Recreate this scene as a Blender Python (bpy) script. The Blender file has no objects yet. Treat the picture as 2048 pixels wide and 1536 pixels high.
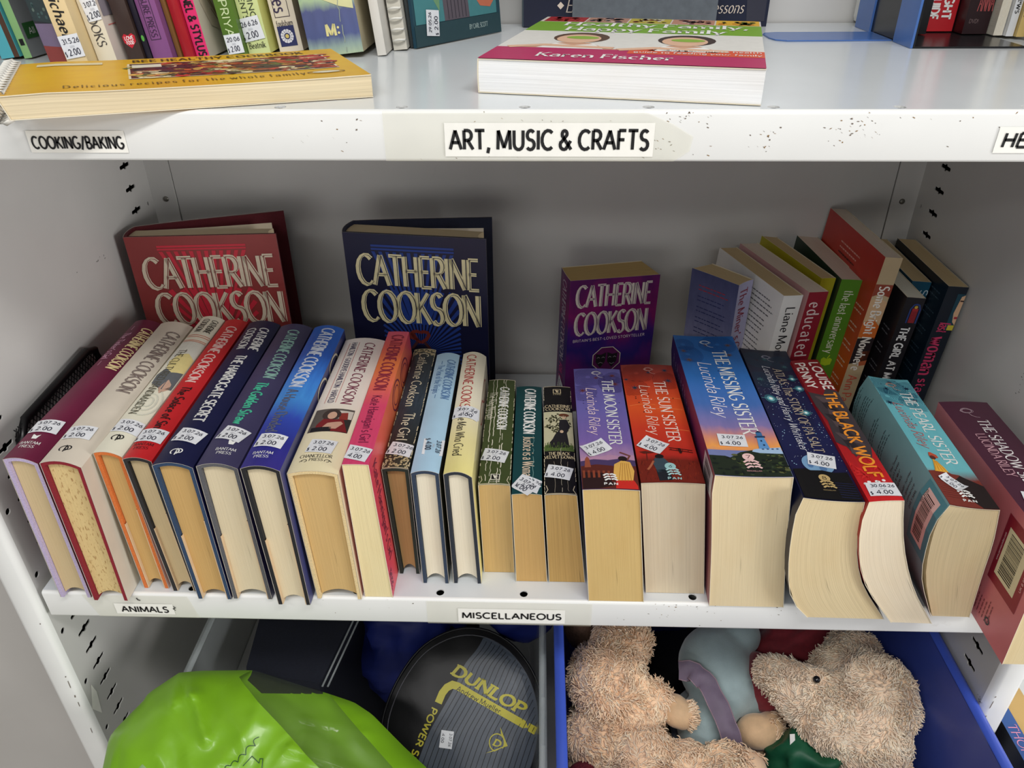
import bpy, math, random
from mathutils import Vector, Matrix
from mathutils.geometry import tessellate_polygon

random.seed(7)
S = bpy.context.scene
COL = S.collection
ZT = 0.4346          # top of the upper shelf; the lower shelf's top is z = 0, both front edges are y = 0
DEPTH = 0.405
XL, XR = -0.494, 0.418

# ---------------------------------------------------------------- camera, world, lights, exposure
cam_d = bpy.data.cameras.new('camera')
cam = bpy.data.objects.new('camera', cam_d)
COL.objects.link(cam)
S.camera = cam
cam_d.sensor_width = 36.0
cam_d.lens = 1546.5 / 2048 * 36.0
cam_d.clip_start = 0.02
PITCH, YAW, ROLL = 0.5567, -0.0345, 0.0079
r0 = Vector((math.cos(YAW), -math.sin(YAW), 0))
fw = Vector((math.sin(YAW) * math.cos(PITCH), math.cos(YAW) * math.cos(PITCH), -math.sin(PITCH)))
u0 = Vector((math.sin(YAW) * math.sin(PITCH), math.cos(YAW) * math.sin(PITCH), math.cos(PITCH)))
rr = r0 * math.cos(ROLL) - u0 * math.sin(ROLL)
uu = r0 * math.sin(ROLL) + u0 * math.cos(ROLL)
cam.matrix_world = Matrix(((rr.x, uu.x, -fw.x, -0.0289), (rr.y, uu.y, -fw.y, -0.497), (rr.z, uu.z, -fw.z, 0.5439), (0, 0, 0, 1)))

W = bpy.data.worlds.new('world')
S.world = W
W.use_nodes = True
bg = W.node_tree.nodes['Background']
bg.inputs[0].default_value = (0.86, 0.93, 1.0, 1)
bg.inputs[1].default_value = 0.16

LAMP = (1, 0.98, 0.955)
def area(name, loc, target, sx, sy, power, col=(1, 0.97, 0.93)):
    d = bpy.data.lights.new(name, 'AREA')
    d.shape = 'RECTANGLE'
    d.size, d.size_y, d.energy, d.color = sx, sy, power, col
    o = bpy.data.objects.new(name, d)
    COL.objects.link(o)
    o.location = loc
    o.rotation_euler = (Vector(target) - Vector(loc)).to_track_quat('-Z', 'Y').to_euler()
    return o

area('ceiling_tube_light', (0.35, -0.95, 1.85), (0, 0.1, 0), 1.3, 0.16, 25, LAMP)
area('ceiling_tube_light', (-0.9, -1.6, 1.85), (0, 0.1, 0), 1.3, 0.16, 13, LAMP)
area('ceiling_tube_light', (-0.5, -3.2, 1.85), (0, 0.2, 0), 2.4, 0.2, 15, LAMP)
area('right_fill_light', (2.4, -1.0, 0.22), (-0.4, 0.1, 0.0), 0.9, 1.0, 42, (1.0, 0.98, 0.96))  # low light from the right, added to brighten the left wall; source unseen
area('front_fill_light', (-0.75, -2.3, -0.05), (0, 0.1, 0.0), 1.1, 0.5, 6, (1.0, 0.98, 0.96))  # added low front light that lifts the soft toys; source unseen

S.view_settings.view_transform = 'Standard'
S.view_settings.look = 'None'
S.view_settings.gamma = 1.0
S.view_settings.use_curve_mapping = False
S.view_settings.exposure = -0.10
S.cycles.max_bounces = 8

# ---------------------------------------------------------------- materials (all procedural)
def lin(c):
    return tuple(((v / 255) / 12.92 if v / 255 <= 0.04045 else ((v / 255 + 0.055) / 1.055) ** 2.4) for v in c)

_M = {}
def mat(name, rgb, rough=0.5, metal=0.0, noise=0.05, scale=60.0, bump=0.0, bscale=300.0, spec=0.5, coat=0.0, trans=0.0, alpha=1.0, sheen=0.0, ior=1.45):
    if name in _M:
        return _M[name]
    m = bpy.data.materials.new(name)
    _M[name] = m
    m.use_nodes = True
    nt = m.node_tree
    b = nt.nodes['Principled BSDF']
    tc = nt.nodes.new('ShaderNodeTexCoord')
    nz = nt.nodes.new('ShaderNodeTexNoise')
    nz.inputs['Scale'].default_value = scale
    nz.inputs['Detail'].default_value = 3
    nt.links.new(tc.outputs['Object'], nz.inputs['Vector'])
    r = nt.nodes.new('ShaderNodeValToRGB')
    c = lin(rgb)
    r.color_ramp.elements[0].position, r.color_ramp.elements[1].position = 0.3, 0.7
    r.color_ramp.elements[0].color = tuple(max(0, v * (1 - noise)) for v in c) + (1,)
    r.color_ramp.elements[1].color = tuple(min(1, v * (1 + noise)) for v in c) + (1,)
    nt.links.new(nz.outputs['Fac'], r.inputs['Fac'])
    nt.links.new(r.outputs['Color'], b.inputs['Base Color'])
    b.inputs['Roughness'].default_value = rough
    b.inputs['Metallic'].default_value = metal
    b.inputs['Specular IOR Level'].default_value = spec
    b.inputs['Coat Weight'].default_value = coat
    b.inputs['Coat Roughness'].default_value = 0.12
    b.inputs['Transmission Weight'].default_value = trans
    b.inputs['Alpha'].default_value = alpha
    b.inputs['Sheen Weight'].default_value = sheen
    b.inputs['IOR'].default_value = ior
    if bump:
        n2 = nt.nodes.new('ShaderNodeTexNoise')
        n2.inputs['Scale'].default_value = bscale
        n2.inputs['Detail'].default_value = 4
        nt.links.new(tc.outputs['Object'], n2.inputs['Vector'])
        bp = nt.nodes.new('ShaderNodeBump')
        bp.inputs['Strength'].default_value = bump
        bp.inputs['Distance'].default_value = 0.002
        nt.links.new(n2.outputs['Fac'], bp.inputs['Height'])
        nt.links.new(bp.outputs['Normal'], b.inputs['Normal'])
    return m

def ink(rgb, name=None, rough=0.45):
    return mat(name or 'ink_%d_%d_%d' % rgb, rgb, rough, noise=0.03, scale=200)

def cover(rgb, rough=0.38, noise=0.06, scale=25):
    return mat('cover_%d_%d_%d' % rgb, rgb, rough, noise=noise, scale=scale, bump=0.04, bscale=140)

def cloth(rgb):
    return mat('cloth_%d_%d_%d' % rgb, rgb, 0.75, noise=0.15, scale=900, bump=0.15, bscale=1500)

def grad(name, stops, axis=0, rough=0.38, mottle=0.25, mscale=8.0, warp=0.04):
    """Printed artwork: a colour ramp along one UV axis of the cover, with mottled ink."""
    if name in _M:
        return _M[name]
    m = bpy.data.materials.new(name)
    _M[name] = m
    m.use_nodes = True
    nt = m.node_tree
    b = nt.nodes['Principled BSDF']
    uv = nt.nodes.new('ShaderNodeUVMap')
    sp = nt.nodes.new('ShaderNodeSeparateXYZ')
    nt.links.new(uv.outputs['UV'], sp.inputs[0])
    nz = nt.nodes.new('ShaderNodeTexNoise')
    nz.inputs['Scale'].default_value = mscale
    nz.inputs['Detail'].default_value = 6
    nt.links.new(uv.outputs['UV'], nz.inputs['Vector'])
    ma = nt.nodes.new('ShaderNodeMath')
    ma.operation = 'MULTIPLY_ADD'
    nt.links.new(nz.outputs['Fac'], ma.inputs[0])
    ma.inputs[1].default_value = warp * 2
    sb = nt.nodes.new('ShaderNodeMath')
    sb.operation = 'SUBTRACT'
    nt.links.new(sp.outputs[axis], sb.inputs[0])
    sb.inputs[1].default_value = warp
    nt.links.new(sb.outputs[0], ma.inputs[2])
    r = nt.nodes.new('ShaderNodeValToRGB')
    els = r.color_ramp.elements
    while len(els) < len(stops):
        els.new(0.5)
    for e, (p, c) in zip(els, stops):
        e.position = p
        e.color = lin(c) + (1,)
    nt.links.new(ma.outputs[0], r.inputs['Fac'])
    mx = nt.nodes.new('ShaderNodeMix')
    mx.data_type = 'RGBA'
    mx.blend_type = 'OVERLAY'
    mx.inputs[0].default_value = mottle
    nt.links.new(r.outputs['Color'], mx.inputs[6])
    nt.links.new(nz.outputs['Fac'], mx.inputs[7])
    nt.links.new(mx.outputs[2], b.inputs['Base Color'])
    b.inputs['Roughness'].default_value = rough
    return m

def pages(rgb, streak=0.35, foxing=0.0, fine=1500.0, name=None):
    """Cut page edges: fine lines across the thickness (UV in metres), faint blotches, a few dark gaps."""
    key = name or 'pages_%d_%d_%d_%d_%d' % (*rgb, streak * 100, foxing * 100)
    if key in _M:
        return _M[key]
    m = bpy.data.materials.new(key)
    _M[key] = m
    m.use_nodes = True
    nt = m.node_tree
    b = nt.nodes['Principled BSDF']
    uv = nt.nodes.new('ShaderNodeUVMap')
    def noise(sx, sy, det):
        mp = nt.nodes.new('ShaderNodeMapping')
        mp.inputs['Scale'].default_value = (sx, sy, 1)
        nt.links.new(uv.outputs['UV'], mp.inputs['Vector'])
        n = nt.nodes.new('ShaderNodeTexNoise')
        n.inputs['Scale'].default_value = 1
        n.inputs['Detail'].default_value = det
        nt.links.new(mp.outputs[0], n.inputs['Vector'])
        return n
    def mix(a_sock, colb, fac_sock, mode='MIX'):
        mx = nt.nodes.new('ShaderNodeMix')
        mx.data_type = 'RGBA'
        mx.blend_type = mode
        nt.links.new(fac_sock, mx.inputs[0])
        nt.links.new(a_sock, mx.inputs[6])
        mx.inputs[7].default_value = colb
        return mx.outputs[2]
    def ramp(sock, p0, p1, v0, v1):
        rp = nt.nodes.new('ShaderNodeMapRange')
        rp.inputs[1].default_value, rp.inputs[2].default_value = p0, p1
        rp.inputs[3].default_value, rp.inputs[4].default_value = v0, v1
        nt.links.new(sock, rp.inputs[0])
        return rp.outputs[0]
    c = lin(rgb)
    base = nt.nodes.new('ShaderNodeRGB')
    base.outputs[0].default_value = c + (1,)
    n1 = noise(fine, 6, 2)
    n2 = noise(35, 12, 3)
    n3 = noise(500, 14, 1)
    dk = tuple(v * 0.62 for v in c) + (1,)
    o = mix(base.outputs[0], dk, ramp(n1.outputs['Fac'], 0.35, 0.7, 0, streak))
    o = mix(o, tuple(v * k for v, k in zip(c, (0.90, 0.84, 0.76))) + (1,), ramp(n2.outputs['Fac'], 0.4, 0.75, 0, 0.6))
    o = mix(o, tuple(v * 0.25 for v in c) + (1,), ramp(n3.outputs['Fac'], 0.74, 0.80, 0, 0.55))
    if foxing:
        n4 = noise(420, 170, 3)
        o = mix(o, lin((150, 105, 55)) + (1,), ramp(n4.outputs['Fac'], 0.56, 0.68, 0, foxing))
    nt.links.new(o, b.inputs['Base Color'])
    bp = nt.nodes.new('ShaderNodeBump')
    bp.inputs['Strength'].default_value = 0.35
    bp.inputs['Distance'].default_value = 0.0006
    nt.links.new(n1.outputs['Fac'], bp.inputs['Height'])
    nt.links.new(bp.outputs['Normal'], b.inputs['Normal'])
    b.inputs['Roughness'].default_value = 0.85
    b.inputs['Specular IOR Level'].default_value = 0.2
    return m

def paint(name, rgb, rough, dirt=0.3, dscale=9.0):
    """Enamelled sheet steel with faint grime and scuffs."""
    if name in _M:
        return _M[name]
    m = mat(name, rgb, rough, noise=0.02, scale=14)
    nt = m.node_tree
    b = nt.nodes['Principled BSDF']
    src = b.inputs['Base Color'].links[0].from_socket
    tc = nt.nodes.new('ShaderNodeTexCoord')
    n1 = nt.nodes.new('ShaderNodeTexNoise')
    n1.inputs['Scale'].default_value = dscale
    n1.inputs['Detail'].default_value = 10
    n1.inputs['Roughness'].default_value = 0.72
    nt.links.new(tc.outputs['Object'], n1.inputs['Vector'])
    rp = nt.nodes.new('ShaderNodeMapRange')
    rp.inputs[1].default_value, rp.inputs[2].default_value = 0.66, 0.78
    rp.inputs[3].default_value, rp.inputs[4].default_value = 0, dirt
    nt.links.new(n1.outputs['Fac'], rp.inputs[0])
    mx = nt.nodes.new('ShaderNodeMix')
    mx.data_type = 'RGBA'
    nt.links.new(rp.outputs[0], mx.inputs[0])
    nt.links.new(src, mx.inputs[6])
    mx.inputs[7].default_value = lin((120, 108, 90)) + (1,)
    nt.links.new(mx.outputs[2], b.inputs['Base Color'])
    return m

WHITE = (240, 240, 236)
CREAM = (238, 226, 176)
BLACK = (22, 22, 24)
M_STICK = mat('price_label_paper', (226, 228, 232), 0.5, noise=0.04, scale=180)
M_PRICE = ink((40, 42, 60), 'price_ink')
M_FAINT = ink((196, 198, 204), 'faint_print')

# ---------------------------------------------------------------- mesh building
class MB:
    def __init__(self):
        self.v, self.f, self.m, self.uv, self.sm, self.mats = [], [], [], [], [], []
    def mi(self, m):
        if m not in self.mats:
            self.mats.append(m)
        return self.mats.index(m)
    def add(self, verts, faces, m, smooth=False, uvs=None):
        o = len(self.v)
        k = self.mi(m)
        self.v.extend(tuple(p) for p in verts)
        for f in faces:
            self.f.append(tuple(o + i for i in f))
            self.m.append(k)
            self.sm.append(smooth)
            self.uv.append([uvs[i] if uvs else (0, 0) for i in f])
    def grid(self, rows, m, smooth=True, uvs=None, flip=False):
        n, c = len(rows), len(rows[0])
        vs = [p for r in rows for p in r]
        u = [q for r in uvs for q in r] if uvs else None
        fs = []
        for i in range(n - 1):
            for j in range(c - 1):
                q = (i * c + j, i * c + j + 1, (i + 1) * c + j + 1, (i + 1) * c + j)
                fs.append(q[::-1] if flip else q)
        self.add(vs, fs, m, smooth, u)
    def box(self, a, b, m, bev=0.0):
        (x0, y0, z0), (x1, y1, z1) = a, b
        vs = [(x0, y0, z0), (x1, y0, z0), (x1, y1, z0), (x0, y1, z0), (x0, y0, z1), (x1, y0, z1), (x1, y1, z1), (x0, y1, z1)]
        self.add(vs, [(0, 3, 2, 1), (4, 5, 6, 7), (0, 1, 5, 4), (1, 2, 6, 5), (2, 3, 7, 6), (3, 0, 4, 7)], m)
    def loft(self, rings, m, smooth=True, closed=True, caps=True):
        c = len(rings[0])
        vs = [p for r in rings for p in r]
        fs = []
        for i in range(len(rings) - 1):
            for j in range(c if closed else c - 1):
                k = (j + 1) % c
                fs.append((i * c + j, i * c + k, (i + 1) * c + k, (i + 1) * c + j))
        if caps and closed:
            fs.append(tuple(range(c))[::-1])
            fs.append(tuple((len(rings) - 1) * c + j for j in range(c)))
        self.add(vs, fs, m, smooth)
    def tube(self, pts, r, m, n=8, closed=False):
        pts = [Vector(p) for p in pts]
        rings = []
        N = len(pts)
        for i, p in enumerate(pts):
            a = pts[(i - 1) % N] if (i or closed) else p
            b = pts[(i + 1) % N] if (i < N - 1 or closed) else p
            t = (b - a).normalized()
            up = Vector((0, 0, 1)) if abs(t.z) < 0.9 else Vector((1, 0, 0))
            s = t.cross(up).normalized()
            q = s.cross(t)
            rad = r[i] if isinstance(r, (list, tuple)) else r
            rings.append([p + (s * math.cos(2 * math.pi * k / n) + q * math.sin(2 * math.pi * k / n)) * rad for k in range(n)])
        if closed:
            rings.append(rings[0])
        self.loft(rings, m, True, True, not closed)
    def build(self, name, parent=None, loc=None):
        me = bpy.data.meshes.new(name)
        me.from_pydata(self.v, [], self.f)
        for m in self.mats:
            me.materials.append(m)
        me.polygons.foreach_set('material_index', self.m)
        me.polygons.foreach_set('use_smooth', self.sm)
        ul = me.uv_layers.new(name='UVMap')
        flat = [c for f in self.uv for q in f for c in q]
        ul.data.foreach_set('uv', flat)
        me.update()
        o = bpy.data.objects.new(name, me)
        COL.objects.link(o)
        if parent:
            o.parent = parent
        if loc:
            o.location = loc
        return o

def tag(o, label=None, cat=None, group=None, kind=None):
    if label: o['label'] = label
    if cat: o['category'] = cat
    if group: o['group'] = group
    if kind: o['kind'] = kind
    return o

def thing(name, label, cat, loc=(0, 0, 0), group=None, rot=None):
    o = bpy.data.objects.new(name, None)
    o.empty_display_size = 0.02
    COL.objects.link(o)
    o.location = loc
    if rot:
        o.rotation_euler = rot
    return tag(o, label, cat, group)

# ---------------------------------------------------------------- drawing: a stroke alphabet and 2D artwork
def A(cx, cy, rx, ry, a0, a1):
    n = max(3, int(abs(a1 - a0) / 24))
    return [(cx + rx * math.cos(math.radians(a0 + (a1 - a0) * i / n)), cy + ry * math.sin(math.radians(a0 + (a1 - a0) * i / n))) for i in range(n + 1)]

GL = {
 'A': (.70, [[(0, 0), (.35, 1)], [(.35, 1), (.70, 0)], [(.13, .36), (.57, .36)]]),
 'B': (.58, [[(.06, 0), (.06, 1)], [(.06, 1)] + A(.28, .76, .22, .24, 90, -90) + [(.06, .52)], [(.06, .52)] + A(.30, .26, .27, .26, 90, -90) + [(.06, 0)]]),
 'C': (.68, [A(.40, .5, .38, .5, 48, 312)]),
 'D': (.70, [[(.06, 0), (.06, 1)], [(.06, 1)] + A(.26, .5, .40, .5, 90, -90) + [(.06, 0)]]),
 'E': (.52, [[(.06, 0), (.06, 1)], [(.06, 1), (.50, 1)], [(.06, .52), (.42, .52)], [(.06, 0), (.52, 0)]]),
 'F': (.50, [[(.06, 0), (.06, 1)], [(.06, 1), (.50, 1)], [(.06, .52), (.42, .52)]]),
 'G': (.74, [A(.40, .5, .38, .5, 48, 330) + [(.72, .44)], [(.46, .44), (.74, .44)]]),
 'H': (.66, [[(.06, 0), (.06, 1)], [(.60, 0), (.60, 1)], [(.06, .52), (.60, .52)]]),
 'I': (.14, [[(.07, 0), (.07, 1)]]),
 'J': (.34, [[(.27, 1), (.27, .14)] + A(.13, .14, .14, .16, 0, -120)]),
 'K': (.62, [[(.06, 0), (.06, 1)], [(.56, 1), (.07, .45)], [(.20, .58), (.62, 0)]]),
 'L': (.50, [[(.06, 1), (.06, 0)], [(.06, 0), (.50, 0)]]),
 'M': (.86, [[(.04, 0), (.08, 1)], [(.08, 1), (.43, .08)], [(.43, .08), (.78, 1)], [(.78, 1), (.82, 0)]]),
 'N': (.72, [[(.06, 0), (.06, 1)], [(.06, 1), (.66, 0)], [(.66, 0), (.66, 1)]]),
 'O': (.80, [A(.40, .5, .38, .5, 90, 450)]),
 'P': (.56, [[(.06, 0), (.06, 1)], [(.06, 1)] + A(.28, .73, .25, .27, 90, -90) + [(.06, .46)]]),
 'Q': (.80, [A(.40, .5, .38, .5, 90, 450), [(.46, .2), (.78, -.14)]]),
 'R': (.60, [[(.06, 0), (.06, 1)], [(.06, 1)] + A(.28, .74, .24, .26, 90, -90) + [(.06, .48)], [(.28, .48), (.60, 0)]]),
 'S': (.54, [A(.28, .75, .22, .25, 35, 270)[:-1] + A(.26, .25, .24, .26, 90, -145)]),
 'T': (.60, [[(.30, 0), (.30, 1)], [(0, 1), (.60, 1)]]),
 'U': (.68, [[(.06, 1), (.06, .30)] + A(.34, .30, .28, .31, 180, 360) + [(.62, 1)]]),
 'V': (.68, [[(0, 1), (.34, 0)], [(.34, 0), (.68, 1)]]),
 'W': (.98, [[(0, 1), (.26, 0)], [(.26, 0), (.49, .9)], [(.49, .9), (.72, 0)], [(.72, 0), (.98, 1)]]),
 'X': (.66, [[(0, 1), (.66, 0)], [(.64, 1), (.02, 0)]]),
 'Y': (.64, [[(0, 1), (.32, .45)], [(.64, 1), (.32, .45)], [(.32, .45), (.32, 0)]]),
 'Z': (.60, [[(.04, 1), (.56, 1), (.02, 0), (.60, 0)]]),
 'a': (.50, [[(.07, .50)] + A(.25, .43, .19, .20, 140, 0) + [(.44, 0)], [(.44, .36)] + A(.22, .19, .18, .18, 90, 270) + [(.44, .12)]]),
 'b': (.54, [[(.07, 1), (.07, 0)], A(.28, .31, .22, .32, 160, -160)]),
 'c': (.46, [A(.27, .31, .22, .31, 50, 310)]),
 'd': (.54, [[(.47, 1), (.47, 0)], A(.26, .31, .22, .32, 20, 340)]),
 'e': (.50, [[(.05, .34), (.47, .34)], A(.27, .31, .21, .31, 5, 312)]),
 'f': (.34, [[(.14, 0), (.14, .80)] + A(.27, .80, .13, .20, 180, 50), [(.02, .60), (.32, .60)]]),
 'g': (.54, [A(.26, .31, .21, .31, 20, 340), [(.47, .60), (.47, -.12)] + A(.26, -.12, .21, .18, 0, -140)]),
 'h': (.54, [[(.07, 0), (.07, 1)], [(.07, .40)] + A(.27, .40, .20, .22, 160, 0) + [(.47, 0)]]),
 'i': (.14, [[(.07, 0), (.07, .62)], [(.07, .80), (.07, .92)]]),
 'j': (.16, [[(.09, .62), (.09, -.14)] + A(-.03, -.14, .12, .14, 0, -90), [(.09, .80), (.09, .92)]]),
 'k': (.50, [[(.07, 0), (.07, 1)], [(.46, .62), (.08, .26)], [(.18, .36), (.50, 0)]]),
 'l': (.14, [[(.07, 0), (.07, 1)]]),
 'm': (.82, [[(.07, 0), (.07, .62)], [(.07, .42)] + A(.24, .42, .17, .20, 160, 0) + [(.41, 0)], [(.41, .42)] + A(.58, .42, .17, .20, 160, 0) + [(.75, 0)]]),
 'n': (.54, [[(.07, 0), (.07, .62)], [(.07, .40)] + A(.27, .40, .20, .22, 160, 0) + [(.47, 0)]]),
 'o': (.54, [A(.27, .31, .22, .31, 90, 450)]),
 'p': (.54, [[(.07, .62), (.07, -.30)], A(.28, .31, .22, .32, 160, -160)]),
 'q': (.54, [[(.47, .62), (.47, -.30)], A(.26, .31, .22, .32, 20, 340)]),
 'r': (.36, [[(.07, 0), (.07, .62)], [(.07, .38)] + A(.26, .42, .19, .20, 170, 60)]),
 's': (.42, [A(.22, .47, .16, .15, 35, 270)[:-1] + A(.20, .16, .18, .16, 90, -145)]),
 't': (.34, [[(.14, .86), (.14, .14)] + A(.26, .14, .12, .14, 180, 290), [(.02, .60), (.32, .60)]]),
 'u': (.54, [[(.07, .62), (.07, .22)] + A(.27, .22, .20, .22, 180, 350), [(.47, .62), (.47, 0)]]),
 'v': (.48, [[(0, .62), (.24, 0)], [(.24, 0), (.48, .62)]]),
 'w': (.74, [[(0, .62), (.19, 0)], [(.19, 0), (.37, .55)], [(.37, .55), (.55, 0)], [(.55, 0), (.74, .62)]]),
 'x': (.48, [[(0, .62), (.48, 0)], [(.46, .62), (.02, 0)]]),
 'y': (.48, [[(0, .62), (.24, 0)], [(.48, .62), (.24, 0), (.13, -.28)]]),
 'z': (.44, [[(.03, .62), (.41, .62), (.02, 0), (.44, 0)]]),
 '0': (.56, [A(.28, .5, .24, .5, 90, 450)]), '1': (.34, [[(.04, .8), (.22, 1), (.22, 0)]]),
 '2': (.54, [A(.26, .72, .22, .28, 160, -20) + [(.04, 0), (.52, 0)]]),
 '3': (.54, [A(.24, .76, .21, .24, 140, -80), A(.24, .26, .25, .27, 85, -140)]),
 '4': (.58, [[(.44, 0), (.44, 1), (.02, .3), (.58, .3)]]), '5': (.54, [[(.48, 1), (.12, 1), (.08, .56)] + A(.25, .32, .25, .32, 115, -140)]),
 '6': (.54, [[(.44, 1), (.1, .45)], A(.27, .30, .22, .30, 90, 450)]), '7': (.52, [[(.02, 1), (.50, 1), (.16, 0)]]),
 '8': (.54, [A(.27, .75, .19, .25, 90, 450), A(.27, .26, .23, .26, 90, 450)]),
 '9': (.54, [A(.27, .70, .22, .30, 90, 450), [(.49, .66), (.2, 0)]]),
 '.': (.16, [[(.08, 0), (.08, .1)]]), ',': (.2, [[(.12, .1), (.04, -.2)]]), '-': (.36, [[(.04, .4), (.32, .4)]]),
 '/': (.44, [[(0, -.1), (.44, 1.05)]]), "'": (.14, [[(.08, 1), (.06, .74)]]), '$': (.54, [A(.28, .72, .20, .20, 35, 270)[:-1] + A(.26, .28, .23, .24, 90, -145), [(.27, 1.05), (.27, -.08)]]),
 '&': (.76, [[(.72, 0), (.16, .72)] + A(.30, .82, .15, .17, 200, -20)[0:] + [(.12, .40)] + A(.28, .25, .24, .25, 150, 300) + [(.68, .46)]]),
 '*': (.3, [[(.15, .45), (.15, .60)]]), '!': (.16, [[(.08, 1), (.08, .3)], [(.08, 0), (.08, .1)]]), ':': (.16, [[(.08, 0), (.08, .1)], [(.08, .5), (.08, .6)]]),
}

class Art:
    """2D polygons in a surface's own coordinates (metres)."""
    def __init__(self):
        self.items = []
    def poly(self, pts, m, layer=1):
        self.items.append((list(pts), [tuple(t) for t in tessellate_polygon([[Vector((p[0], p[1], 0)) for p in pts]])] if len(pts) > 4 else [tuple(range(len(pts)))], m, layer))
        return self
    def rect(self, a0, b0, a1, b1, m, layer=1, n=6):
        pts, fs = [], []
        for i in range(n + 1):
            t = b0 + (b1 - b0) * i / n
            pts += [(a0, t), (a1, t)]
        for i in range(n):
            fs.append((2 * i, 2 * i + 1, 2 * i + 3, 2 * i + 2))
        self.items.append((pts, fs, m, layer))
        return self
    def line(self, pts, w, m, layer=1, pen=None, closed=False):
        """A stroked polyline; w is a width, pen=(thick, thin) varies it like a broad nib."""
        P = [Vector((p[0], p[1])) for p in pts]
        n = len(P)
        if n < 2:
            return self
        vs = []
        for i in range(n):
            if closed or (P[0] - P[-1]).length < 1e-7:
                a, b = P[i - 1] if i else P[-2], P[i + 1] if i < n - 1 else P[1]
            else:
                a, b = P[max(0, i - 1)], P[min(n - 1, i + 1)]
            d1 = (P[i] - a)
            d2 = (b - P[i])
            t = ((d1.normalized() if d1.length else Vector((0, 0))) + (d2.normalized() if d2.length else Vector((0, 0))))
            if t.length < 1e-6:
                t = d1 if d1.length else d2
            t.normalize()
            nn = Vector((-t.y, t.x))
            k = 1.0
            if d1.length and d2.length:
                cs = max(0.5, nn.dot(Vector((-d2.normalized().y, d2.normalized().x))))
                k = 1 / cs
            ww = w if pen is None else pen[1] + (pen[0] - pen[1]) * abs(t.dot(pen[2]))
            vs += [P[i] + nn * ww * k / 2, P[i] - nn * ww * k / 2]
        self.items.append(([(q.x, q.y) for q in vs], [(2 * i, 2 * i + 1, 2 * i + 3, 2 * i + 2) for i in range(n - 1)], m, layer))
        return self
    def disc(self, c, rx, ry, m, layer=1, n=18):
        return self.poly([(c[0] + rx * math.cos(2 * math.pi * i / n), c[1] + ry * math.sin(2 * math.pi * i / n)) for i in range(n)], m, layer)
    def ring(self, c, rx, ry, w, m, layer=1, a0=0, a1=360, n=20):
        return self.line([(c[0] + rx * math.cos(math.radians(a0 + (a1 - a0) * i / n)), c[1] + ry * math.sin(math.radians(a0 + (a1 - a0) * i / n))) for i in range(n + 1)], w, m, layer)
    def star(self, c, r, m, layer=1, k=8):
        for i in range(k):
            a = 2 * math.pi * i / k
            ex, ey = math.cos(a), math.sin(a)
            self.poly([(c[0] + ex * r, c[1] + ey * r), (c[0] - ey * r * .14, c[1] + ex * r * .14), (c[0] + ey * r * .14, c[1] - ex * r * .14)], m, layer)
        return self
    def text(self, txt, p0, p1, h, m, thick=.14, thin=None, serif=0, slant=0.0, gap=.13, layer=2, inline=None, arm=1.0):
        """Letters from p0 to p1 along their middle line, cap height h; up is 90 degrees left of that direction."""
        p0, p1 = Vector(p0), Vector(p1)
        ex = (p1 - p0)
        L = ex.length
        ex.normalize()
        ey = Vector((-ex.y, ex.x))
        adv, x = [], 0.0
        for ch in txt:
            adv.append(x)
            x += (.30 if ch == ' ' else GL[ch][0] + gap)
        tot = max(0.05, x - gap)
        sx, sy = L / tot, h
        k = math.sqrt(sx * sy)
        thin = thick if thin is None else thin
        nib = Vector((math.sin(math.radians(-26)), math.cos(math.radians(-26))))
        o = p0 - ey * h / 2
        def tr(gx, gy):
            q = o + ex * ((gx + slant * gy) * sx if not slant else gx * sx + slant * gy * sy) + ey * gy * sy
            return q
        def put(loc, wt, wn, mm, lay):
            self.line([tr(*p) for p in loc], 0, mm, lay, pen=(wt * k, wn * k, ex * nib.x + ey * nib.y))
        for ch, gx in zip(txt, adv):
            if ch == ' ':
                continue
            for st in GL[ch][1]:
                pts = [(gx + a, b) for a, b in st]
                put(pts, thick, thin, m, layer)
                if inline:
                    put([(a + inline[1], b) for a, b in pts], inline[2], inline[2] * .4, inline[0], layer + 1)
                if serif:
                    for e, d in ((0, 1), (-1, -2)):
                        q, q2 = pts[e], pts[d]
                        if abs(q[1] - q2[1]) > .6 * abs(q[0] - q2[0]) and len(pts) < 4 and (abs(q[1]) < .02 or abs(q[1] - 1) < .02 or abs(q[1] - .62) < .02 or q[1] < -.25) and abs(q[1] - q2[1]) > .12:
                            if ch in 'AVWMNvwy' and st[e] in ((.35, 1), (.34, 0), (.24, 0), (.43, .08), (.26, 0), (.72, 0), (.19, 0), (.55, 0)):
                                continue
                            if ch in 'EFLBDPR' and ((q[1] > .9 and ch != 'L') or (q[1] < .1 and ch in 'EBDL')):
                                put([(q[0] - serif, q[1]), (q[0], q[1])], thin, thin, m, layer)
                                continue
                            put([(q[0] - serif, q[1]), (q[0] + serif, q[1])], thin, thin, m, layer)
                        elif abs(q[1] - q2[1]) < .02 and ch in 'TEFLZ':
                            dy = -.16 if q[1] > .9 else (.16 if q[1] < .1 else 0)
                            if dy and (e == -1 or ch == 'T'):
                                put([(q[0], q[1]), (q[0], q[1] + dy)], thin, thin, m, layer)
        return self
    def place(self, mb, fn, base=0.00012, step=0.00009):
        for pts, fs, m, layer in self.items:
            vs = [fn(a, b, base + step * layer) for a, b in pts]
            mb.add(vs, fs, m)

SERIF = dict(thick=.135, thin=.045, serif=.11)
ITAL = dict(thick=.105, thin=.04, serif=.07, slant=.22)
SANS = dict(thick=.13)
BOLD = dict(thick=.2)
DECO = dict(thick=.21, thin=.09, gap=.09)

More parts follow.
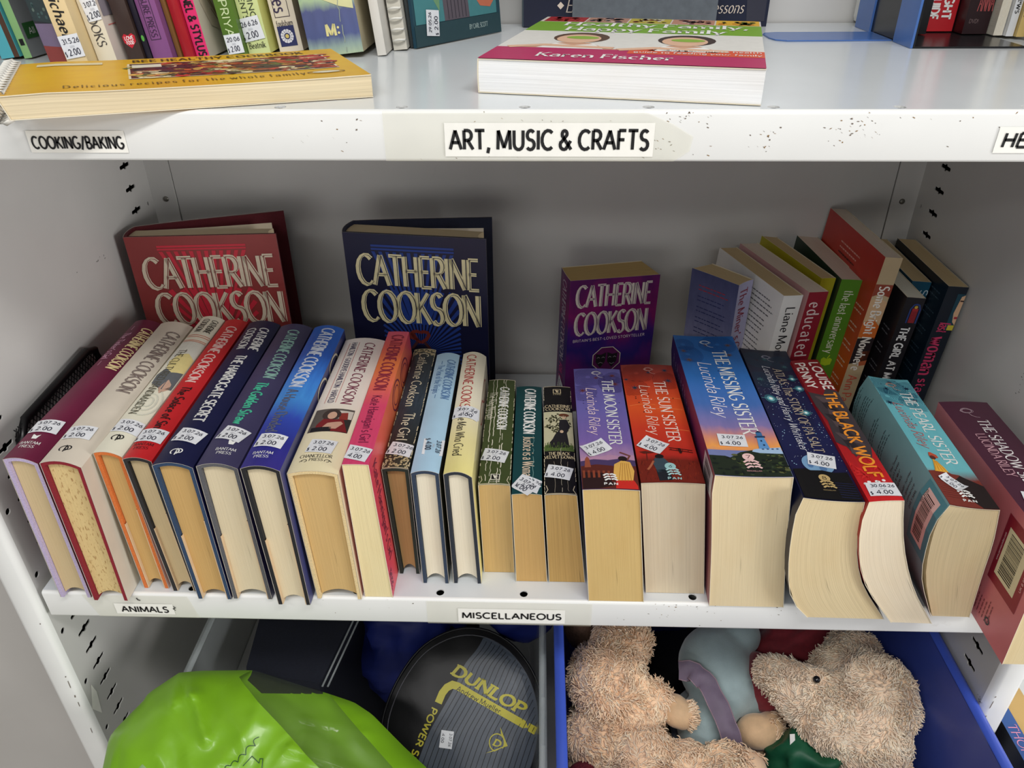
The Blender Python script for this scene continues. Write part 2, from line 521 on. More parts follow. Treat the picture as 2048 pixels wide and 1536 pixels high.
def barcode(art, a0, b0, a1, b1, m_bg, m_bar, along='a', layer=1):
    art.rect(a0, b0, a1, b1, m_bg, layer)
    rnd = random.Random(5)
    if along == 'a':
        x, hi = a0 + (a1 - a0) * .08, a1 - (a1 - a0) * .08
    else:
        x, hi = b0 + (b1 - b0) * .08, b1 - (b1 - b0) * .08
    sg = 1 if hi > x else -1
    while (hi - x) * sg > 0:
        w = rnd.choice((.0005, .0009, .0013)) * sg
        if along == 'a':
            art.rect(x, b0 + (b1 - b0) * .14, x + w, b0 + (b1 - b0) * .78, m_bar, layer + 1, n=1)
        else:
            art.rect(a0 + (a1 - a0) * .14, x, a0 + (a1 - a0) * .78, x + w, m_bar, layer + 1, n=1)
        x += w + rnd.choice((.0006, .001)) * sg

def fake_lines(art, p0, dirv, upv, n, length, gap, h, m, layer=1, seed=1):
    """Blocks of small print too fine to read: short dashes, one row per line of print."""
    rnd = random.Random(seed)
    d, u = Vector(dirv), Vector(upv)
    for i in range(n):
        x = 0
        base = Vector(p0) - u * gap * i
        L = length * rnd.uniform(.75, 1)
        while x < L:
            w = rnd.uniform(.002, .006)
            a = base + d * x
            b = base + d * min(L, x + w)
            art.poly([a, b, b + u * h, a + u * h], m, layer)
            x += w + .0012

# ---------------------------------------------------------------- books
def resample(poly, n):
    pts = [Vector((p[0], p[1])) for p in poly]
    ds = [0]
    for a, b in zip(pts, pts[1:]):
        ds.append(ds[-1] + (b - a).length)
    out, T = [], ds[-1]
    for i in range(n + 1):
        d = T * i / n
        k = 0
        while k < len(ds) - 2 and ds[k + 1] < d:
            k += 1
        f = (d - ds[k]) / max(1e-9, ds[k + 1] - ds[k])
        out.append(pts[k].lerp(pts[k + 1], f))
    return out, T

def smooth_poly(poly, n=10):
    """Catmull-Rom through the measured points."""
    p = [Vector(q) for q in poly]
    if len(p) < 3:
        return poly
    p = [p[0] * 2 - p[1]] + p + [p[-1] * 2 - p[-2]]
    out = []
    for i in range(1, len(p) - 2):
        for k in range(n):
            t = k / n
            a, b, c, d = p[i - 1], p[i], p[i + 1], p[i + 2]
            q = .5 * ((2 * b) + (c - a) * t + (2 * a - 5 * b + 4 * c - d) * t * t + (3 * b - a - 3 * c + d) * t ** 3)
            out.append((q.x, q.y))
    out.append(tuple(p[-2]))
    return out

def offs(P, d):
    out = []
    for i, p in enumerate(P):
        a, b = P[max(0, i - 1)], P[min(len(P) - 1, i + 1)]
        t1 = (p - a).normalized() if i else (b - p).normalized()
        t2 = (b - p).normalized() if i < len(P) - 1 else t1
        n1, n2 = Vector((-t1.y, t1.x)), Vector((-t2.y, t2.x))
        n = (n1 + n2)
        n = n.normalized() if n.length > 1e-6 else n1
        out.append(p + n * d / max(.6, n.dot(n1)))
    return out

NE = 8    # samples down each cover
NS = 8    # samples across the spine

def sticker_part(root, surf, at, ang, price, size=(.0232, .0182), date='3.07.26', lift=.0003, curl=0.0):
    """A price label with dot-printed date and price, stuck on a cover: its own small mesh."""
    mb = MB()
    ca, sa = math.cos(ang), math.sin(ang)
    w, h = size
    # label frame: x runs across the spine (second surface axis), y towards the head (minus first axis)
    def to(x, y):
        X, Y = x * ca - y * sa, x * sa + y * ca
        return (at[0] - Y, at[1] + X)
    nx = 6
    rows, rowsb = [], []
    for j in range(2):
        y = (j - .5) * h
        rows.append([surf(*to((i / nx - .5) * w, y), lift + curl * max(0, abs(i / nx - .5) - .25) ** 2) for i in range(nx + 1)])
    mb.grid(rows, M_STICK, False)
    a = Art()
    a.text(date, (-w * .36, h * .24), (w * .40, h * .24), h * .20, M_PRICE, thick=.14)
    a.text(price, (-w * .26, -h * .24), (w * .26, -h * .24), h * .26, M_PRICE, thick=.14)
    a.text('$', (-w * .46, -h * .30), (-w * .38, -h * .30), h * .22, M_PRICE, thick=.13)
    a.text('MAN', (-w * .10, 0), (w * .10, 0), h * .11, M_FAINT, thick=.1)
    a.place(mb, lambda x, y, o: surf(*to(x, y), lift + o + curl * max(0, abs(x / w) - .25) ** 2), base=.0001)
    p = mb.build('price_sticker', root)
    tag(p, 'white price sticker printed %s' % price)
    return p

def make_book(name, label, L, R, ln, spine, left=None, right=None, case=None, page=None, bulge=None, art=None, stickers=(), loc=(0, 0, 0), rot=(0, 0, 0), shear=0.0, group=None, square=.0035, flap=None, hollow=.006, Lblock=None, cat='book', inner=(225, 215, 190), pagebulge=0.0, extra=None, zskew=0.0):
    """L and R: the two covers in section, from the spine down to the fore-edge, as (across, height).  The book's
    length runs along +y from its tail (y = 0) to its head.  case set: a hardback with a dust jacket."""
    root = thing(name, label, cat, loc, group, rot)
    hb = case is not None
    Lp, hl = resample(smooth_poly(L), NE)
    Rp, hr = resample(smooth_poly(R), NE)
    wid = (Rp[0] - Lp[0]).length
    if bulge is None:
        bulge = wid * .13 if hb else wid * .02
    sd = (Rp[0] - Lp[0]).normalized()
    sn = Vector((-sd.y, sd.x))
    arc = [Lp[0].lerp(Rp[0], i / NS) + sn * bulge * (1 - (2 * i / NS - 1) ** 2) for i in range(NS + 1)]
    P = Lp[::-1] + arc[1:-1] + Rp
    nl = len(Lp)
    left = left or spine
    right = right or spine
    def at(p, y):
        return (p.x + shear * y, y, p.y + zskew * y)
    def seg_mat(i):
        return left if i < nl - 1 else (right if i >= nl - 1 + NS else spine)
    def shell(nm, po, pi, y0, y1, mfun, rim):
        mb = MB()
        spans = ((0, nl - 1, 'L'), (nl - 1, nl - 1 + NS, 'S'), (nl - 1 + NS, len(po) - 1, 'R'))
        for a, b, k in spans:
            def uvf(i, y):
                s = 1 - y / ln
                t = (i - a) / (b - a)
                return (s, t if k == 'S' else (1 - t if k == 'L' else t))
            rows = [[at(po[i], y) for i in range(a, b + 1)] for y in (y0, y1)]
            uvs = [[uvf(i, y) for i in range(a, b + 1)] for y in (y0, y1)]
            mb.grid(rows, mfun(k), True, uvs)
            mb.grid([[at(pi[i], y) for i in range(a, b + 1)] for y in (y0, y1)], rim, True, flip=True)
        for y in (y0, y1):
            mb.grid([[at(q, y) for q in po], [at(q, y) for q in pi]], rim, False)
        for e in (0, -1):
            mb.grid([[at(po[e], y0), at(po[e], y1)], [at(pi[e], y0), at(pi[e], y1)]], rim, False)
        return mb
    km = {'L': left, 'S': spine, 'R': right}
    if hb:
        rim = mat('jacket_edge', (196, 188, 174), .7)
        jk = shell('dust_jacket', P, offs(P, -.0003), 0.0, ln, lambda k: km[k], rim)
        if flap:
            fm = mat('jacket_flap', flap, .6)
            for poly, sg in ((Lp, 1), (Rp, -1)):
                Q = [q for q in offs(P, -.0037)]
                seg = Q[:nl][::-1] if sg > 0 else Q[-nl:]
                k0 = NE // 2 - (0 if sg > 0 else 1)
                seg = seg[k0:]
                seg2 = [q + Vector((sg * .0008, 0)) for q in seg]
                jk.grid([[at(q, .0005) for q in seg], [at(q, .0005) for q in seg2]], fm, False)
                jk.grid([[at(q, y) for q in seg2] for y in (.0005, ln)], fm, False)
        cover_part = jk.build('dust_jacket', root)
        cs = shell('case', offs(P, -.0005), offs(P, -.0035), 0.0002, ln - .0002, lambda k: case, case)
        cs.build('hard_case', root)
        gap, ty = .0039, square
    else:
        cv = shell('cover', P, offs(P, -.0005), 0.0, ln, lambda k: km[k], mat('cover_inside', inner, .7))
        cover_part = cv.build('cover', root)
        gap, ty = .0006, .0007
    # page block
    Q = offs(P, -gap)
    Lb = Q[:nl][::-1]
    Rb = Q[nl - 1 + NS:]
    if Lblock:
        Lb, _ = resample(smooth_poly(Lblock), NE)
    top = Q[nl - 1:nl + NS]
    if Lblock:
        top = [Lb[0].lerp(Rb[0], i / NS) + sn * bulge * .8 * (1 - (2 * i / NS - 1) ** 2) for i in range(NS + 1)]
    h = (hl + hr) / 2
    te = 1 - (.0035 / h if hb else 0)
    mb = MB()
    def pt(t, j):
        s = j / NS
        tt = t * te * (len(Lb) - 1)
        k = min(len(Lb) - 2, int(tt))
        f = tt - k
        a, b = Lb[k].lerp(Lb[k + 1], f), Rb[k].lerp(Rb[k + 1], f)
        q = a.lerp(b, s)
        crown = 1 - (2 * s - 1) ** 2
        base = Lb[0].lerp(Rb[0], s)
        q = q + (top[j] - base) * max(0, 1 - 3 * t)
        if hb:
            q = q + Vector((0, hollow * crown * max(0, (t - .8) / .2) ** 2))
        return q
    T = [0, .04, .12, .22, .33, .45, .57, .69, .8, .88, .94, 1]
    G = [[pt(t, j) for j in range(NS + 1)] for t in T]
    UV = [[((j / NS) * wid, t * h) for j in range(NS + 1)] for t in T]
    for y, bow in ((ty, -1), (ln - ty, 1)):
        rows = [[at(q, y + bow * pagebulge * (1 - (2 * j / NS - 1) ** 2)) for j, q in enumerate(r)] for r in G]
        mb.grid(rows, page, True, UV, flip=bow > 0)
    y0, y1 = ty, ln - ty
    mb.grid([[at(r[0], y) for r in G] for y in (y0, y1)], page, True, [[(0, y)] * len(G) for y in (y0, y1)])
    mb.grid([[at(r[-1], y) for r in G] for y in (y0, y1)], page, True, [[(wid, y)] * len(G) for y in (y0, y1)])
    mb.grid([[at(q, y) for q in G[-1]] for y in (y0, y1)], page, True, [[(j / NS * wid, y) for j in range(NS + 1)] for y in (y0, y1)])
    mb.grid([[at(q, y) for q in G[0]] for y in (y0, y1)], page, True, [[(j / NS * wid, y) for j in range(NS + 1)] for y in (y0, y1)])
    if extra:
        extra(mb)
    mb.build('page_block', root)
    # printed artwork joins the cover's own mesh
    def along(poly, d):
        T_ = 0
        for a, b in zip(poly, poly[1:]):
            l = (b - a).length
            if T_ + l >= d or b is poly[-1]:
                q = a + (b - a) * ((d - T_) / l)
                t = (b - a) / l
                return q, t
            T_ += l
    def fS(s, w, o):
        t = min(1, max(0, w / wid + .5)) * NS
        i = min(NS - 1, int(t))
        q = arc[i].lerp(arc[i + 1], t - i)
        e = (arc[i + 1] - arc[i]).normalized()
        return at(q + Vector((-e.y, e.x)) * o, ln - s)
    def fR(s, d, o):
        q, t = along(Rp, d)
        return at(q + Vector((-t.y, t.x)) * (o + .0001), ln - s)
    def fL(s, e, o):
        q, t = along(Lp, -e)
        return at(q + Vector((t.y, -t.x)) * (o + .0001), ln - s)
    fns = {'S': fS, 'R': fR, 'L': fL}
    if art:
        import bmesh
        bm = bmesh.new()
        me = cover_part.data
        bm.from_mesh(me)
        cuts = {'S': [(k / NS - .5) * wid for k in range(1, NS)], 'R': [hr * k / NE for k in range(1, NE)], 'L': [-hl * k / NE for k in range(1, NE)]}
        for k, a in art.items():
            am = MB()
            a.place(am, lambda x, y, o: (x, y, o))
            tmp = bpy.data.meshes.new('tmp')
            tmp.from_pydata(am.v, [], am.f)
            base = len(me.materials)
            for m in am.mats:
                me.materials.append(m)
            tmp.polygons.foreach_set('material_index', [base + i for i in am.m])
            b2 = bmesh.new()
            b2.from_mesh(tmp)
            # split the print along the cover's facets so that it lies on them
            for c in cuts[k]:
                bmesh.ops.bisect_plane(b2, geom=b2.verts[:] + b2.edges[:] + b2.faces[:], dist=1e-7, plane_co=(0, c, 0), plane_no=(0, 1, 0))
            for v in b2.verts:
                v.co = Vector(fns[k](v.co.x, v.co.y, v.co.z))
            b2.to_mesh(tmp)
            b2.free()
            bm.from_mesh(tmp)
            bpy.data.meshes.remove(tmp)
        bm.to_mesh(me)
        bm.free()
    for st in stickers:
        k = st.get('on', 'S')
        sticker_part(root, fns[k], st['at'], st.get('ang', 0), st['price'], st.get('size', (.0232, .0182)), st.get('date', '3.07.26'), st.get('lift', .0008), st.get('curl', 0))
    return root

def R_(d):
    return math.radians(d)

TRI = 'row of books lying spine up on the lower shelf'

def front_book(name, label, tl, tr, bl, br, y0, ln, L=None, R=None, **kw):
    """A book standing on its fore-edge at the front of the lower shelf; all positions in metres."""
    xb = (bl[0] + br[0]) / 2
    L = L or [tl, bl]
    R = R or [tr, br]
    sub = lambda P: [(p[0] - xb, p[1]) for p in P]
    return make_book(name, label, sub(L), sub(R), ln, loc=(xb, y0, 0.0004), group=TRI, **kw)

def bantam(a, s, w, m):
    a.text('BANTAM', (s - .0006, w - .0082), (s - .0006, w + .0082), .0034, m, **SERIF)
    a.text('PRESS', (s + .0046, w - .0060), (s + .0046, w + .0060), .0034, m, **SERIF)

def rooster(a, s, w, m):
    a.poly([(s + .003, w - .002), (s + .003, w + .002), (s, w + .0026), (s - .003, w + .0034), (s - .001, w + .0005), (s - .0028, w - .0018), (s - .0035, w - .0032), (s - .0006, w - .0028)], m)

def monogram(a, s, w, m):
    a.ring((s, w - .0012), .0034, .0034, .0011, m, 1, 30, 330)
    a.ring((s - .001, w + .0022), .0026, .0024, .001, m, 1, -80, 260)
    a.line([(s - .0045, w), (s + .0045, w)], .001, m)

def pan_logo(a, s, w, m, k=1.0, word=True):
    for i in range(3):
        o = s - .0055 * k + i * .0034 * k
        for sg in (-1, 1):
            pts = [(o + .0013 * k * math.sin((t * 1.15 + .1) * 3.14) * -1, w + sg * k * (.0004 + .0052 * t) + .0006 * k * i) for t in (0, .2, .4, .6, .8, 1)]
            a.line(pts, .0018 * k, m, 7)
    if word:
        a.text('PAN', (s + .0068 * k, w - .0055 * k), (s + .0068 * k, w + .0065 * k), .0030 * k, m, thick=.2, layer=7, gap=.3)

def swirls(a, centres, s_max, half, m, seed=1, steps=9, dr=.0014, w=.00038):
    for cs, cw, n in centres:
        for i in range(n):
            r = dr * (i + 2.2)
            seg = []
            for k in range(41):
                t = 2 * math.pi * k / 40
                rr_ = r * (1 + .06 * math.sin(3 * t + cs * 300))
                p = (cs + rr_ * math.cos(t), cw + rr_ * math.sin(t))
                if .0015 < p[0] < s_max and abs(p[1]) < half:
                    seg.append(p)
                else:
                    if len(seg) > 2:
                        a.line(seg, w, m)
                    seg = []
            if len(seg) > 2:
                a.line(seg, w, m)

def nest(a, s, w, m, k=1.0):
    rnd = random.Random(3)
    for i in range(7):
        a.ring((s + rnd.uniform(-.0006, .0006), w + rnd.uniform(-.0008, .0008)), .0034 * k * rnd.uniform(.6, 1), .0048 * k * rnd.uniform(.6, 1), .00028, m, 3)
    a.line([(s + .003 * k, w), (s + .0065 * k, w + .001 * k), (s + .0085 * k, w + .0035 * k)], .0006, m, 3)
    a.line([(s + .0085 * k, w + .0035 * k), (s + .0090 * k, w + .006 * k)], .0005, m, 3)

def specks(a, n, s0, s1, half, m, r=.0005, seed=2):
    rnd = random.Random(seed)
    for i in range(n):
        a.disc((rnd.uniform(s0, s1), rnd.uniform(-half, half)), r, r, m, 1, 6)

def corgi(a, s, w, m, bgm):
    a.rect(s - .0042, w - .0042, s + .0042, w + .0042, m, 2, 2)
    a.rect(s - .0034, w - .0034, s + .0034, w + .0034, bgm, 3, 2)
    a.poly([(s - .0028, w - .0024), (s - .001, w + .0026), (s + .0005, w + .0004), (s + .0026, w + .0018), (s + .0024, w - .0006), (s + .0004, w - .0012)], m, 4)
    a.text('CORGI', (s + .0062, w - .004), (s + .0062, w + .004), .0013, m, thick=.16, gap=.4)

def creases(a, ws, ln, m, w=.0005, seed=1, s0=.001):
    rnd = random.Random(seed)
    for cw in ws:
        pts, s = [], s0
        while s < ln - .001:
            pts.append((s, cw + rnd.uniform(-.0006, .0006)))
            s += rnd.uniform(.002, .006)
            if rnd.random() < .12 and len(pts) > 2:
                a.line(pts, w * rnd.uniform(.6, 1.3), m, 3)
                pts = []
        if len(pts) > 1:
            a.line(pts, w, m, 3)

def wear(a, wid, ln, m, seed=4):
    rnd = random.Random(seed)
    for sg in (-1, 1):
        s = .001
        while s < ln - .003:
            l = rnd.uniform(.002, .008)
            if rnd.random() < .7:
                a.line([(s, sg * (wid / 2 - .0004)), (min(ln - .0005, s + l), sg * (wid / 2 - rnd.uniform(.0003, .0009)))], rnd.uniform(.0003, .0009), m, 3)
            s += l * 1.2
    for s in (.0005, ln - .0006):
        a.line([(s, -wid / 2 + .0005), (s, wid / 2 - .0005)], .0008, m, 3)
    for sg in (-1, 1):
        a.line([(ln - .001, sg * (wid / 2 - .001)), (ln - .006, sg * (wid / 2 - .0035)), (ln - .012, sg * (wid / 2 - .002))], .0006, m, 3)

# ---------------------------------------------------------------- the steel cabinet and its two shelves
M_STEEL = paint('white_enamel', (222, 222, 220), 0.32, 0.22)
M_STEEL_SHADE = paint('white_enamel_shaded', (203, 202, 199), 0.38, 0.12)  # same enamel made darker, so the shade inside the cabinet sits in the colour
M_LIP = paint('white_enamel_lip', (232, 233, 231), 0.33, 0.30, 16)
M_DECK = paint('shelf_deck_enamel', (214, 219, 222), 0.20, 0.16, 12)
M_DARK = mat('dark_backing', (30, 30, 30), 0.8)
M_PAPER = mat('label_paper', (242, 241, 234), 0.45, noise=0.02, scale=120)
M_TAPE = mat('old_clear_tape', (232, 229, 206), 0.22, noise=0.06, scale=60, alpha=0.22)
M_TEXT = ink((24, 24, 26), 'label_text')
M_BAND = ink((112, 100, 88), 'scuff_mark', 0.7)

def slot_loop(y, z, L=.0225, hgt=.0042):
    a, b = L / 2, hgt / 2
    return [(y - a, z - b * .5), (y - a + .0012, z - b), (y - .003, z - b), (y - .0015, z - b * 1.9), (y + .0015, z - b * 1.9), (y + .003, z - b), (y + a - .0012, z - b), (y + a, z - b * .3),
            (y + a, z + b * .3), (y + a - .0012, z + b), (y + .003, z + b), (y + .0015, z + b * 1.9), (y - .0015, z + b * 1.9), (y - .003, z + b), (y - a + .0012, z + b), (y - a, z + b * .5)]

def round_loop(y, z, r, ry=None, n=12):
    return [(y + (ry or r) * math.cos(2 * math.pi * i / n), z + r * math.sin(2 * math.pi * i / n)) for i in range(n)]

def sheet_with_holes(mb, outline, holes, fn, depth, m, m_rim=None):
    loops = [outline] + holes
    pts = [p for l in loops for p in l]
    tris = tessellate_polygon([[Vector((p[0], p[1], 0)) for p in l] for l in loops])
    mb.add([fn(p[0], p[1], 0) for p in pts], [tuple(t) for t in tris], m)
    for l in holes:
        n = len(l)
        vs = [fn(p[0], p[1], 0) for p in l] + [fn(p[0], p[1], depth) for p in l]
        mb.add(vs, [(i, (i + 1) % n, n + (i + 1) % n, n + i) for i in range(n)], m_rim or m)

cabinet = thing('steel_cabinet', 'white enamelled steel cabinet with slotted side walls holding the two book shelves', 'cabinet', (0, 0, -0.5))
ZB, ZTOP = -0.5, 0.86
def side_wall(x, sg):
    holes = []
    for k in range(-12, 34):
        z = -.0925 + .02583 * k
        for y in (.0375, .360):
            holes.append(slot_loop(y, z))
    for k in range(-5, 5):
        holes.append(round_loop(.011, .0115 + .0775 * k, .0032))
        holes.append(round_loop(.390, .241 - .0775 * (k + 5), .0025, .0016))
    mb = MB()
    sheet_with_holes(mb, [(.003, ZB), (DEPTH, ZB), (DEPTH, ZTOP), (.003, ZTOP)], holes, lambda y, z, d: (x + sg * d, y, z + .5), .0012, M_STEEL_SHADE)
    mb.build('side_panel', cabinet)
    # hollow front post: rounded steel edge around to the outer sheet
    T = .027
    prof = [(x, .003), (x + sg * .0008, -.0005), (x + sg * .003, -.003), (x + sg * .006, -.004), (x + sg * (T - .006), -.004), (x + sg * (T - .003), -.003), (x + sg * (T - .0008), -.0005), (x + sg * T, .003), (x + sg * T, .43)]
    mb = MB()
    mb.grid([[(p[0], p[1], z + .5) for p in prof] for z in (ZB, ZTOP)], M_LIP, True)
    mb.add([(x + sg * .016, y, z) for y, z in ((.006, 0), (.42, 0), (.42, ZTOP + .5), (.006, ZTOP + .5))], [(0, 1, 2, 3)], M_DARK)  # added dark sheet in the hollow, standing in for shade behind the slots
    for z0, dz, w in ((-.135, .012, .0006), (-.15, .004, .0009), (-.165, .008, .0005), (-.118, .002, .0008), (-.04, .002, .0006), (-.21, .009, .0005)):
        xx = x + sg * .0055
        mb.add([(xx - w, -.0042, z0 + .5), (xx + w * .4, -.0042, z0 + .5 + dz * .1), (xx + w, -.0042, z0 + .5 + dz), (xx - w * .3, -.0042, z0 + .5 + dz * .9)], [(0, 1, 2, 3)], M_BAND)
    mb.build('front_post', cabinet)
    # flange in the back corner with its rivet
    mb = MB()
    xa, xb = x, x - sg * .029
    mb.box((min(xa, xb), DEPTH - .0015, 0), (max(xa, xb), DEPTH + .001, ZTOP + .5), M_STEEL_SHADE)
    mb.build('corner_flange', cabinet)
    for z in (.242, -.1):
        mb = MB()
        c = Vector((x - sg * .0165, DEPTH - .0015, z + .5))
        rings = []
        for rad, dy in ((.0034, 0), (.0032, -.0008), (.0022, -.0014), (.0006, -.0017)):
            rings.append([(c.x + rad * math.cos(a * .5236), c.y + dy, c.z + rad * math.sin(a * .5236)) for a in range(12)])
        mb.loft(rings, mat('rivet_metal', (128, 126, 118), .4, metal=.8))
        mb.build('rivet', cabinet)
side_wall(XL, -1)
side_wall(XR, 1)
mb = MB()
mb.box((XL + .0298, DEPTH + .0002, 0), (XR - .0298, DEPTH + .002, ZTOP + .5), M_STEEL_SHADE)
mb.box((XL - .02, DEPTH + .004, 0), (XR + .02, DEPTH + .006, ZTOP + .5), M_DARK)
mb.build('back_panel', cabinet)

def shelf(zt, label):
    root = thing('shelf', label, 'shelf', (0, 0, zt), 'steel shelves of the cabinet')
    x0, x1 = XL + .006, XR - .006
    mb = MB()
    xs = [-.037 + .0777 * k for k in range(-5, 6)]
    holes = [round_loop(x, .0088, .0040, .0038) for x in xs] + [round_loop(x, .392, .0024, .0034) for x in xs[::2]]
    sheet_with_holes(mb, [(x0, .003), (x1, .003), (x1, DEPTH - .003), (x0, DEPTH - .003)], holes, lambda x, y, d: (x, y, -d), .0014, M_DECK, M_LIP)
    mb.build('deck', root)
    mb = MB()
    prof = [(.003, 0)] + [(.003 - .003 * math.sin(a * .2618), -.003 + .003 * math.cos(a * .2618)) for a in range(1, 7)] + [(0, -.030), (.0006, -.0315), (.002, -.032), (.018, -.032)]
    mb.grid([[(x, p[0], p[1]) for p in prof] for x in (x0, x1)], M_LIP, True, flip=True)
    mb.box((x0, .018, -.032), (x1, DEPTH - .003, -.0305), M_STEEL_SHADE)
    for xe in (x0, x1):
        mb.add([(xe, .003, 0), (xe, DEPTH - .003, 0), (xe, DEPTH - .003, -.032), (xe, .002, -.032), (xe, 0, -.030), (xe, 0, -.003)], [(0, 1, 2, 3, 4, 5)], M_LIP)
    mb.build('front_lip', root)
    return root

def lip_label(root, txt, x0, x1, z0, z1, tx0, tx1, th, tz=None, skew=0.0, slant=0.0, nm=None, extra=None):
    mb = MB()
    y = -.0006
    tz = (z0 + z1) / 2 if tz is None else tz
    mb.add([(x0, y, z0), (x1, y, z0 + skew), (x1, y, z1 + skew), (x0, y, z1)], [(0, 1, 2, 3)], M_PAPER)
    a = Art()
    a.text(txt, (tx0, tz), (tx1, tz + skew), th, M_TEXT, thick=.185, gap=.14, slant=slant)
    if extra:
        extra(a)
    a.place(mb, lambda u, v, o: (u, y - o, v))
    p = mb.build('category_label', root)
    tag(p, nm or 'paper label printed %s' % txt)

def tape(root, pts, nm='clear_tape'):
    mb = MB()
    y = -.0003
    mb.add([(p[0], y - (.0002 if len(p) < 3 else p[2]), p[1]) for p in pts], [tuple(range(len(pts)))], M_TAPE)
    mb.build(nm, root)

def scuffs(root, spots, seed):
    rnd = random.Random(seed)
    mb = MB()
    for x, z, n, sp in spots:
        for i in range(n):
            cx, cz = x + rnd.gauss(0, sp), z + rnd.gauss(0, sp * .45)
            if not -.0305 < cz < -.001:
                continue
            l, t = rnd.uniform(.0004, .0022), rnd.uniform(.00015, .0005)
            an = rnd.uniform(-.9, .9)
            dx, dz = math.cos(an) * l, math.sin(an) * l
            mb.add([(cx, -.00015, cz), (cx + dx * .5 + t, -.00015, cz + dz * .5 - t), (cx + dx, -.00015, cz + dz), (cx + dx * .5 - t, -.00015, cz + dz * .5 + t)], [(0, 1, 2, 3)], M_BAND if i % 3 else mat('rust_mark', (140, 112, 74), .8))
    return tag(mb.build('scuff_marks', root), kind='stuff')

up = shelf(ZT, 'upper white steel shelf whose front edge carries the ART, MUSIC & CRAFTS label')
low = shelf(0.0, 'lower white steel shelf whose front edge carries the MISCELLANEOUS label')
tape(up, [(-.126, -.0005), (.037, -.0005), (.056, -.0085), (.0690, -.0160), (.0675, -.0250), (.0580, -.0315), (-.126, -.0315)])
lip_label(up, 'ART, MUSIC & CRAFTS', -.0875, .0445, -.0285, -.0075, -.0842, .0412, .0118, -.0180)
lip_label(up, 'COOKING/BAKING', -.357, -.293, -.0265, -.0125, -.3545, -.2950, .0075, -.0200)
lip_label(up, 'HEALTH', .256, .315, -.0258, -.0098, .2600, .3080, .0085, -.0178, slant=.08)
tape(low, [(-.127, -.002), (.026, -.002), (.026, -.0315), (-.127, -.0315)])
tape(low, [(-.450, -.002), (-.350, -.002), (-.344, -.0305), (-.440, -.0305)])
lip_label(low, 'MISCELLANEOUS', -.098, .0015, -.0285, -.0105, -.0940, -.0020, .0074, -.0195)
lip_label(low, 'ANIMALS', -.4225, -.3665, -.0262, -.0125, -.4165, -.3720, .0072, -.0197, extra=lambda a: (
    a.line([(-.3660, -.0150), (-.3645, -.0170), (-.3668, -.0182), (-.3650, -.0205)], .0008, M_TEXT, 2),
    a.line([(-.3985, -.0045), (-.3975, -.0070), (-.3955, -.0078)], .0012, M_TEXT, 2)))
scuffs(up, [(-.02, -.004, 50, .03), (.05, -.028, 20, .012), (-.05, -.030, 22, .02), (.165, -.012, 26, .009), (.180, -.006, 16, .012), (.115, -.014, 12, .005), (.113, -.023, 10, .004), (-.155, -.010, 8, .02), (-.17, -.018, 6, .02), (.06, -.003, 26, .008), (.25, -.004, 14, .02)], 3)
scuffs(low, [(-.22, -.012, 8, .03), (.2, -.012, 6, .01), (-.17, -.01, 6, .02), (.09, -.003, 30, .03), (.12, -.002, 14, .02)], 4)

# the floor of the room, the neighbouring cabinet side and the cabinet's bottom
mb = MB()
mb.box((-1.6, -4.2, -.56), (1.6, .6, -.5), mat('floor_vinyl', (176, 168, 158), .5, noise=.1, scale=8))
tag(mb.build('floor'), kind='structure')
mb = MB()
mb.box((-1.5, .030, -.5), (-.5215, .05, .95), paint('grey_side_panel', (186, 183, 179), .4, .12))
tag(mb.build('wall_left'), kind='structure')
mb = MB()
mb.box((-3.2, .62, -.56), (3.2, .66, 2.4), mat('wall_paint', (206, 202, 194), .8, noise=.03, scale=6))
tag(mb.build('wall_back'), kind='structure')
mb = MB()
mb.add([(XL + .0006, .0025, -.178 + .5), (XL + .0012, .0135, -.152 + .5), (XL + .0012, .0165, -.168 + .5), (XL + .0006, .0120, -.198 + .5)], [(0, 1, 2, 3)], M_PAPER)
tag(mb.build('peeled_label', cabinet), 'scrap of white label')
mb = MB()
rnd = random.Random(77)
for x, sg, y, z, n in ((XL, 1, .255, .225, 5), (XL, 1, .268, .223, 4), (XL, 1, .216, .229, 1), (XR, -1, .118, .166, 10), (XR, -1, .004, -.135, 14)):
    for i in range(n):
        yy, zz = y + rnd.gauss(0, .0022), z + rnd.gauss(0, .0020 if n < 9 else .0055)
        l = rnd.uniform(.0006, .0020)
        mb.add([(x + sg * .0002, yy, zz + .5), (x + sg * .0002, yy + l, zz + .5 + .0003), (x + sg * .0002, yy + l * .8, zz + .5 + .0009), (x + sg * .0002, yy + l * .1, zz + .5 + .0006)], [(0, 1, 2, 3)], mat('black_scuff', (40, 36, 34), .7))
tag(mb.build('scuff_marks', cabinet), kind='stuff')
mb = MB()
mb.box((XL + .001, .004, 0), (XR - .001, DEPTH - .003, .02), M_STEEL_SHADE)
mb.build('bottom_panel', cabinet)

# ---------------------------------------------------------------- front row on the lower shelf, left to right
PG_TAN = pages((209, 187, 146), .28)
PG_CREAM = pages((226, 211, 178), .28)
PG_FOX = pages((222, 196, 140), .3, foxing=.75)
PG_BROWN = pages((206, 168, 108), .35)
PG_PALE = pages((238, 228, 204), .25)
PG_GOLD = pages((212, 178, 120), .4)
PG_ROUGH = pages((206, 168, 104), .55, fine=900)
PG_DARK = pages((176, 140, 92), .45, fine=900)
PG_PINK = pages((236, 220, 192), .25)

i_w = ink(WHITE)
i_cream = ink((236, 216, 160))
i_blk = ink(BLACK)

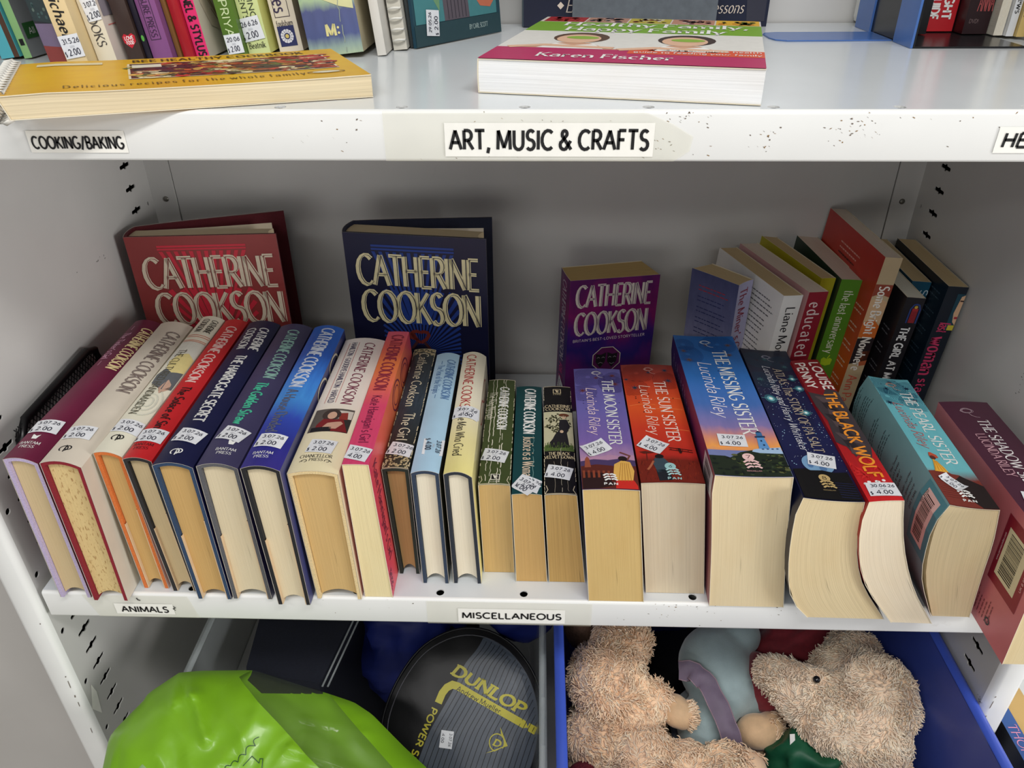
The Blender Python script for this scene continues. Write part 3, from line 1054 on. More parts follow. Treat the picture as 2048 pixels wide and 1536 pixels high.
a = Art()
a.text('CATHERINE COOKSON', (.0185, .0072), (.1010, .0062), .0105, i_cream, **DECO)
a.text("The Tinker's Girl", (.0300, -.0085), (.0840, -.0085), .0068, ink((226, 170, 196)), thick=.18, thin=.10)
for s in (.0145, .0885):
    a.line([(s, -.0085), (s + .0085, -.0085)], .0006, ink((226, 170, 196)))
rooster(a, .2165, -.003, i_w)
bantam(a, .2255, -.003, i_w)
front_book('hardback_book', 'dark burgundy hardback with lilac boards, first in the spine-up row beside the left wall', (-.463, .160), (-.435, .156), (-.466, 0), (-.437, 0), -.006, .246,
           spine=cover((104, 26, 58)), case=cloth((186, 172, 204)), page=PG_TAN, art={'S': a}, stickers=[dict(at=(.2010, -.002), price='2.00', ang=.05)])

a = Art()
a.text('CATHERINE COOKSON', (.0230, .0065), (.1400, .0040), .0125, ink((92, 72, 66)), inline=(ink((226, 218, 208)), .03, .03), **DECO)
monogram(a, .2290, -.004, i_blk)
ar = Art()
for k in range(5):
    ar.rect(.212 - .0 + k * .0062 - .012, .045, .214 + k * .0062 - .012, .128, ink((186, 170, 154)), 1)
front_book('hardback_book', 'cream grey hardback with dark red boards and foxed page edges', (-.431, .159), (-.3975, .155), (-.433, 0), (-.401, 0), -.009, .246,
           spine=cover((212, 202, 186)), case=cloth((134, 28, 42)), page=PG_FOX, art={'S': a, 'R': ar}, shear=-.012, stickers=[dict(at=(.2060, -.003), price='2.00', ang=.02)])

a = Art()
ol = ink((84, 80, 62))
a.poly([(.058, -.0115), (.058, .0115), (.098, .0115), (.118, .0115), (.128, .004), (.112, -.004), (.100, -.0115)], ink((214, 212, 200)))
a.poly([(.086, -.004), (.082, .004), (.090, .0115), (.116, .0115), (.122, .003), (.112, -.006), (.098, -.009)], ink((222, 206, 140)), 2)
a.poly([(.113, -.006), (.120, .0015), (.116, .0112), (.146, .0112), (.150, .002), (.140, -.009), (.124, -.0105)], ink((96, 100, 104)), 3)
a.poly([(.132, .004), (.138, .0085), (.146, .0095), (.156, .004), (.148, .0005)], ink((196, 160, 140)), 3)
for r in (.014, .009, .005):
    a.ring((.172, .0015), r * 1.5, r * .7, .0012, ink((206, 206, 190)), 3)
a.text('CATHERINE', (.0090, .0052), (.0370, .0046), .0062, ink((70, 68, 60)), **DECO)
a.text('COOKSON', (.0080, -.0042), (.0360, -.0050), .0062, ink((70, 68, 60)), **DECO)
for s in (.0435, .0470, .0545, .0570):
    a.rect(s, -.0112, s + .0009, .0112, ink((200, 96, 66)), 2)
a.text('THE CULTURED HANDMAIDEN', (.0760, -.0035), (.1920, -.0040), .0068, ol, layer=5, **SERIF)
monogram(a, .2275, -.001, i_blk)
front_book('hardback_book', 'pale yellow illustrated hardback with orange boards, spine ending in red lines', (-.395, .158), (-.3715, .154), (-.393, 0), (-.3695, 0), .007, .248,
           spine=cover((228, 224, 204)), case=cloth((208, 112, 52)), page=PG_BROWN, art={'S': a}, flap=(214, 186, 150), stickers=[dict(at=(.2105, .001), price='2.00', ang=-.08)])

a = Art()
a.text('CATHERINE COOKSON', (.0180, .0016), (.1310, -.0008), .0100, ink((240, 214, 206)), inline=(ink((196, 60, 56)), .03, .03), **DECO)
a.text('The Solace of Sin', (.1400, .0000), (.2080, .0005), .0085, ink((46, 16, 20)), thick=.21, thin=.11)
bantam(a, .2318, -.002, ink((66, 20, 24)))
front_book('hardback_book', 'bright red hardback with black boards and dark title lettering', (-.370, .154), (-.346, .152), (-.364, 0), (-.3405, 0), .004, .250,
           spine=cover((196, 34, 40)), case=cloth((42, 40, 42)), page=PG_TAN, art={'S': a}, flap=(214, 194, 156), stickers=[dict(at=(.2185, -.001), price='2.00', ang=-.04)])

a = Art()
a.text('CATHERINE', (.0170, .0055), (.0640, .0068), .0088, i_w, inline=(ink((20, 22, 60)), .03, .025), **DECO)
a.text('COOKSON', (.0180, -.0075), (.0620, -.0060), .0088, i_w, inline=(ink((20, 22, 60)), .03, .025), **DECO)
a.text('THE HARROGATE SECRET', (.0760, .0000), (.1930, -.0008), .0098, i_w, inline=(ink((20, 22, 60)), .03, .025), **DECO)
monogram(a, .2370, -.002, i_w)
ar = Art()
ar.poly([(.075, .004), (.079, .018), (.172, .018), (.168, .004)], ink((222, 216, 190)))
front_book('hardback_book', 'navy blue hardback with blue boards, between the bright red book and the slate purple one', (-.341, .155), (-.3075, .153), (-.337, 0), (-.306, 0), -.005, .252,
           spine=cover((18, 22, 62)), case=cloth((44, 66, 96)), page=PG_BROWN, art={'S': a, 'R': ar}, flap=(214, 196, 164), stickers=[dict(at=(.2140, .000), price='2.00', ang=-.22)])

a = Art()
a.text('CATHERINE COOKSON', (.0150, .0016), (.1120, .0032), .0112, ink((150, 196, 182)), inline=(ink((60, 64, 96)), .03, .03), **DECO)
a.text('The Golden Straw', (.1210, .0008), (.1895, -.0008), .0100, ink((70, 186, 150)), thick=.22, thin=.12)
rooster(a, .2165, .003, i_w)
bantam(a, .2268, .0012, i_w)
front_book('hardback_book', 'slate purple hardback with grey boards and green lettering', (-.305, .154), (-.271, .152), (-.3045, 0), (-.2685, 0), -.004, .246,
           spine=cover((62, 58, 92)), case=cloth((92, 92, 96)), page=PG_CREAM, art={'S': a}, flap=(218, 202, 172), stickers=[dict(at=(.2045, .000), price='2.00', ang=-.30)])

a = Art()
a.text('CATHERINE COOKSON', (.0080, .0018), (.1240, -.0030), .0128, ink((226, 232, 240)), inline=(ink((40, 96, 176)), .03, .03), **DECO)
a.text('A House Divided', (.1290, -.0035), (.1965, -.0045), .0105, ink((92, 96, 116)), thick=.18, thin=.10)
bantam(a, .2265, -.0025, i_w)
ar = Art()
for s in (.058, .106):
    ar.ring((s, .010), .017, .008, .0022, ink((206, 200, 176)), 1, 0, 360)
    ar.ring((s, .010), .013, .005, .0012, ink((60, 56, 70)), 1, 0, 360)
gb = grad('jacket_blue_glow', [(0, (40, 96, 190)), (.25, (38, 84, 172)), (.42, (56, 120, 208)), (.58, (66, 140, 214)), (.72, (46, 70, 170)), (.86, (42, 44, 134)), (1, (52, 44, 128))], warp=.05)
front_book('hardback_book', 'glowing blue hardback with black boards and dull grey title', (-.266, .157), (-.2340, .155), (-.2610, 0), (-.2315, 0), -.010, .244,
           spine=gb, left=cover((50, 44, 120)), right=cover((62, 66, 116)), case=cloth((30, 30, 34)), page=PG_CREAM, art={'S': a, 'R': ar}, flap=(220, 206, 172), stickers=[dict(at=(.2090, -.001), price='2.00', ang=-.10)])

a = Art()
pu = ink((118, 34, 66))
a.text('CATHERINE COOKSON', (.0110, .0082), (.1280, .0066), .0098, pu, thick=.15, thin=.06, serif=.08)
a.text('HAMILTON * GOODBYE HAMILTON * HAROLD', (.0100, -.0085), (.1260, -.0085), .0056, ink((58, 52, 92)), thick=.15, thin=.08, serif=.06)
for w in (-.0140, -.0036):
    a.line([(.010, w), (.126, w)], .0004, ink((190, 80, 80)))
a.rect(.1365, -.0185, .1725, .0170, ink((92, 84, 78)), 1)
a.rect(.1395, .004, .152, .0165, ink((206, 198, 186)), 2)
a.poly([(.1440, .0045), (.1420, .0120), (.1530, .0135), (.1545, .0060)], ink((142, 52, 44)), 3)
a.disc((.1465, -.002), .0088, .0085, ink((64, 52, 48)), 3)
a.disc((.1478, -.0012), .0058, .0042, ink((206, 164, 140)), 4)
a.poly([(.153, -.008), (.1545, .002), (.153, .010), (.172, .0165), (.172, -.0125), (.162, -.0125)], ink((124, 32, 36)), 4)
a.poly([(.1600, -.003), (.1570, .0085), (.1600, .011), (.1685, .006), (.1690, -.008)], ink((200, 156, 134)), 5)
a.rect(.166, -.016, .1722, .002, ink((30, 28, 32)), 5)
a.rect(.152, .010, .1722, .0168, ink((48, 46, 44)), 2)
a.text('CHANCELLOR', (.2078, -.0150), (.2078, .0120), .0040, i_blk, **SERIF)
a.text('PRESS', (.2130, -.0060), (.2130, .0055), .0034, i_blk, **SERIF)
for sg in (-1, 1):
    a.ring((.2140, -.0005 + sg * .0095), .0016, .0020, .0006, i_blk, 1, 0, 300)
    a.line([(.2130, -.0005 + sg * .0115), (.2150, -.0005 + sg * .0135)], .0006, i_blk)
gw = grad('jacket_cream', [(0, (236, 226, 220)), (.55, (236, 226, 214)), (.75, (234, 222, 190)), (1, (236, 224, 184))], mottle=.1)
front_book('hardback_book', 'thick white hardback with a painted woman on its spine', (-.232, .146), (-.1895, .146), (-.227, 0), (-.1860, 0), -.002, .228, bulge=.0035,
           spine=gw, case=cloth((224, 200, 150)), page=PG_GOLD, art={'S': a}, stickers=[dict(at=(.1945, .000), price='2.00', ang=-.12)])

a = Art()
i_kp = ink((112, 30, 66))
a.text('CATHERINE COOKSON', (.0090, .0010), (.1175, -.0002), .0120, ink((130, 34, 62)), inline=(ink((214, 86, 80)), .03, .03), **DECO)
a.text("Kate Hannigan's Girl", (.1275, .0000), (.2010, .0008), .0088, i_kp, thick=.13, thin=.07)
ar = Art()
for s, d, r in ((.052, .020, .021), (.100, .016, .020)):
    ar.ring((s, d), r, r * .62, .0016, i_kp, 1)
    ar.ring((s, d), r * .66, r * .40, .0010, i_kp, 1)
ar.text("Kate Hannigan's Girl", (.214, .010), (.214, .118), .013, i_kp, thick=.11, thin=.05)
fake_lines(ar, (.222, .126), (0, 1), (-1, 0), 4, .024, .0022, .0010, i_kp, seed=3)
gk = grad('cover_sunset_pink', [(0, (214, 84, 112)), (.14, (226, 96, 84)), (.30, (232, 124, 66)), (.45, (230, 112, 84)), (.62, (218, 70, 106)), (1, (212, 66, 112))], warp=.03)
gkr = grad('cover_sunset_side', [(0, (206, 72, 90)), (.35, (230, 120, 66)), (.8, (222, 90, 76)), (1, (206, 52, 86))], warp=.06)
front_book('paperback_book', 'pink and orange paperback with swirling loops on its cover', (-.186, .154), (-.1640, .154), (-.1835, 0), (-.1575, 0), .001, .231,
           spine=gk, left=gk, right=gkr, page=pages((236, 220, 172), .3), art={'S': a, 'R': ar}, stickers=[dict(at=(.2165, -.001), price='4.00', ang=-.30)])

a = Art()
cg = ink((222, 214, 186))
a.text('Catherine Cookson', (.0100, .0006), (.1140, -.0006), .0098, cg, thick=.14, thin=.06, serif=.06)
a.text('The Girl', (.1260, .0012), (.1700, -.0006), .0098, cg, thick=.14, thin=.06, serif=.06)
wear(a, .024, .211, ink((214, 200, 164)), 3)
specks(a, 40, .001, .012, .011, ink((206, 190, 150)), .0012, 5)
specks(a, 55, .192, .209, .0112, ink((190, 172, 130)), .0011, 6)
gd = grad('jacket_storm', [(0, (92, 86, 66)), (.06, (44, 52, 58)), (.5, (50, 62, 74)), (.8, (42, 44, 44)), (.88, (50, 48, 40)), (1, (60, 58, 48))], mottle=.7, mscale=14, warp=.1)
front_book('hardback_book', 'worn dark hardback with frayed spine ends and pale lettering', (-.1615, .126), (-.1375, .126), (-.1560, 0), (-.1365, 0), .031, .211, bulge=.0015,
           spine=gd, case=cloth((38, 48, 40)), page=PG_DARK, art={'S': a}, stickers=[dict(at=(.1840, .0012), price='2.00', ang=-.25)])

a = Art()
vb = ink((72, 112, 164))
a.text('CATHERINE COOKSON', (.0155, .0050), (.0900, .0052), .0080, vb, inline=(ink((170, 204, 226)), .03, .03), **DECO)
a.text('The Year of the Virgins', (.0260, -.0045), (.0800, -.0045), .0068, vb, thick=.11, thin=.06)
for s in (.0175, .0825):
    a.line([(s, -.0045), (s + .0065, -.0045)], .0006, vb)
front_book('hardback_book', 'pale sky blue hardback with dark blue boards', (-.134, .131), (-.1095, .131), (-.132, 0), (-.1075, 0), .0195, .203,
           spine=cover((170, 204, 226)), right=cover((40, 44, 48)), case=cloth((44, 58, 78)), page=PG_PALE, art={'S': a}, stickers=[dict(at=(.1680, .0035), price='4.00', ang=-.10 - 1.45)])

a = Art()
a.text('CATHERINE COOKSON', (.0070, -.0030), (.1240, -.0025), .0092, ink((176, 36, 44)), thick=.13, thin=.08)
a.text('The Man Who Cried', (.1180, -.0030), (.1840, -.0030), .0080, ink((46, 42, 40)), thick=.13, thin=.07)
ar = Art()
for s in (.05, .09):
    ar.ring((s, .012), .018, .008, .0014, ink((176, 36, 44)), 1)
gm = grad('jacket_ivory', [(0, (234, 226, 202)), (.45, (236, 228, 204)), (.75, (234, 222, 162)), (1, (232, 220, 142))], mottle=.1)
front_book('hardback_book', 'ivory hardback with red author lettering and black boards', (-.106, .130), (-.0815, .127), (-.103, 0), (-.0770, 0), .020, .207, bulge=.0045,
           spine=gm, case=cloth((38, 44, 54)), page=PG_PALE, art={'S': a, 'R': ar}, stickers=[dict(at=(.1170, -.0005), price='4.00', ang=-.05), dict(at=(.1145, .0006), price='4.00', ang=.03, lift=.0004)])

a = Art()
a.text('CATHERINE COOKSON', (.0160, .0035), (.0920, .0030), .0092, i_w, **DECO)
a.text('The Rag Nymph', (.0250, -.0075), (.0745, -.0085), .0075, ink((214, 210, 190)), thick=.12, thin=.07)
creases(a, (-.0085, -.0045, .0020, .0045), .176, ink((226, 220, 200)), .00065, 2)
wear(a, .029, .176, ink((216, 206, 178)), 5)
corgi(a, .1660, .0005, ink((230, 226, 210)), i_blk)
front_book('paperback_book', 'moss green paperback with white cracks along its spine', (-.078, .107), (-.0495, .107), (-.0755, 0), (-.0460, 0), .0345, .176, bulge=.0012,
           spine=cover((66, 78, 42)), page=PG_GOLD, art={'S': a}, stickers=[dict(at=(.1345, -.0015), price='2.00', ang=-.22)])

a = Art()
a.text('CATHERINE COOKSON', (.0065, .0015), (.0865, .0008), .0108, i_w, **DECO)
a.text('Justice is a Woman', (.0915, .0010), (.1560, .0008), .0105, ink((230, 206, 180)), thick=.14, thin=.07)
creases(a, (.0052,), .176, ink((120, 160, 156)), .0004, 8, .09)
front_book('paperback_book', 'dark teal paperback carrying two overlapping price stickers', (-.048, .106), (-.0215, .106), (-.0445, 0), (-.0150, 0), .0235, .176, bulge=.0012,
           spine=cover((20, 66, 70)), page=PG_BROWN, art={'S': a}, stickers=[dict(at=(.1625, .0022), price='4.00', ang=-.45, lift=.0004), dict(at=(.1650, -.0022), price='4.00', ang=-.72, lift=.0009)])

a = Art()
vk = ink((226, 208, 168))
corgi(a, .0100, -.0002, vk, i_blk)
a.text('CATHERINE', (.0378, -.0128), (.0378, .0125), .0046, vk, **SERIF)
a.text('COOKSON', (.0432, -.0122), (.0432, .0122), .0046, vk, **SERIF)
a.rect(.0480, -.0144, .1135, .0144, ink((200, 194, 160)), 1)
a.rect(.1040, -.0144, .1135, .0144, ink((84, 104, 52)), 2)
rnd = random.Random(11)
for i in range(150):
    r = rnd.uniform(0, 1) ** .5 * .0135
    t = rnd.uniform(0, 6.28)
    s, w = .0690 + r * 1.25 * math.cos(t), -.0005 + r * math.sin(t)
    if abs(w) < .0138 and s > .049:
        a.disc((s, w), .0011, .0009, ink(rnd.choice(((70, 70, 46), (92, 90, 60), (50, 52, 36)))), 3, 6)
for i in range(60):
    s, w = rnd.uniform(.1035, .1125), rnd.uniform(-.0135, .0138)
    a.line([(s, w), (s - rnd.uniform(.002, .005), w + rnd.uniform(-.001, .001))], .0004, ink(rnd.choice(((60, 84, 36), (110, 128, 66)))), 6)
a.poly([(.0625, .0020), (.0620, .0085), (.0730, .0115), (.0800, .0095), (.0850, .0080), (.1075, .0100), (.1095, -.0010), (.1080, -.0095), (.1000, -.0085), (.0950, -.0058), (.0880, -.0035), (.0800, .0008), (.0700, .0005)], ink((34, 32, 36)), 4)
a.disc((.0545, .0058), .0028, .0052, ink((104, 58, 36)), 5)
a.disc((.0580, .0058), .0030, .0022, ink((206, 176, 146)), 5)
a.disc((.0830, .0030), .0024, .0018, ink((206, 176, 146)), 5)
a.text('THE BLACK', (.1178, -.0098), (.1178, .0098), .0044, vk, **SERIF)
a.text('VELVET GOWN', (.1232, -.0138), (.1232, .0138), .0044, vk, **SERIF)
wear(a, .029, .176, ink((214, 200, 170)), 9)
creases(a, (.0015,), .176, ink((190, 180, 160)), .0004, 12, .05)
creases(a, (-.005, .007), .176, ink((150, 140, 124)), .0003, 13, .13)
front_book('paperback_book', 'black paperback with a picture of a woman in a dark gown', (-.0195, .106), (.0090, .106), (-.0135, 0), (.0205, 0), .0235, .176, bulge=.0012,
           spine=cover((20, 19, 21)), page=PG_ROUGH, art={'S': a}, stickers=[dict(at=(.1460, -.001), price='4.00', ang=-.24)])

a = Art()
swirls(a, [(.017, -.010, 11), (.030, .015, 10), (.047, -.017, 9), (.018, .016, 6)], .062, .0235, ink((48, 38, 92)))
br = ink((112, 56, 62))
for s, w, r in ((.014, .0150, .0042), (.030, .0165, .0050), (.043, -.0165, .0046), (.019, -.0020, .0032)):
    a.star((s, w), r, br, 2)
specks(a, 12, .05, .115, .021, ink((44, 34, 84)), .0006, 4)
nest(a, .0095, -.001, ink((216, 210, 220)))
a.text('THE MOON SISTER', (.0235, .0090), (.1325, .0092), .0108, i_w, layer=4, **SERIF)
a.text('Lucinda Riley', (.0385, -.0080), (.1170, -.0080), .0098, ink((240, 214, 220)), layer=4, **ITAL)
a.poly([(.1530, -.0236), (.1490, -.0150), (.1510, -.0060), (.1480, .0020), (.1500, .0120), (.1470, .0236), (.1600, .0236), (.1600, -.0236)], ink((184, 140, 170)), 1)
a.poly([(.1570, -.0236), (.1545, -.0120), (.1560, .0), (.1535, .0100), (.1550, .0236), (.195, .0236), (.195, -.0236)], ink((74, 58, 100)), 2)
a.poly([(.1640, -.0236), (.1620, -.0100), (.1640, .0040), (.1630, .0236), (.1945, .0236), (.1945, -.0236)], ink((92, 38, 30)), 3)
a.poly([(.1720, -.0230), (.1740, -.004), (.1900, .004), (.1944, -.010), (.1944, -.0230)], ink((44, 22, 24)), 4)
for k in range(6):
    a.rect(.1700 + .0002 * k, -.0225 + k * .0042, .1800, -.0205 + k * .0042, ink((140, 66, 44)), 4)
a.poly([(.1505, -.0178), (.1540, -.0196), (.1660, -.0205), (.1660, -.0150), (.1540, -.0160)], ink((150, 78, 56)), 5)
a.poly([(.1620, .0050), (.1560, .0120), (.1580, .0190), (.1700, .0215), (.1850, .0190), (.1870, .0060), (.1740, .0035)], ink((226, 176, 88)), 5)
for k in range(5):
    a.line([(.1600, .0110 + .0015 * k), (.1850, .0070 + .0027 * k)], .0004, ink((172, 116, 48)), 6)
a.disc((.1535, .0130), .0034, .0040, ink((36, 24, 26)), 6)
a.line([(.1560, .0165), (.1490, .0195), (.1460, .0140), (.1445, .0110)], .0016, ink((120, 66, 54)), 6)
a.poly([(.1840, .0050), (.1830, .0200), (.1900, .0225), (.1944, .0225), (.1944, .0040)], ink((206, 44, 36)), 6)
pan_logo(a, .1820, -.0002, i_w, .95)
gmo = grad('cover_violet_dusk', [(0, (98, 92, 160)), (.4, (106, 98, 170)), (.66, (124, 100, 170)), (.78, (176, 138, 172)), (.80, (120, 60, 50)), (1, (80, 36, 30))], warp=.02, mottle=.15)
front_book('paperback_book', 'violet paperback with a woman in a yellow shawl on its spine', (.0115, .131), (.059, .131), (.0225, 0), (.0730, 0), .001, .195,
           spine=gmo, left=cover((112, 100, 170)), page=pages((210, 180, 120), .14), art={'S': a}, stickers=[dict(at=(.1390, -.0095), price='4.00', ang=.52, curl=.02)])

a = Art()
swirls(a, [(.018, -.012, 11), (.032, .018, 10), (.046, -.018, 9)], .060, .0265, ink((104, 30, 26)))
nv = ink((44, 62, 84))
for s, w, r in ((.012, .0175, .0044), (.032, .0185, .0050), (.046, -.0165, .0052), (.030, -.0235, .0032), (.017, .0, .0030)):
    a.star((s, w), r, nv, 2)
specks(a, 9, .055, .10, .022, ink((70, 26, 26)), .0008, 4)
nest(a, .0105, .001, ink((206, 150, 140)))
a.text('THE SUN SISTER', (.0345, .0090), (.1365, .0100), .0112, ink((250, 226, 214)), layer=4, **SERIF)
a.text('Lucinda Riley', (.0420, -.0068), (.1255, -.0060), .0102, ink((248, 216, 200)), layer=4, **ITAL)
for s, w0, w1 in ((.085, -.005, .025), (.066, .006, .026), (.120, .010, .026), (.078, -.025, .0)):
    a.line([(s, w0), (s - .002, (w0 + w1) / 2), (s - .001, w1)], .0007, ink((240, 132, 70)), 1)
dk = ink((44, 16, 14))
for k in (0, 1):
    a.line([(.1465 + .003 * k, .0030), (.1495 + .003 * k, .0235)], .0008, dk, 4)
for k in range(4):
    a.line([(.1470 + k * .0008, .0045 + k * .005), (.1500 + k * .0008, .0050 + k * .005)], .0003, dk, 4)
a.poly([(.1470, .0105), (.1540, .0115), (.1550, .0128), (.1530, .0140), (.1470, .0130)], dk, 5)
a.poly([(.1640, -.027), (.1630, .0), (.1645, .027), (.1945, .027), (.1945, -.027)], ink((116, 34, 22)), 2)
rnd = random.Random(4)
for i in range(110):
    s, w = rnd.uniform(.166, .193), rnd.uniform(-.026, .026)
    a.line([(s, w), (s - rnd.uniform(.002, .004), w + rnd.uniform(-.0008, .0008))], .0003, ink(rnd.choice(((70, 20, 16), (150, 56, 30)))), 3)
a.poly([(.1520, -.024), (.1510, -.018), (.1540, -.010), (.1550, -.020)], ink((90, 32, 24)), 3)
a.line([(.1545, -.0175), (.1650, -.0180)], .0008, ink((90, 32, 24)), 3)
a.disc((.1595, -.0070), .0030, .0038, ink((28, 20, 22)), 5)
a.poly([(.1620, -.0115), (.1620, -.0035), (.1690, .0005), (.1800, -.0010), (.1820, -.0110), (.1700, -.0135)], ink((58, 74, 86)), 5)
a.poly([(.1780, -.0120), (.1780, -.0010), (.1920, .0005), (.1930, -.0110)], ink((30, 34, 42)), 5)
a.line([(.1660, -.0125), (.1740, -.0165), (.1780, -.0190)], .0020, ink((176, 100, 70)), 5)
a.disc((.1735, .0005), .0048, .0048, ink((160, 206, 206)), 6)
a.text('6', (.1735, -.0010), (.1735, .0020), .0034, i_blk, thick=.1, layer=7)
pan_logo(a, .1835, .0015, ink((176, 216, 216)), .95)
gsu = grad('cover_savanna_sunset', [(0, (134, 48, 40)), (.10, (160, 54, 40)), (.2, (206, 66, 36)), (.42, (222, 84, 34)), (.6, (206, 58, 34)), (.8, (186, 44, 34)), (.84, (120, 34, 24)), (1, (80, 24, 20))], warp=.02, mottle=.15)
front_book('paperback_book', 'orange red paperback with a small biplane on its spine', (.0610, .130), (.1145, .130), (.0760, 0), (.1295, 0), .012, .195,
           spine=gsu, left=cover((150, 44, 40)), page=pages((216, 200, 172), .35), art={'S': a}, stickers=[dict(at=(.1430, -.0105), price='4.00', ang=-.62, curl=.01)])

a = Art()
swirls(a, [(.018, .012, 12), (.040, -.022, 10), (.020, -.024, 7)], .066, .031, ink((28, 66, 130)))
br = ink((104, 84, 86))
for s, w, r in ((.020, .0225, .0046), (.040, .0200, .0048), (.034, -.0255, .0042), (.052, -.0225, .0052), (.020, .0, .0036)):
    a.star((s, w), r, br, 2)
specks(a, 12, .06, .12, .028, ink((38, 58, 104)), .0009, 6)
nest(a, .0140, .000, ink((206, 220, 236)), 1.15)
a.text('THE MISSING SISTER', (.0320, .0105), (.1785, .0110), .0135, i_w, layer=4, **SERIF)
a.text('Lucinda Riley', (.0560, -.0085), (.1520, -.0080), .0128, ink((236, 230, 240)), layer=4, **ITAL)
a.poly([(.2030, -.0315), (.2025, .0), (.2030, .0315), (.2375, .0315), (.2375, -.0315)], ink((118, 128, 176)), 1)
a.poly([(.2110, -.0315), (.2110, -.0180), (.2130, -.0140), (.2050, -.0040), (.2020, .0060), (.2030, .0200), (.2040, .0312), (.2375, .0312), (.2375, -.0315)], ink((34, 44, 32)), 2)
rnd = random.Random(8)
for i in range(60):
    s, w = rnd.uniform(.206, .235), rnd.uniform(-.012, .030)
    a.disc((s, w), rnd.uniform(.0008, .002), rnd.uniform(.001, .0035), ink(rnd.choice(((70, 86, 48), (92, 96, 58), (24, 30, 26), (52, 66, 44)))), 3, 7)
for i in range(30):
    s, w = rnd.uniform(.213, .236), rnd.uniform(-.030, .030)
    a.disc((s, w), rnd.uniform(.0008, .002), rnd.uniform(.001, .003), ink((22, 30, 28)), 4, 7)
lt, lt2 = ink((96, 150, 206)), ink((168, 196, 226))
a.poly([(.2040, .0060), (.2010, .0080), (.1995, .0140), (.1985, .0310), (.2075, .0310), (.2060, .0120)], lt2, 4)
a.poly([(.1840, .0145), (.1840, .0205), (.2000, .0220), (.2000, .0130)], lt, 5)
a.rect(.1818, .0132, .1842, .0218, ink((30, 60, 96)), 6, 2)
a.rect(.1768, .0150, .1818, .0200, ink((60, 110, 160)), 6, 2)
a.poly([(.1740, .0175), (.1768, .0148), (.1768, .0202)], ink((24, 40, 70)), 6)
for s, w in ((.1880, .0165), (.1940, .0175)):
    a.rect(s, w, s + .0022, w + .0014, ink((30, 50, 80)), 7, 1)
for w in (.0150, .0190, .0230, .0270):
    a.rect(.2000, w, .2016, w + .0018, ink((60, 90, 130)), 6, 1)
a.disc((.2120, .0010), .0050, .0050, ink((240, 200, 196)), 7)
a.text('7', (.2120, -.0010), (.2120, .0028), .0040, ink((60, 30, 40)), thick=.1, layer=8)
pan_logo(a, .2245, .0018, ink((240, 200, 196)), 1.1, False)
a.text('MACMILLAN', (.2305, -.0040), (.2305, .0080), .0014, ink((200, 150, 150)), thick=.18, layer=5)
al = Art()
for k in range(9):
    fake_lines(al, (.020 + k * .012, -.034), (0, 1), (-1, 0), 2, .024, .0030, .0008, ink((170, 156, 200)), seed=k)
barcode(al, .198, -.030, .234, -.004, ink((226, 214, 216)), i_blk, 'b')
gmi = grad('cover_lighthouse_dusk', [(0, (34, 98, 168)), (.35, (44, 110, 186)), (.55, (70, 112, 184)), (.70, (132, 120, 174)), (.77, (214, 140, 120)), (.83, (244, 164, 84)), (.86, (220, 150, 110)), (1, (120, 120, 160))], warp=.03, mottle=.15)
gml = grad('cover_purple_back', [(0, (38, 24, 84)), (.5, (66, 28, 92)), (.8, (120, 50, 100)), (1, (170, 100, 96))], mottle=.2)
front_book('paperback_book', 'very thick blue paperback with a lighthouse at sunset on its spine', (.117, .151), (.180, .150), (.1315, 0), (.1985, 0), -.0025, .238,
           L=[(.117, .151), (.1165, .138), (.1245, .07), (.1315, 0)], R=[(.180, .150), (.1815, .13), (.1885, .07), (.1985, 0)], bulge=-.001,
           spine=gmi, left=gml, right=cover((40, 60, 110)), page=pages((224, 206, 168), .26), art={'S': a, 'L': al}, shear=.004, stickers=[dict(at=(.1890, -.0075), price='4.00', ang=-.03, size=(.024, .0175))])

a = Art()
gb_ = ink((70, 112, 120))
swirls(a, [(.022, -.012, 10), (.026, .014, 9), (.062, -.016, 9)], .085, .0245, ink((50, 78, 100)))
for s, w, r in ((.0200, -.003, .0040), (.034, .0145, .0042), (.062, -.0165, .0048), (.052, .0165, .004)):
    a.star((s, w), r, gb_, 2)
specks(a, 150, .06, .215, .0235, ink((196, 212, 230)), .0003, 7)
specks(a, 40, .06, .215, .0235, ink((150, 190, 214)), .0006, 9)
for s, w, r in ((.0975, -.0150, .0062), (.0758, .0184, .0046), (.1185, .0131, .0042), (.0579, .0161, .0036)):
    a.disc((s, w), r * 1.2, r, ink((46, 92, 108)), 3)
    a.disc((s, w), r * .7, r * .6, ink((110, 178, 186)), 4)
    a.disc((s, w), r * .35, r * .3, ink((236, 250, 246)), 5)
    a.line([(s, w - r * 1.5), (s, w + r * 1.5)], .0005, ink((110, 178, 186)), 4)
nest(a, .0150, .000, ink((160, 160, 178)))
a.text('ATLAS: The STORY OF PA SALT', (.0395, .0055), (.1800, .0078), .0088, ink((186, 170, 150)), layer=6, **SERIF)
a.text('Lucinda Riley and Harry Whittaker', (.0350, -.0052), (.1790, -.0045), .0078, ink((226, 226, 232)), layer=6, **ITAL)
a.disc((.1975, .0010), .0135, .0135, ink((120, 160, 196)), 3, 24)
for s, w, r in ((.194, -.004, .004), (.200, -.006, .003), (.203, .004, .004), (.198, .0085, .003)):
    a.disc((s, w), r, r * .8, ink((84, 120, 166)), 4)
a.poly([(.2080, -.0235), (.2050, -.0120), (.2070, -.0080), (.2060, .0020), (.2085, .0110), (.2080, .0225), (.2440, .0235), (.2440, -.0235)], ink((16, 16, 18)), 5)
for k in range(7):
    a.line([(.222 + k * .003, .008), (.2235 + k * .003, .0225)], .0003, ink((46, 54, 110)), 6)
a.disc((.2165, .0008), .0048, .0048, ink((196, 168, 112)), 7)
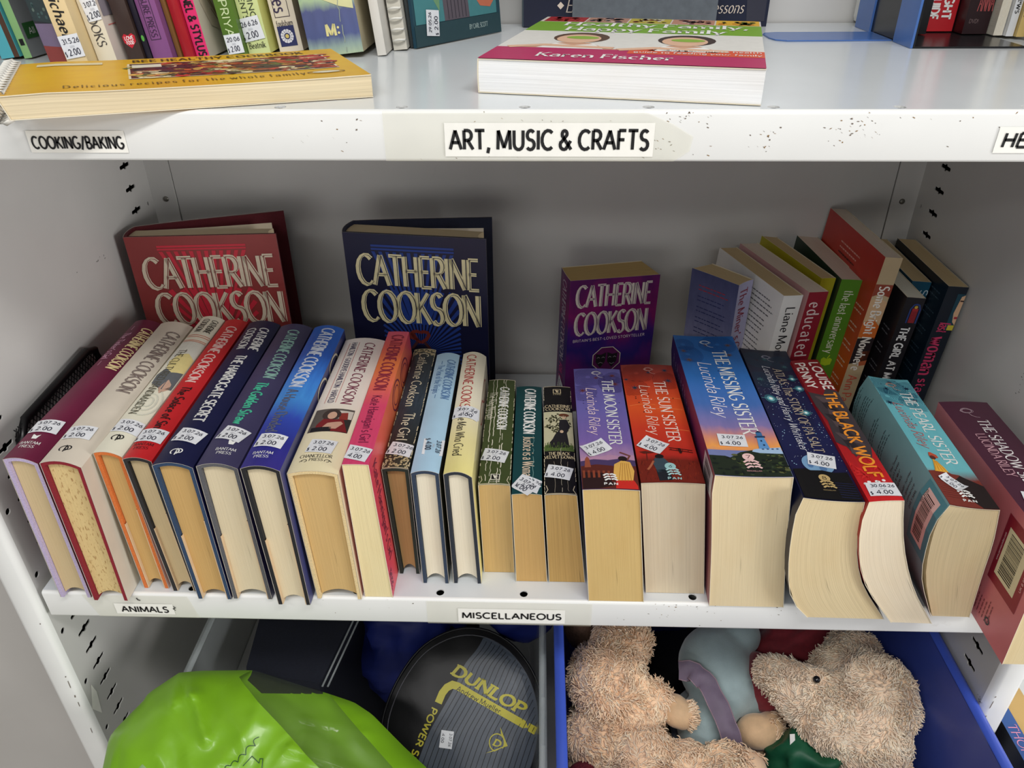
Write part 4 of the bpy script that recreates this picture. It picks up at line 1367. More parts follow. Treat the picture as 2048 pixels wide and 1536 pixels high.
a.text('8', (.2165, -.0012), (.2165, .0026), .0042, i_blk, thick=.1, layer=8)
pan_logo(a, .2270, .0010, ink((196, 168, 112)), .95, False)
a.text('MACMILLAN', (.2322, -.0045), (.2322, .0055), .0013, ink((150, 130, 90)), thick=.18, layer=6)
gat = grad('cover_night_sky', [(0, (22, 28, 50)), (.3, (20, 26, 62)), (.6, (26, 32, 74)), (.8, (24, 28, 70)), (1, (18, 20, 46))], mottle=.45, mscale=5, warp=.05)
front_book('paperback_book', 'thick midnight blue paperback with stars and a moon, its pages sagging', (.186, .137), (.236, .134), (.217, 0), (.284, 0), -.014, .245,
           L=[(.1865, .1385), (.1835, .128), (.1855, .085), (.1915, .045), (.2000, .020), (.2165, .0)], R=[(.236, .135), (.2385, .10), (.2435, .075), (.2560, .042), (.2840, .0)], bulge=-.0012,
           spine=gat, left=cover((20, 24, 52)), page=pages((222, 203, 162), .4), art={'S': a}, shear=.012, stickers=[dict(at=(.1925, .0055), price='4.00', ang=-.22)])

a = Art()
a.text('LOUISE', (.0060, .0072), (.0580, .0072), .0088, ink((240, 232, 224)), thick=.17)
a.text('PENNY', (.0060, -.0070), (.0540, -.0070), .0088, ink((240, 232, 224)), thick=.17)
wg = (ink((62, 54, 58)), ink((84, 70, 72)), ink((44, 38, 42)))
a.poly([(.060, -.0140), (.068, -.002), (.056, .004), (.062, .0145), (.150, .0145), (.168, .008), (.158, .003), (.165, -.004), (.150, -.007), (.142, -.0145), (.110, -.0105), (.085, -.0145)], wg[0], 2)
for k in range(9):
    s = .068 + k * .010
    a.poly([(s, -.010 + (k % 3) * .003), (s + .004, .0), (s + .022, .010 - (k % 2) * .004), (s + .012, -.006)], wg[1 + k % 2], 3)
rd = ink((206, 40, 40))
for s, w, r in ((.166, -.011, .012), (.176, .010, .011), (.186, -.003, .012), (.180, -.012, .008)):
    for k in range(5):
        t = -2.4 + k * .55
        a.poly([(s + .01, w), (s + r * .35 * math.cos(t) - .002, w + r * .35 * math.sin(t)), (s + r * math.cos(t), w + r * math.sin(t) * .9), (s + r * .4 * math.cos(t + .5), w + r * .4 * math.sin(t + .5))], rd, 3) if abs(w + r * math.sin(t) * .9) < .0142 else None
a.text('THE BLACK WOLF', (.0640, .0042), (.1935, .0020), .0108, ink((240, 150, 50)), thick=.17, layer=6)
specks(a, 5, .197, .202, .010, i_w, .0016, 3)
gwo = grad('cover_crimson', [(0, (136, 24, 34)), (.35, (126, 22, 30)), (.75, (176, 30, 34)), (1, (206, 36, 40))], warp=.03)
front_book('paperback_book', 'crimson paperback with dark feathers on its spine and curving pages', (.234, .138), (.263, .141), (.289, 0), (.326, 0), -.018, .222,
           L=[(.2370, .1385), (.2360, .118), (.2410, .085), (.2560, .045), (.2885, .0)], R=[(.2640, .1405), (.2715, .108), (.2835, .073), (.3000, .038), (.3245, .0)], bulge=.0006,
           spine=gwo, left=cover((176, 28, 34)), page=pages((236, 222, 196), .28), art={'S': a}, shear=-.004, stickers=[dict(at=(.2085, .0020), price='4.00', ang=-.05, date='30.06.26', size=(.024, .0165))])

a = Art()
swirls(a, [(.015, -.006, 11), (.020, .014, 9), (.036, -.013, 9), (.042, .014, 10)], .066, .0205, ink((36, 92, 118)), w=.00045)
nv = ink((22, 42, 72))
for s, w, r in ((.008, -.0005, .0040), (.021, -.0090, .0042), (.018, .0130, .0046), (.040, .0130, .0050), (.048, -.0150, .0048)):
    a.star((s, w), r, nv, 2)
specks(a, 16, .004, .10, .019, nv, .0007, 6)
nest(a, .0125, -.001, ink((206, 170, 156)), 1.1)
a.text('THE PEARL SISTER', (.0255, .0080), (.1415, .0070), .0108, i_w, layer=4, **SERIF)
a.text('Lucinda Riley', (.0470, -.0072), (.1190, -.0066), .0098, ink((196, 112, 112)), layer=4, **ITAL)
a.poly([(.1555, -.0208), (.1530, -.0120), (.1500, -.0060), (.1560, .0000), (.1570, .0060), (.1640, .0120), (.1700, .0208), (.1995, .0208), (.1995, -.0208)], ink((120, 48, 38)), 2)
a.poly([(.1640, .0000), (.1580, .0060), (.1640, .0130), (.1710, .0207), (.1995, .0207), (.1995, .0080), (.1850, -.0010)], ink((34, 24, 24)), 3)
for k in range(8):
    a.line([(.168 + k * .003, -.0190), (.170 + k * .0026, -.006 + k * .002)], .0005, ink((92, 34, 28)), 3)
a.poly([(.1360, -.0090), (.1400, -.0060), (.1480, -.0030), (.1545, -.0020), (.1545, -.0140), (.1480, -.0120), (.1400, -.0098)], ink((236, 176, 60)), 4)
for k in range(4):
    a.line([(.139, -.0086 + .0008 * k), (.1535, -.0130 + .0032 * k)], .0004, ink((190, 120, 36)), 5)
a.disc((.1345, -.0078), .0028, .0026, ink((92, 40, 34)), 5)
a.poly([(.1270, -.0090), (.1265, -.0070), (.1300, -.0028), (.1340, -.0024), (.1350, -.0060), (.1325, -.0105)], ink((190, 82, 54)), 4)
pan_logo(a, .1850, -.0005, i_w, .95)
al = Art()
gtx = ink((62, 92, 98))
for k, (d, n) in enumerate(((.010, 3), (.022, 3))):
    pass
fake_lines(al, (.010, -.046), (0, 1), (-1, 0), 3, .036, -.0042, .0012, gtx, seed=1)
fake_lines(al, (.032, -.046), (0, 1), (-1, 0), 4, .038, -.0042, .0012, gtx, seed=2)
fake_lines(al, (.062, -.046), (0, 1), (-1, 0), 3, .034, -.0042, .0012, gtx, seed=3)
fake_lines(al, (.086, -.046), (0, 1), (-1, 0), 3, .034, -.0042, .0012, gtx, seed=6)
for k, tx in enumerate(('brilliant. The Seven', 'books just keep', "better"'', 'DAILY NEWS')):
    al.text(tx, (.112 + k * .0062, -.054), (.112 + k * .0062, -.018 - .003 * k), .0030, ink((70, 60, 66)), thick=.14, thin=.08, layer=2)
for k, tx in enumerate(('page-turner', 'in glamour', 'romance', 'DAILY MAIL')):
    al.text(tx, (.140 + k * .0062, -.040), (.140 + k * .0062, -.014 - .002 * k), .0030, ink((70, 60, 66)), thick=.14, thin=.08, layer=2)
al.rect(.1640, -.066, .1990, -.002, ink((84, 150, 160)), 1)
barcode(al, .1700, -.058, .1925, -.007, ink((232, 206, 196)), i_blk, 'b', 2)
al.text('90300', (.1715, -.022), (.1715, -.009), .0026, i_blk, thick=.12, layer=5)
gpe = grad('cover_turquoise', [(0, (112, 186, 198)), (.5, (106, 186, 196)), (.75, (112, 188, 196)), (.82, (120, 48, 38)), (1, (90, 36, 30))], warp=.015, mottle=.12)
front_book('paperback_book', 'turquoise paperback with a barcode on the back cover and a figure in yellow', (.306, .130), (.348, .125), (.324, 0), (.360, 0), -.010, .200,
           L=[(.3060, .130), (.3000, .112), (.2995, .088), (.3055, .048), (.3265, 0)], R=[(.3470, .1255), (.3530, .09), (.3560, .05), (.3605, 0)], bulge=-.0012, Lblock=[(.3075 - .34325, .1285), (.3030 - .34325, .112), (.3040 - .34325, .088), (.3105 - .34325, .048), (.3290 - .34325, .0006)],
           spine=gpe, left=cover((122, 172, 176)), page=pages((222, 204, 164), .45), art={'S': a, 'L': al}, shear=.030, stickers=[dict(at=(.1690, -.0050), price='4.00', ang=-.95, size=(.021, .0125), curl=.022)])

a = Art()
swirls(a, [(.182, .006, 9)], .198, .0225, ink((120, 92, 104)), w=.0004)
nest(a, .0165, -.004, ink((176, 150, 160)), 1.25)
a.text('THE SHADOW SISTER', (.0320, .0030), (.1440, .0000), .0098, ink((236, 230, 230)), layer=4, **SERIF)
a.text('LUCINDA RILEY', (.0540, -.0090), (.1150, -.0100), .0080, ink((206, 160, 170)), layer=4, thick=.12, thin=.05, serif=.06)
al = Art()
al.rect(.1460, -.082, .1900, -.012, ink((142, 34, 50)), 1)
barcode(al, .1520, -.072, .1820, -.022, ink((222, 214, 176)), i_blk, 'b', 2)
al.text('www.panmacmillan.com', (.1492, -.060), (.1492, -.030), .0022, ink((236, 190, 190)), thick=.14, layer=3)
al.text('UK 8.99', (.1868, -.060), (.1868, -.044), .0022, ink((236, 190, 190)), thick=.14, layer=3)
fake_lines(al, (.166, -.122), (0, 1), (-1, 0), 6, .024, -.0042, .0011, ink((130, 60, 66)), seed=5)
al.ring((.1650, -.1180), .0030, .0030, .0014, i_blk, 2)
fake_lines(al, (.120, -.110), (0, 1), (-1, 0), 1, .016, -.0042, .0012, ink((150, 84, 88)), seed=8)
al.ring((.140, -.098), .0030, .0016, .0005, ink((150, 84, 88)), 1)
front_book('paperback_book', 'plum purple paperback with pink back cover, jutting past the shelf edge', (.358, .132), (.404, .132), (.364, 0), (.409, 0), -.060, .199,
           spine=cover((74, 36, 54)), left=cover((208, 118, 122)), right=cover((74, 36, 54)), page=pages((222, 204, 162), .3), art={'S': a, 'L': al}, shear=.012, stickers=[dict(at=(.1480, -.0080), price='4.00', ang=1.35, size=(.024, .017))])

# ---------------------------------------------------------------- books at the back of the lower shelf
BASE_SPINE = Matrix(((1, 0, 0), (0, 0, -1), (0, 1, 0)))     # spine towards the viewer, tail on the shelf
BASE_FRONT = Matrix(((0, 0, -1), (-1, 0, 0), (0, 1, 0)))    # front cover towards the viewer
BASE_FLAT = Matrix(((0, 0, -1), (0, 1, 0), (1, 0, 0)))      # lying down, front cover up

def pose(root, loc, base, yaw=0.0, lean=0.0, back=0.0):
    m = Matrix.Rotation(R_(yaw), 3, 'Z') @ Matrix.Rotation(R_(lean), 3, 'Y') @ Matrix.Rotation(R_(-back), 3, 'X') @ base
    root.matrix_world = Matrix.Translation(loc) @ m.to_4x4()
    return root

def upright(name, label, x, y, w, depth, H, yaw, lean, spine, z=0.0, group='upright books in the back right corner of the lower shelf', **kw):
    """x, y: the top left corner of the spine; the book leans by `lean` about its base."""
    c, s = math.cos(R_(yaw)), math.sin(R_(yaw))
    L = kw.pop('L', None) or [(-w / 2, 0), (-w / 2, -depth)]
    R = kw.pop('R', None) or [(w / 2, 0), (w / 2, -depth)]
    b = make_book(name, label, L, R, H, spine, group=group, **kw)
    dx = H * math.sin(R_(lean))
    cx, cy = x - dx * c + w / 2 * c, y - dx * s + w / 2 * s
    return pose(b, (cx, cy, z + .0005 + w / 2 * abs(math.sin(R_(lean)))), BASE_SPINE, yaw, lean)

def title_cover(art, names, line1, line2, m, inl, b1, b2):
    art.text(line1, *names[0], b1, m, thick=.205, thin=.085, gap=.05, inline=(inl, .062, .028), layer=5)
    art.text(line2, *names[1], b2, m, thick=.205, thin=.085, gap=.05, inline=(inl, .062, .028), layer=5)

def rays(a, c, r0, r1, n, m, box, layer=1, spread=(0, 360), w=.006):
    for i in range(n):
        t = math.radians(spread[0] + (spread[1] - spread[0]) * i / n)
        e = Vector((math.cos(t), math.sin(t)))
        q = Vector((-e.y, e.x))
        k1 = r1
        for s_, lo, hi in ((0, box[0], box[2]), (1, box[1], box[3])):
            v = e[s_]
            if abs(v) > 1e-5:
                lim = ((hi if v > 0 else lo) - c[s_]) / v
                k1 = min(k1, lim)
        if k1 <= r0:
            continue
        p0, p1 = Vector(c) + e * r0, Vector(c) + e * k1
        a.poly([p0 - q * w * r0 * .5, p0 + q * w * r0 * .5, p1 + q * w * k1 * .5, p1 - q * w * k1 * .5], m, layer)

# the big red hardback, standing half open
a = Art()
rc = ink((206, 48, 66))
for s0, s1 in ((.0105, .0128), (.0140, .0160)):
    a.rect(s0, .033, s1, .1300, rc, 1)
for k in range(12):
    d = .036 + k * .0083
    e = .0815 + (d - .0815) * .25
    a.poly([(.0175, d - .0022), (.0175, d + .0022), (.105, e + .0010), (.105, e - .0010)], rc, 1)
rays(a, (.135, .0815), .02, .12, 44, rc, (.064, .034, .23, .129), 2, (0, 360), .075)
cr = ink((222, 208, 184))
title_cover(a, (((.0435, .0130), (.0430, .1580)), ((.0878, .0165), (.0880, .1600))), 'CATHERINE', 'COOKSON', cr, ink((130, 40, 46)), .0365, .0385)
def red_extra(mb):
    mb.grid([[(-.030 - .000 * i, y, -.02 - .125 * i / 4) if False else (-.031 - .016 * (i / 4) ** 1.4, y, -.012 - .138 * i / 4) for i in range(5)] for y in (.004, .232)], pages((226, 214, 190), .15), True)
red_c = cover((144, 58, 57))
b = make_book('hardback_book', 'large red hardback standing half open against the back wall, cover facing out', [(-.034, 0), (-.050, -.050), (-.078, -.158)], [(0, 0), (0, -.165)], .236, cover((110, 40, 44)), left=cover((38, 34, 36)), right=red_c, case=cloth((96, 26, 36)), page=pages((206, 190, 160), .3),
              art={'R': a}, Lblock=[(-.0300, 0), (-.0285, -.08), (-.0260, -.1600)], bulge=.003, extra=red_extra, group='display books standing face out at the back')
pose(b, (-.4800, .291, .0005), BASE_FRONT, 4.5)

# the navy hardback
a = Art()
bc = ink((34, 62, 140))
for s0, s1 in ((.0125, .0150), (.0165, .0188)):
    a.rect(s0, .031, s1, .1245, bc, 1)
for k in range(12):
    d = .033 + k * .0081
    e = .080 + (d - .080) * .25
    a.poly([(.0205, d - .0020), (.0205, d + .0020), (.108, e + .0010), (.108, e - .0010)], bc, 1)
rays(a, (.1463, .081), .012, .12, 56, bc, (.066, .037, .215, .128), 2, (0, 360), .06)
title_cover(a, (((.0427, .0135), (.0428, .1515)), ((.0875, .0150), (.0868, .1515))), 'CATHERINE', 'COOKSON', ink((234, 224, 178)), ink((26, 28, 66)), .0360, .0385)
hr_ = ink((118, 44, 40))
a.poly([(.1300, .0790), (.1210, .0740), (.1180, .0690), (.1200, .0655), (.1240, .0650), (.1275, .0680)], ink((118, 44, 40)), 6)
for sg in (-1, 1):
    a.line([(.1185, .0803), (.1170, .0803 + sg * .004), (.1180, .0803 + sg * .0085), (.1215, .0803 + sg * .0100), (.1270, .0803 + sg * .0065), (.1320, .0803)], .0040, hr_, 6)
    a.line([(.1310, .0803 + sg * .004), (.1380, .0803 + sg * .0095), (.1440, .0803 + sg * .012)], .0035, ink((76, 40, 44)), 6)
a.disc((.1470, .0803), .008, .018, ink((22, 26, 44)), 7)
nc = cover((22, 24, 56))
def navy_extra(mb):
    mb.grid([[(-.033 - .010 * (i / 4) ** 1.4, y, -.070 - .080 * i / 4) for i in range(5)] for y in (.004, .234)], pages((228, 218, 200), .12), True)
b = make_book('hardback_book', 'large navy hardback with gold author lettering standing face out against the back wall', [(-.038, 0), (-.050, -.050), (-.070, -.155)], [(0, 0), (0, -.1605)], .238, nc, left=cover((24, 24, 40)), right=nc, case=cloth((30, 34, 56)), page=pages((200, 184, 150), .3),
              art={'R': a}, Lblock=[(-.0345, 0), (-.0330, -.08), (-.0300, -.1560)], bulge=.004, extra=navy_extra, group='display books standing face out at the back')
pose(b, (-.2420, .305, .0005), BASE_FRONT, -6.8)

# the purple paperback
a = Art()
title_cover(a, (((.0208, .0085), (.0215, .0990)), ((.0565, .0085), (.0560, .0965))), 'CATHERINE', 'COOKSON', ink((224, 214, 204)), ink((96, 30, 110)), .0270, .0285)
a.text("BRITAIN'S BEST-LOVED STORYTELLER", (.0785, .0070), (.0768, .0960), .0034, ink((216, 200, 210)), thick=.15, gap=.2)
oc = [(.1065 + .0185 * math.cos(math.radians(22.5 + 45 * k)) * .95, .0505 + .0185 * math.sin(math.radians(22.5 + 45 * k))) for k in range(8)]
a.poly(oc, ink((92, 24, 84)), 2)
a.line(oc + [oc[0]], .0009, ink((214, 208, 190)), 3)
for sg, dw in ((-1, -.0072), (1, .0072)):
    w0 = .0505 + dw
    a.poly([(.0985 if sg < 0 else .0970, w0 - .0066), (.1000, w0), (.0970 if sg < 0 else .0985, w0 + .0066), (.1100, w0 + .0056), (.1180, w0), (.1100, w0 - .0060)], ink((28, 24, 30)), 4)
    for e in (-.003, .003):
        a.line([(.1045, w0 + e - .0018), (.1030, w0 + e), (.1045, w0 + e + .0018)], .0006, ink((150, 140, 150)), 5)
    a.line([(.1120, w0 - .003), (.1120 + sg * .0016, w0), (.1120, w0 + .003)], .0007, ink((150, 140, 150)), 5)
sp = Art()
sp.text('CATHERINE COOKSON', (.0080, .0010), (.1110, .0010), .0150, ink((196, 180, 200)), thick=.14, thin=.06, gap=.06)
sp.text('RILEY', (.1180, .0010), (.1500, .0010), .0130, ink((196, 60, 130)), thick=.14, thin=.06, gap=.06)
gp = grad('cover_purple_haze', [(0, (92, 26, 96)), (.2, (134, 26, 104)), (.38, (70, 30, 120)), (.55, (40, 28, 110)), (.75, (96, 24, 100)), (1, (60, 20, 80))], warp=.5, mscale=2.5, mottle=.3)
b = make_book('paperback_book', 'thick purple paperback with theatre masks on its cover standing by the back wall', [(-.040, 0), (-.043, -.100)], [(0, 0), (0, -.1075)], .178, gp, page=pages((196, 168, 112), .35), art={'R': a, 'S': sp}, bulge=.0008, group='display books standing face out at the back',
              stickers=[dict(at=(.150, .003), price='2.00', ang=1.2)])
pose(b, (.0070, .308, .0022), BASE_FRONT, 13.4, 1.2)

# leaning upright books at the right
PGU = pages((206, 184, 142), .25)
PGW = pages((226, 212, 196), .2)
a = Art()
a.text("The Miner's Girl", (.0070, -.001), (.0920, .001), .0120, ink((142, 46, 66)), thick=.14, thin=.07)
al = Art()
for k in range(7):
    fake_lines(al, (.022 + k * .013, -.050), (0, 1), (-1, 0), 2, .040, -.0048, .0010, ink((44, 50, 100) if k else (170, 50, 60)), seed=20 + k)
upright('paperback_book', 'lavender paperback with red spine title, leftmost of the leaning books at the back', .187, .262, .0245, .056, .197, 40, 0, cover((176, 174, 204)), page=PGU, art={'S': a, 'L': al}, bulge=-.0012,
        left=grad('back_cover_violet', [(0, (66, 70, 108)), (.25, (96, 100, 138)), (.6, (150, 150, 178)), (1, (196, 192, 206))], mottle=.2), L=[(-.01225, 0), (-.0130, -.030), (-.0150, -.062)])

a = Art()
a.text('Liane Moriarty', (.0135, .0005), (.0940, .0005), .0105, ink((40, 38, 42)), thick=.14, thin=.06)
al = Art()
for k in range(4):
    fake_lines(al, (.032 + k * .024, -.066), (0, 1), (-1, 0), 4, .056, -.0055, .0013, ink((104, 104, 108)), seed=30 + k)
upright('paperback_book', 'white paperback with black spine lettering between the lavender and crimson books', .2265, .234, .0230, .137, .197, 17, 5.0, cover((226, 224, 220)), page=PGU, art={'S': a, 'L': al}, bulge=.0003)
a = Art()
a.text('educated', (.0115, .0000), (.0760, .0000), .0150, ink((232, 208, 206)), thick=.13, thin=.06, gap=.22)
upright('paperback_book', 'crimson paperback with large pale lowercase title on the spine', .2550, .243, .0235, .142, .197, 17, 5.0, cover((142, 26, 44)), left=cover((196, 150, 150)), page=PGW, art={'S': a}, bulge=.0003)
upright('paperback_book', 'mustard yellow paperback squeezed between the crimson and bright green books', .2790, .2795, .0175, .138, .197, 15, 4.8, cover((182, 172, 36)), page=PGU, bulge=-.0008)
a = Art()
a.text('the last anniversary', (.0130, .0005), (.0900, .0000), .0108, ink((226, 236, 210)), thick=.13, thin=.06)
a.poly([(.0960, -.0040), (.0985, -.0066), (.1050, -.0055), (.1070, .0005), (.1050, .0060), (.0985, .0066), (.0965, .0035), (.0982, .0005)], ink((170, 206, 40)))
a.line([(.0975, .0005), (.0930, .0025)], .0012, ink((170, 206, 40)))
upright('paperback_book', 'bright green paperback with a small apple on its spine', .2990, .2760, .0250, .140, .197, 5, 4.8, cover((84, 142, 40)), left=cover((40, 60, 44)), page=PGW, art={'S': a}, bulge=-.0006)
a = Art()
i_d = ink((50, 34, 34))
for pts, c in (([(.030, -.0095), (.030, .0095), (.044, .0095), (.041, -.002), (.044, -.0095)], (150, 70, 52)), ([(.048, -.0095), (.046, .0), (.050, .0095), (.075, .0095), (.070, .0), (.074, -.0095)], (214, 176, 136)), ([(.075, -.0095), (.070, .001), (.078, .0095), (.094, .0095), (.092, -.0095)], (210, 108, 44)), ([(.094, -.0095), (.092, .0095), (.120, .0095), (.126, -.0095)], (40, 32, 36)), ([(.110, .0), (.108, .0095), (.126, .0095), (.128, .002)], (180, 96, 60))):
    a.poly(pts, ink(c), 1)
a.text('Some Bright Nowhere', (.0320, .0010), (.1330, .0000), .0105, ink((244, 238, 228)), thick=.18, thin=.10, layer=4)
a.text('Ann Packer', (.1400, .0000), (.1960, .0000), .0105, ink((214, 96, 76)), thick=.14, thin=.07, layer=4)
al = Art()
for k in range(3):
    fake_lines(al, (.022 + k * .006, -.100), (0, 1), (-1, 0), 1, .060 - k * .006, -.006, .0016, ink((230, 170, 160) if k < 2 else (60, 24, 26)), seed=40 + k)
for k in range(5):
    fake_lines(al, (.070 + k * .022, -.026), (0, 1), (-1, 0), 2, .020, -.006, .0016, ink((236, 200, 180)), seed=50 + k)
upright('paperback_book', 'tall orange paperback standing higher than the books around it', .3265, .250, .0185, .150, .234, 3, 4.4, cover((196, 174, 138)), left=grad('cover_orange_back', [(0, (178, 44, 38)), (.25, (196, 56, 36)), (.5, (214, 84, 36)), (1, (222, 92, 36))], mottle=.1), page=PGW, art={'S': a, 'L': al}, bulge=0)
a = Art()
a.text('THE GIRL AT MIDNIGHT', (.0340, .0), (.1330, .0), .0085, ink((236, 236, 236)), thick=.19)
a.rect(.0120, .0000, .0285, .0062, ink((160, 40, 48)), 2)
for k in range(4):
    a.rect(.0150, .0008 + k * .0014, .0280, .0013 + k * .0014, ink((90, 20, 30)), 3, 1)
a.line([(.0290, -.0018), (.0130, -.0018), (.0080, .0005), (.0072, .0031), (.0080, .0058), (.0130, .0080), (.0290, .0080)], .0016, ink((40, 60, 120)), 2)
a.disc((.0105, .0031), .0018, .0018, ink((196, 160, 60)), 3, 8)
al = Art()
for k in range(5):
    fake_lines(al, (.050 + k * .022, -.026), (0, 1), (-1, 0), 2, .018, -.006, .0014, ink((110, 110, 116)), seed=60 + k)
upright('paperback_book', 'black paperback with a small red door on its spine', .3515, .234, .0195, .112, .197, 0, 4.4, cover((28, 26, 32)), page=pages((216, 214, 200), .15), art={'S': a, 'L': al}, bulge=0)
a = Art()
a.text('SUMMER', (.0090, .006), (.0700, .006), .0080, ink((190, 210, 220)), thick=.12)
upright('paperback_book', 'petrol blue paperback mostly hidden behind the black one', .3730, .2740, .0205, .126, .197, 0, 4.4, cover((28, 84, 110)), page=PGU, art={'S': a}, bulge=0)
a = Art()
pk = ink((206, 60, 104))
a.text('last', (.0420, .0010), (.0530, .0005), .0115, pk, thick=.16, thin=.09)
a.text('woman', (.0590, .0010), (.1060, .0010), .0165, pk, thick=.17, thin=.08)
a.text('standing', (.1110, .0010), (.1620, .0010), .0110, pk, thick=.16, thin=.09)
a.rect(.0080, .0020, .0500, .0108, ink((30, 70, 86)), 1)
a.poly([(.0090, .0108), (.0110, .0070), (.0200, .0060), (.0300, .0050), (.0400, .0070), (.0440, .0108)], ink((216, 176, 140)), 2)
a.rect(.0150, .0070, .0165, .0106, i_d, 3, 1)
a.rect(.0340, .0072, .0365, .0106, ink((170, 40, 60)), 3, 1)
a.rect(.0440, .0040, .0500, .0108, ink((206, 190, 60)), 3, 1)
al = Art()
for k in range(7):
    fake_lines(al, (.020 + k * .022, -.030), (0, 1), (-1, 0), 2, .022, -.006, .0014, ink((70, 90, 104)), seed=70 + k)
upright('paperback_book', 'blue black paperback with pink spine lettering against the right wall', .3955, .2440, .0210, .134, .205, 0, 3.6, cover((24, 32, 44)), left=cover((16, 30, 44)), page=PGU, art={'S': a, 'L': al}, bulge=0)

# black wire-mesh bookend against the left wall
t = thing('mesh_bookend', 'black wire mesh bookend beside the burgundy book at the left wall', 'bookend', (-.487, .115, 0))
M_WIRE = mat('black_coated_wire', (18, 18, 20), .35)
mb = MB()
loop = [(0, -.072, .002), (0, -.072, .110), (0, -.066, .140), (0, -.052, .152), (0, .062, .158), (0, .076, .152), (0, .080, .135), (0, .080, .002)]
mb.tube(loop, .0042, M_WIRE, 8)
mb.build('frame', t)
mb = MB()
n = 34
for k in range(-n, n):
    for sg in (1, -1):
        y0 = k * .0056
        pts = []
        for i in range(2):
            z = .004 if i == 0 else .152
            pts.append((y0 + sg * (z - .078) * .7, z))
        # clip to the frame
        (ya, za), (yb, zb) = pts
        lo, hi = 0.0, 1.0
        for lim, s_ in ((-.070, 1), (.078, -1)):
            d = (yb - ya)
            f = (lim - ya) / d if d else 0
            if (ya - lim) * s_ < 0 and (yb - lim) * s_ < 0:
                lo, hi = 1, 0
            elif (ya - lim) * s_ < 0:
                lo = max(lo, f)
            elif (yb - lim) * s_ < 0:
                hi = min(hi, f)
        if hi - lo > .02:
            P = [(sg * .0003, ya + (yb - ya) * f, za + (zb - za) * f) for f in (lo, hi)]
            mb.tube(P, .0006, M_WIRE, 4)
mb.build('mesh', t)
mb = MB()
mb.box((-.001, -.066, .0004), (.006, .074, .0014), M_WIRE)
mb.build('base', t)

# ---------------------------------------------------------------- upper shelf
GU = 'leaning cookery books at the left of the upper shelf'
def leaner(label, x, y, w, lean, spine, depth=.17, H=.21, name='paperback_book', **kw):
    b = make_book(name, label, [(0, 0), (0, -depth)], [(w, 0), (w, -depth)], H, spine, group=GU, **kw)
    return pose(b, (x, y, ZT + .0006), BASE_SPINE, kw.get('yaw', 0) if False else 0, -lean)

PT = pages((214, 200, 170), .3)
def vis(z):          # distance from the head for a height above the shelf
    return .21 - z
a = Art()
a.rect(vis(.060), .0035, vis(.0), .0080, ink((86, 58, 44)), 1)
a.text('ours', (vis(.030), -.003), (vis(.016), -.003), .0050, i_w, **ITAL)
leaner('turquoise and brown book, leftmost on the upper shelf', -.4795, .186, .0165, 6.8, cover((92, 186, 200)), page=PT, art={'S': a}, bulge=.0004, depth=.15)
a = Art()
a.rect(vis(.015), -.0016, vis(.010), .0020, i_blk, 1, 1)
ar = Art()
ar.rect(vis(.026), .004, vis(.014), .060, ink((54, 108, 56)), 1)
ar.text('All the best', (vis(.0195), .010), (vis(.0195), .050), .0050, i_w, thick=.12)
leaner('slim pale green book with a grey cover and a dark green label', -.4610, .188, .0068, 6.8, cover((150, 196, 130)), right=cover((158, 162, 164)), page=PT, art={'S': a, 'R': ar}, bulge=.0004, depth=.15)
a = Art()
a.poly([(vis(.075), -.008), (vis(.075), .008), (vis(.030), .008), (vis(.034), -.008)], ink((38, 52, 54)), 1)
rnd = random.Random(2)
for i in range(40):
    a.disc((vis(rnd.uniform(.034, .075)), rnd.uniform(-.0072, .0072)), .0014, .0010, ink(rnd.choice(((60, 84, 84), (24, 34, 40), (88, 104, 96)))), 2, 6)
a.poly([(vis(.032), -.008), (vis(.030), .008), (vis(.012), .008), (vis(.013), -.008)], ink((112, 98, 124)), 2)
a.poly([(vis(.016), -.008), (vis(.013), .008), (vis(.001), .008), (vis(.001), -.008)], ink((132, 58, 54)), 3)
leaner('dark glossy photographic spine leaning between the pale green and the beige book', -.4150, .147, .0168, 6.8, cover((44, 44, 52), .25), page=PT, art={'S': a}, bulge=.0006)
a = Art()
a.text('St.Michael', (vis(.070), .0005), (vis(.0235), .0005), .0085, i_blk, thick=.17, thin=.08, slant=.2)
leaner('beige book with italic black lettering and a price sticker', -.3975, .141, .0165, 6.7, cover((222, 198, 150)), page=PT, art={'S': a}, bulge=.0006, stickers=[dict(at=(vis(.0155), .0012), price='2.00', date='31.5.26', size=(.0175, .0165), ang=.05)])
a = Art()
a.text('ROMPRE BOOKS', (vis(.075), -.002), (vis(.0135), .001), .0070, ink((70, 66, 64)), **SERIF)
ar = Art()
ar.rect(vis(.075), .003, vis(.034), .060, ink((140, 132, 140)), 1)
ar.poly([(vis(.075), .008), (vis(.062), .012), (vis(.050), .010), (vis(.042), .018), (vis(.036), .030), (vis(.040), .040), (vis(.075), .046)], ink((190, 140, 122)), 2)
ar.ring((vis(.062), .030), .005, .008, .0016, ink((60, 60, 64)), 3)
ar.line([(vis(.0275), .006), (vis(.0285), .060)], .0007, ink((206, 110, 104)), 1)
ar.text('HOME', (vis(.021), .040), (vis(.021), .070), .0068, ink((110, 104, 100)), **SERIF)
leaner('cream book with a photograph of hands on its cover and stapled edge', -.3800, .155, .0150, 6.6, cover((226, 216, 192)), right=cover((224, 210, 198)), page=PT, art={'S': a, 'R': ar}, bulge=.001, stickers=[dict(at=(vis(.0400), .0035), price='2.00', date='3 07.26', size=(.014, .016), ang=.1)])
a = Art()
hc = ink((196, 34, 52))
a.poly([(vis(.0105), .0), (vis(.0150), -.0048), (vis(.0195), -.0052), (vis(.0215), -.0030), (vis(.0200), .0), (vis(.0215), .0030), (vis(.0195), .0052), (vis(.0150), .0048)], hc, 1)
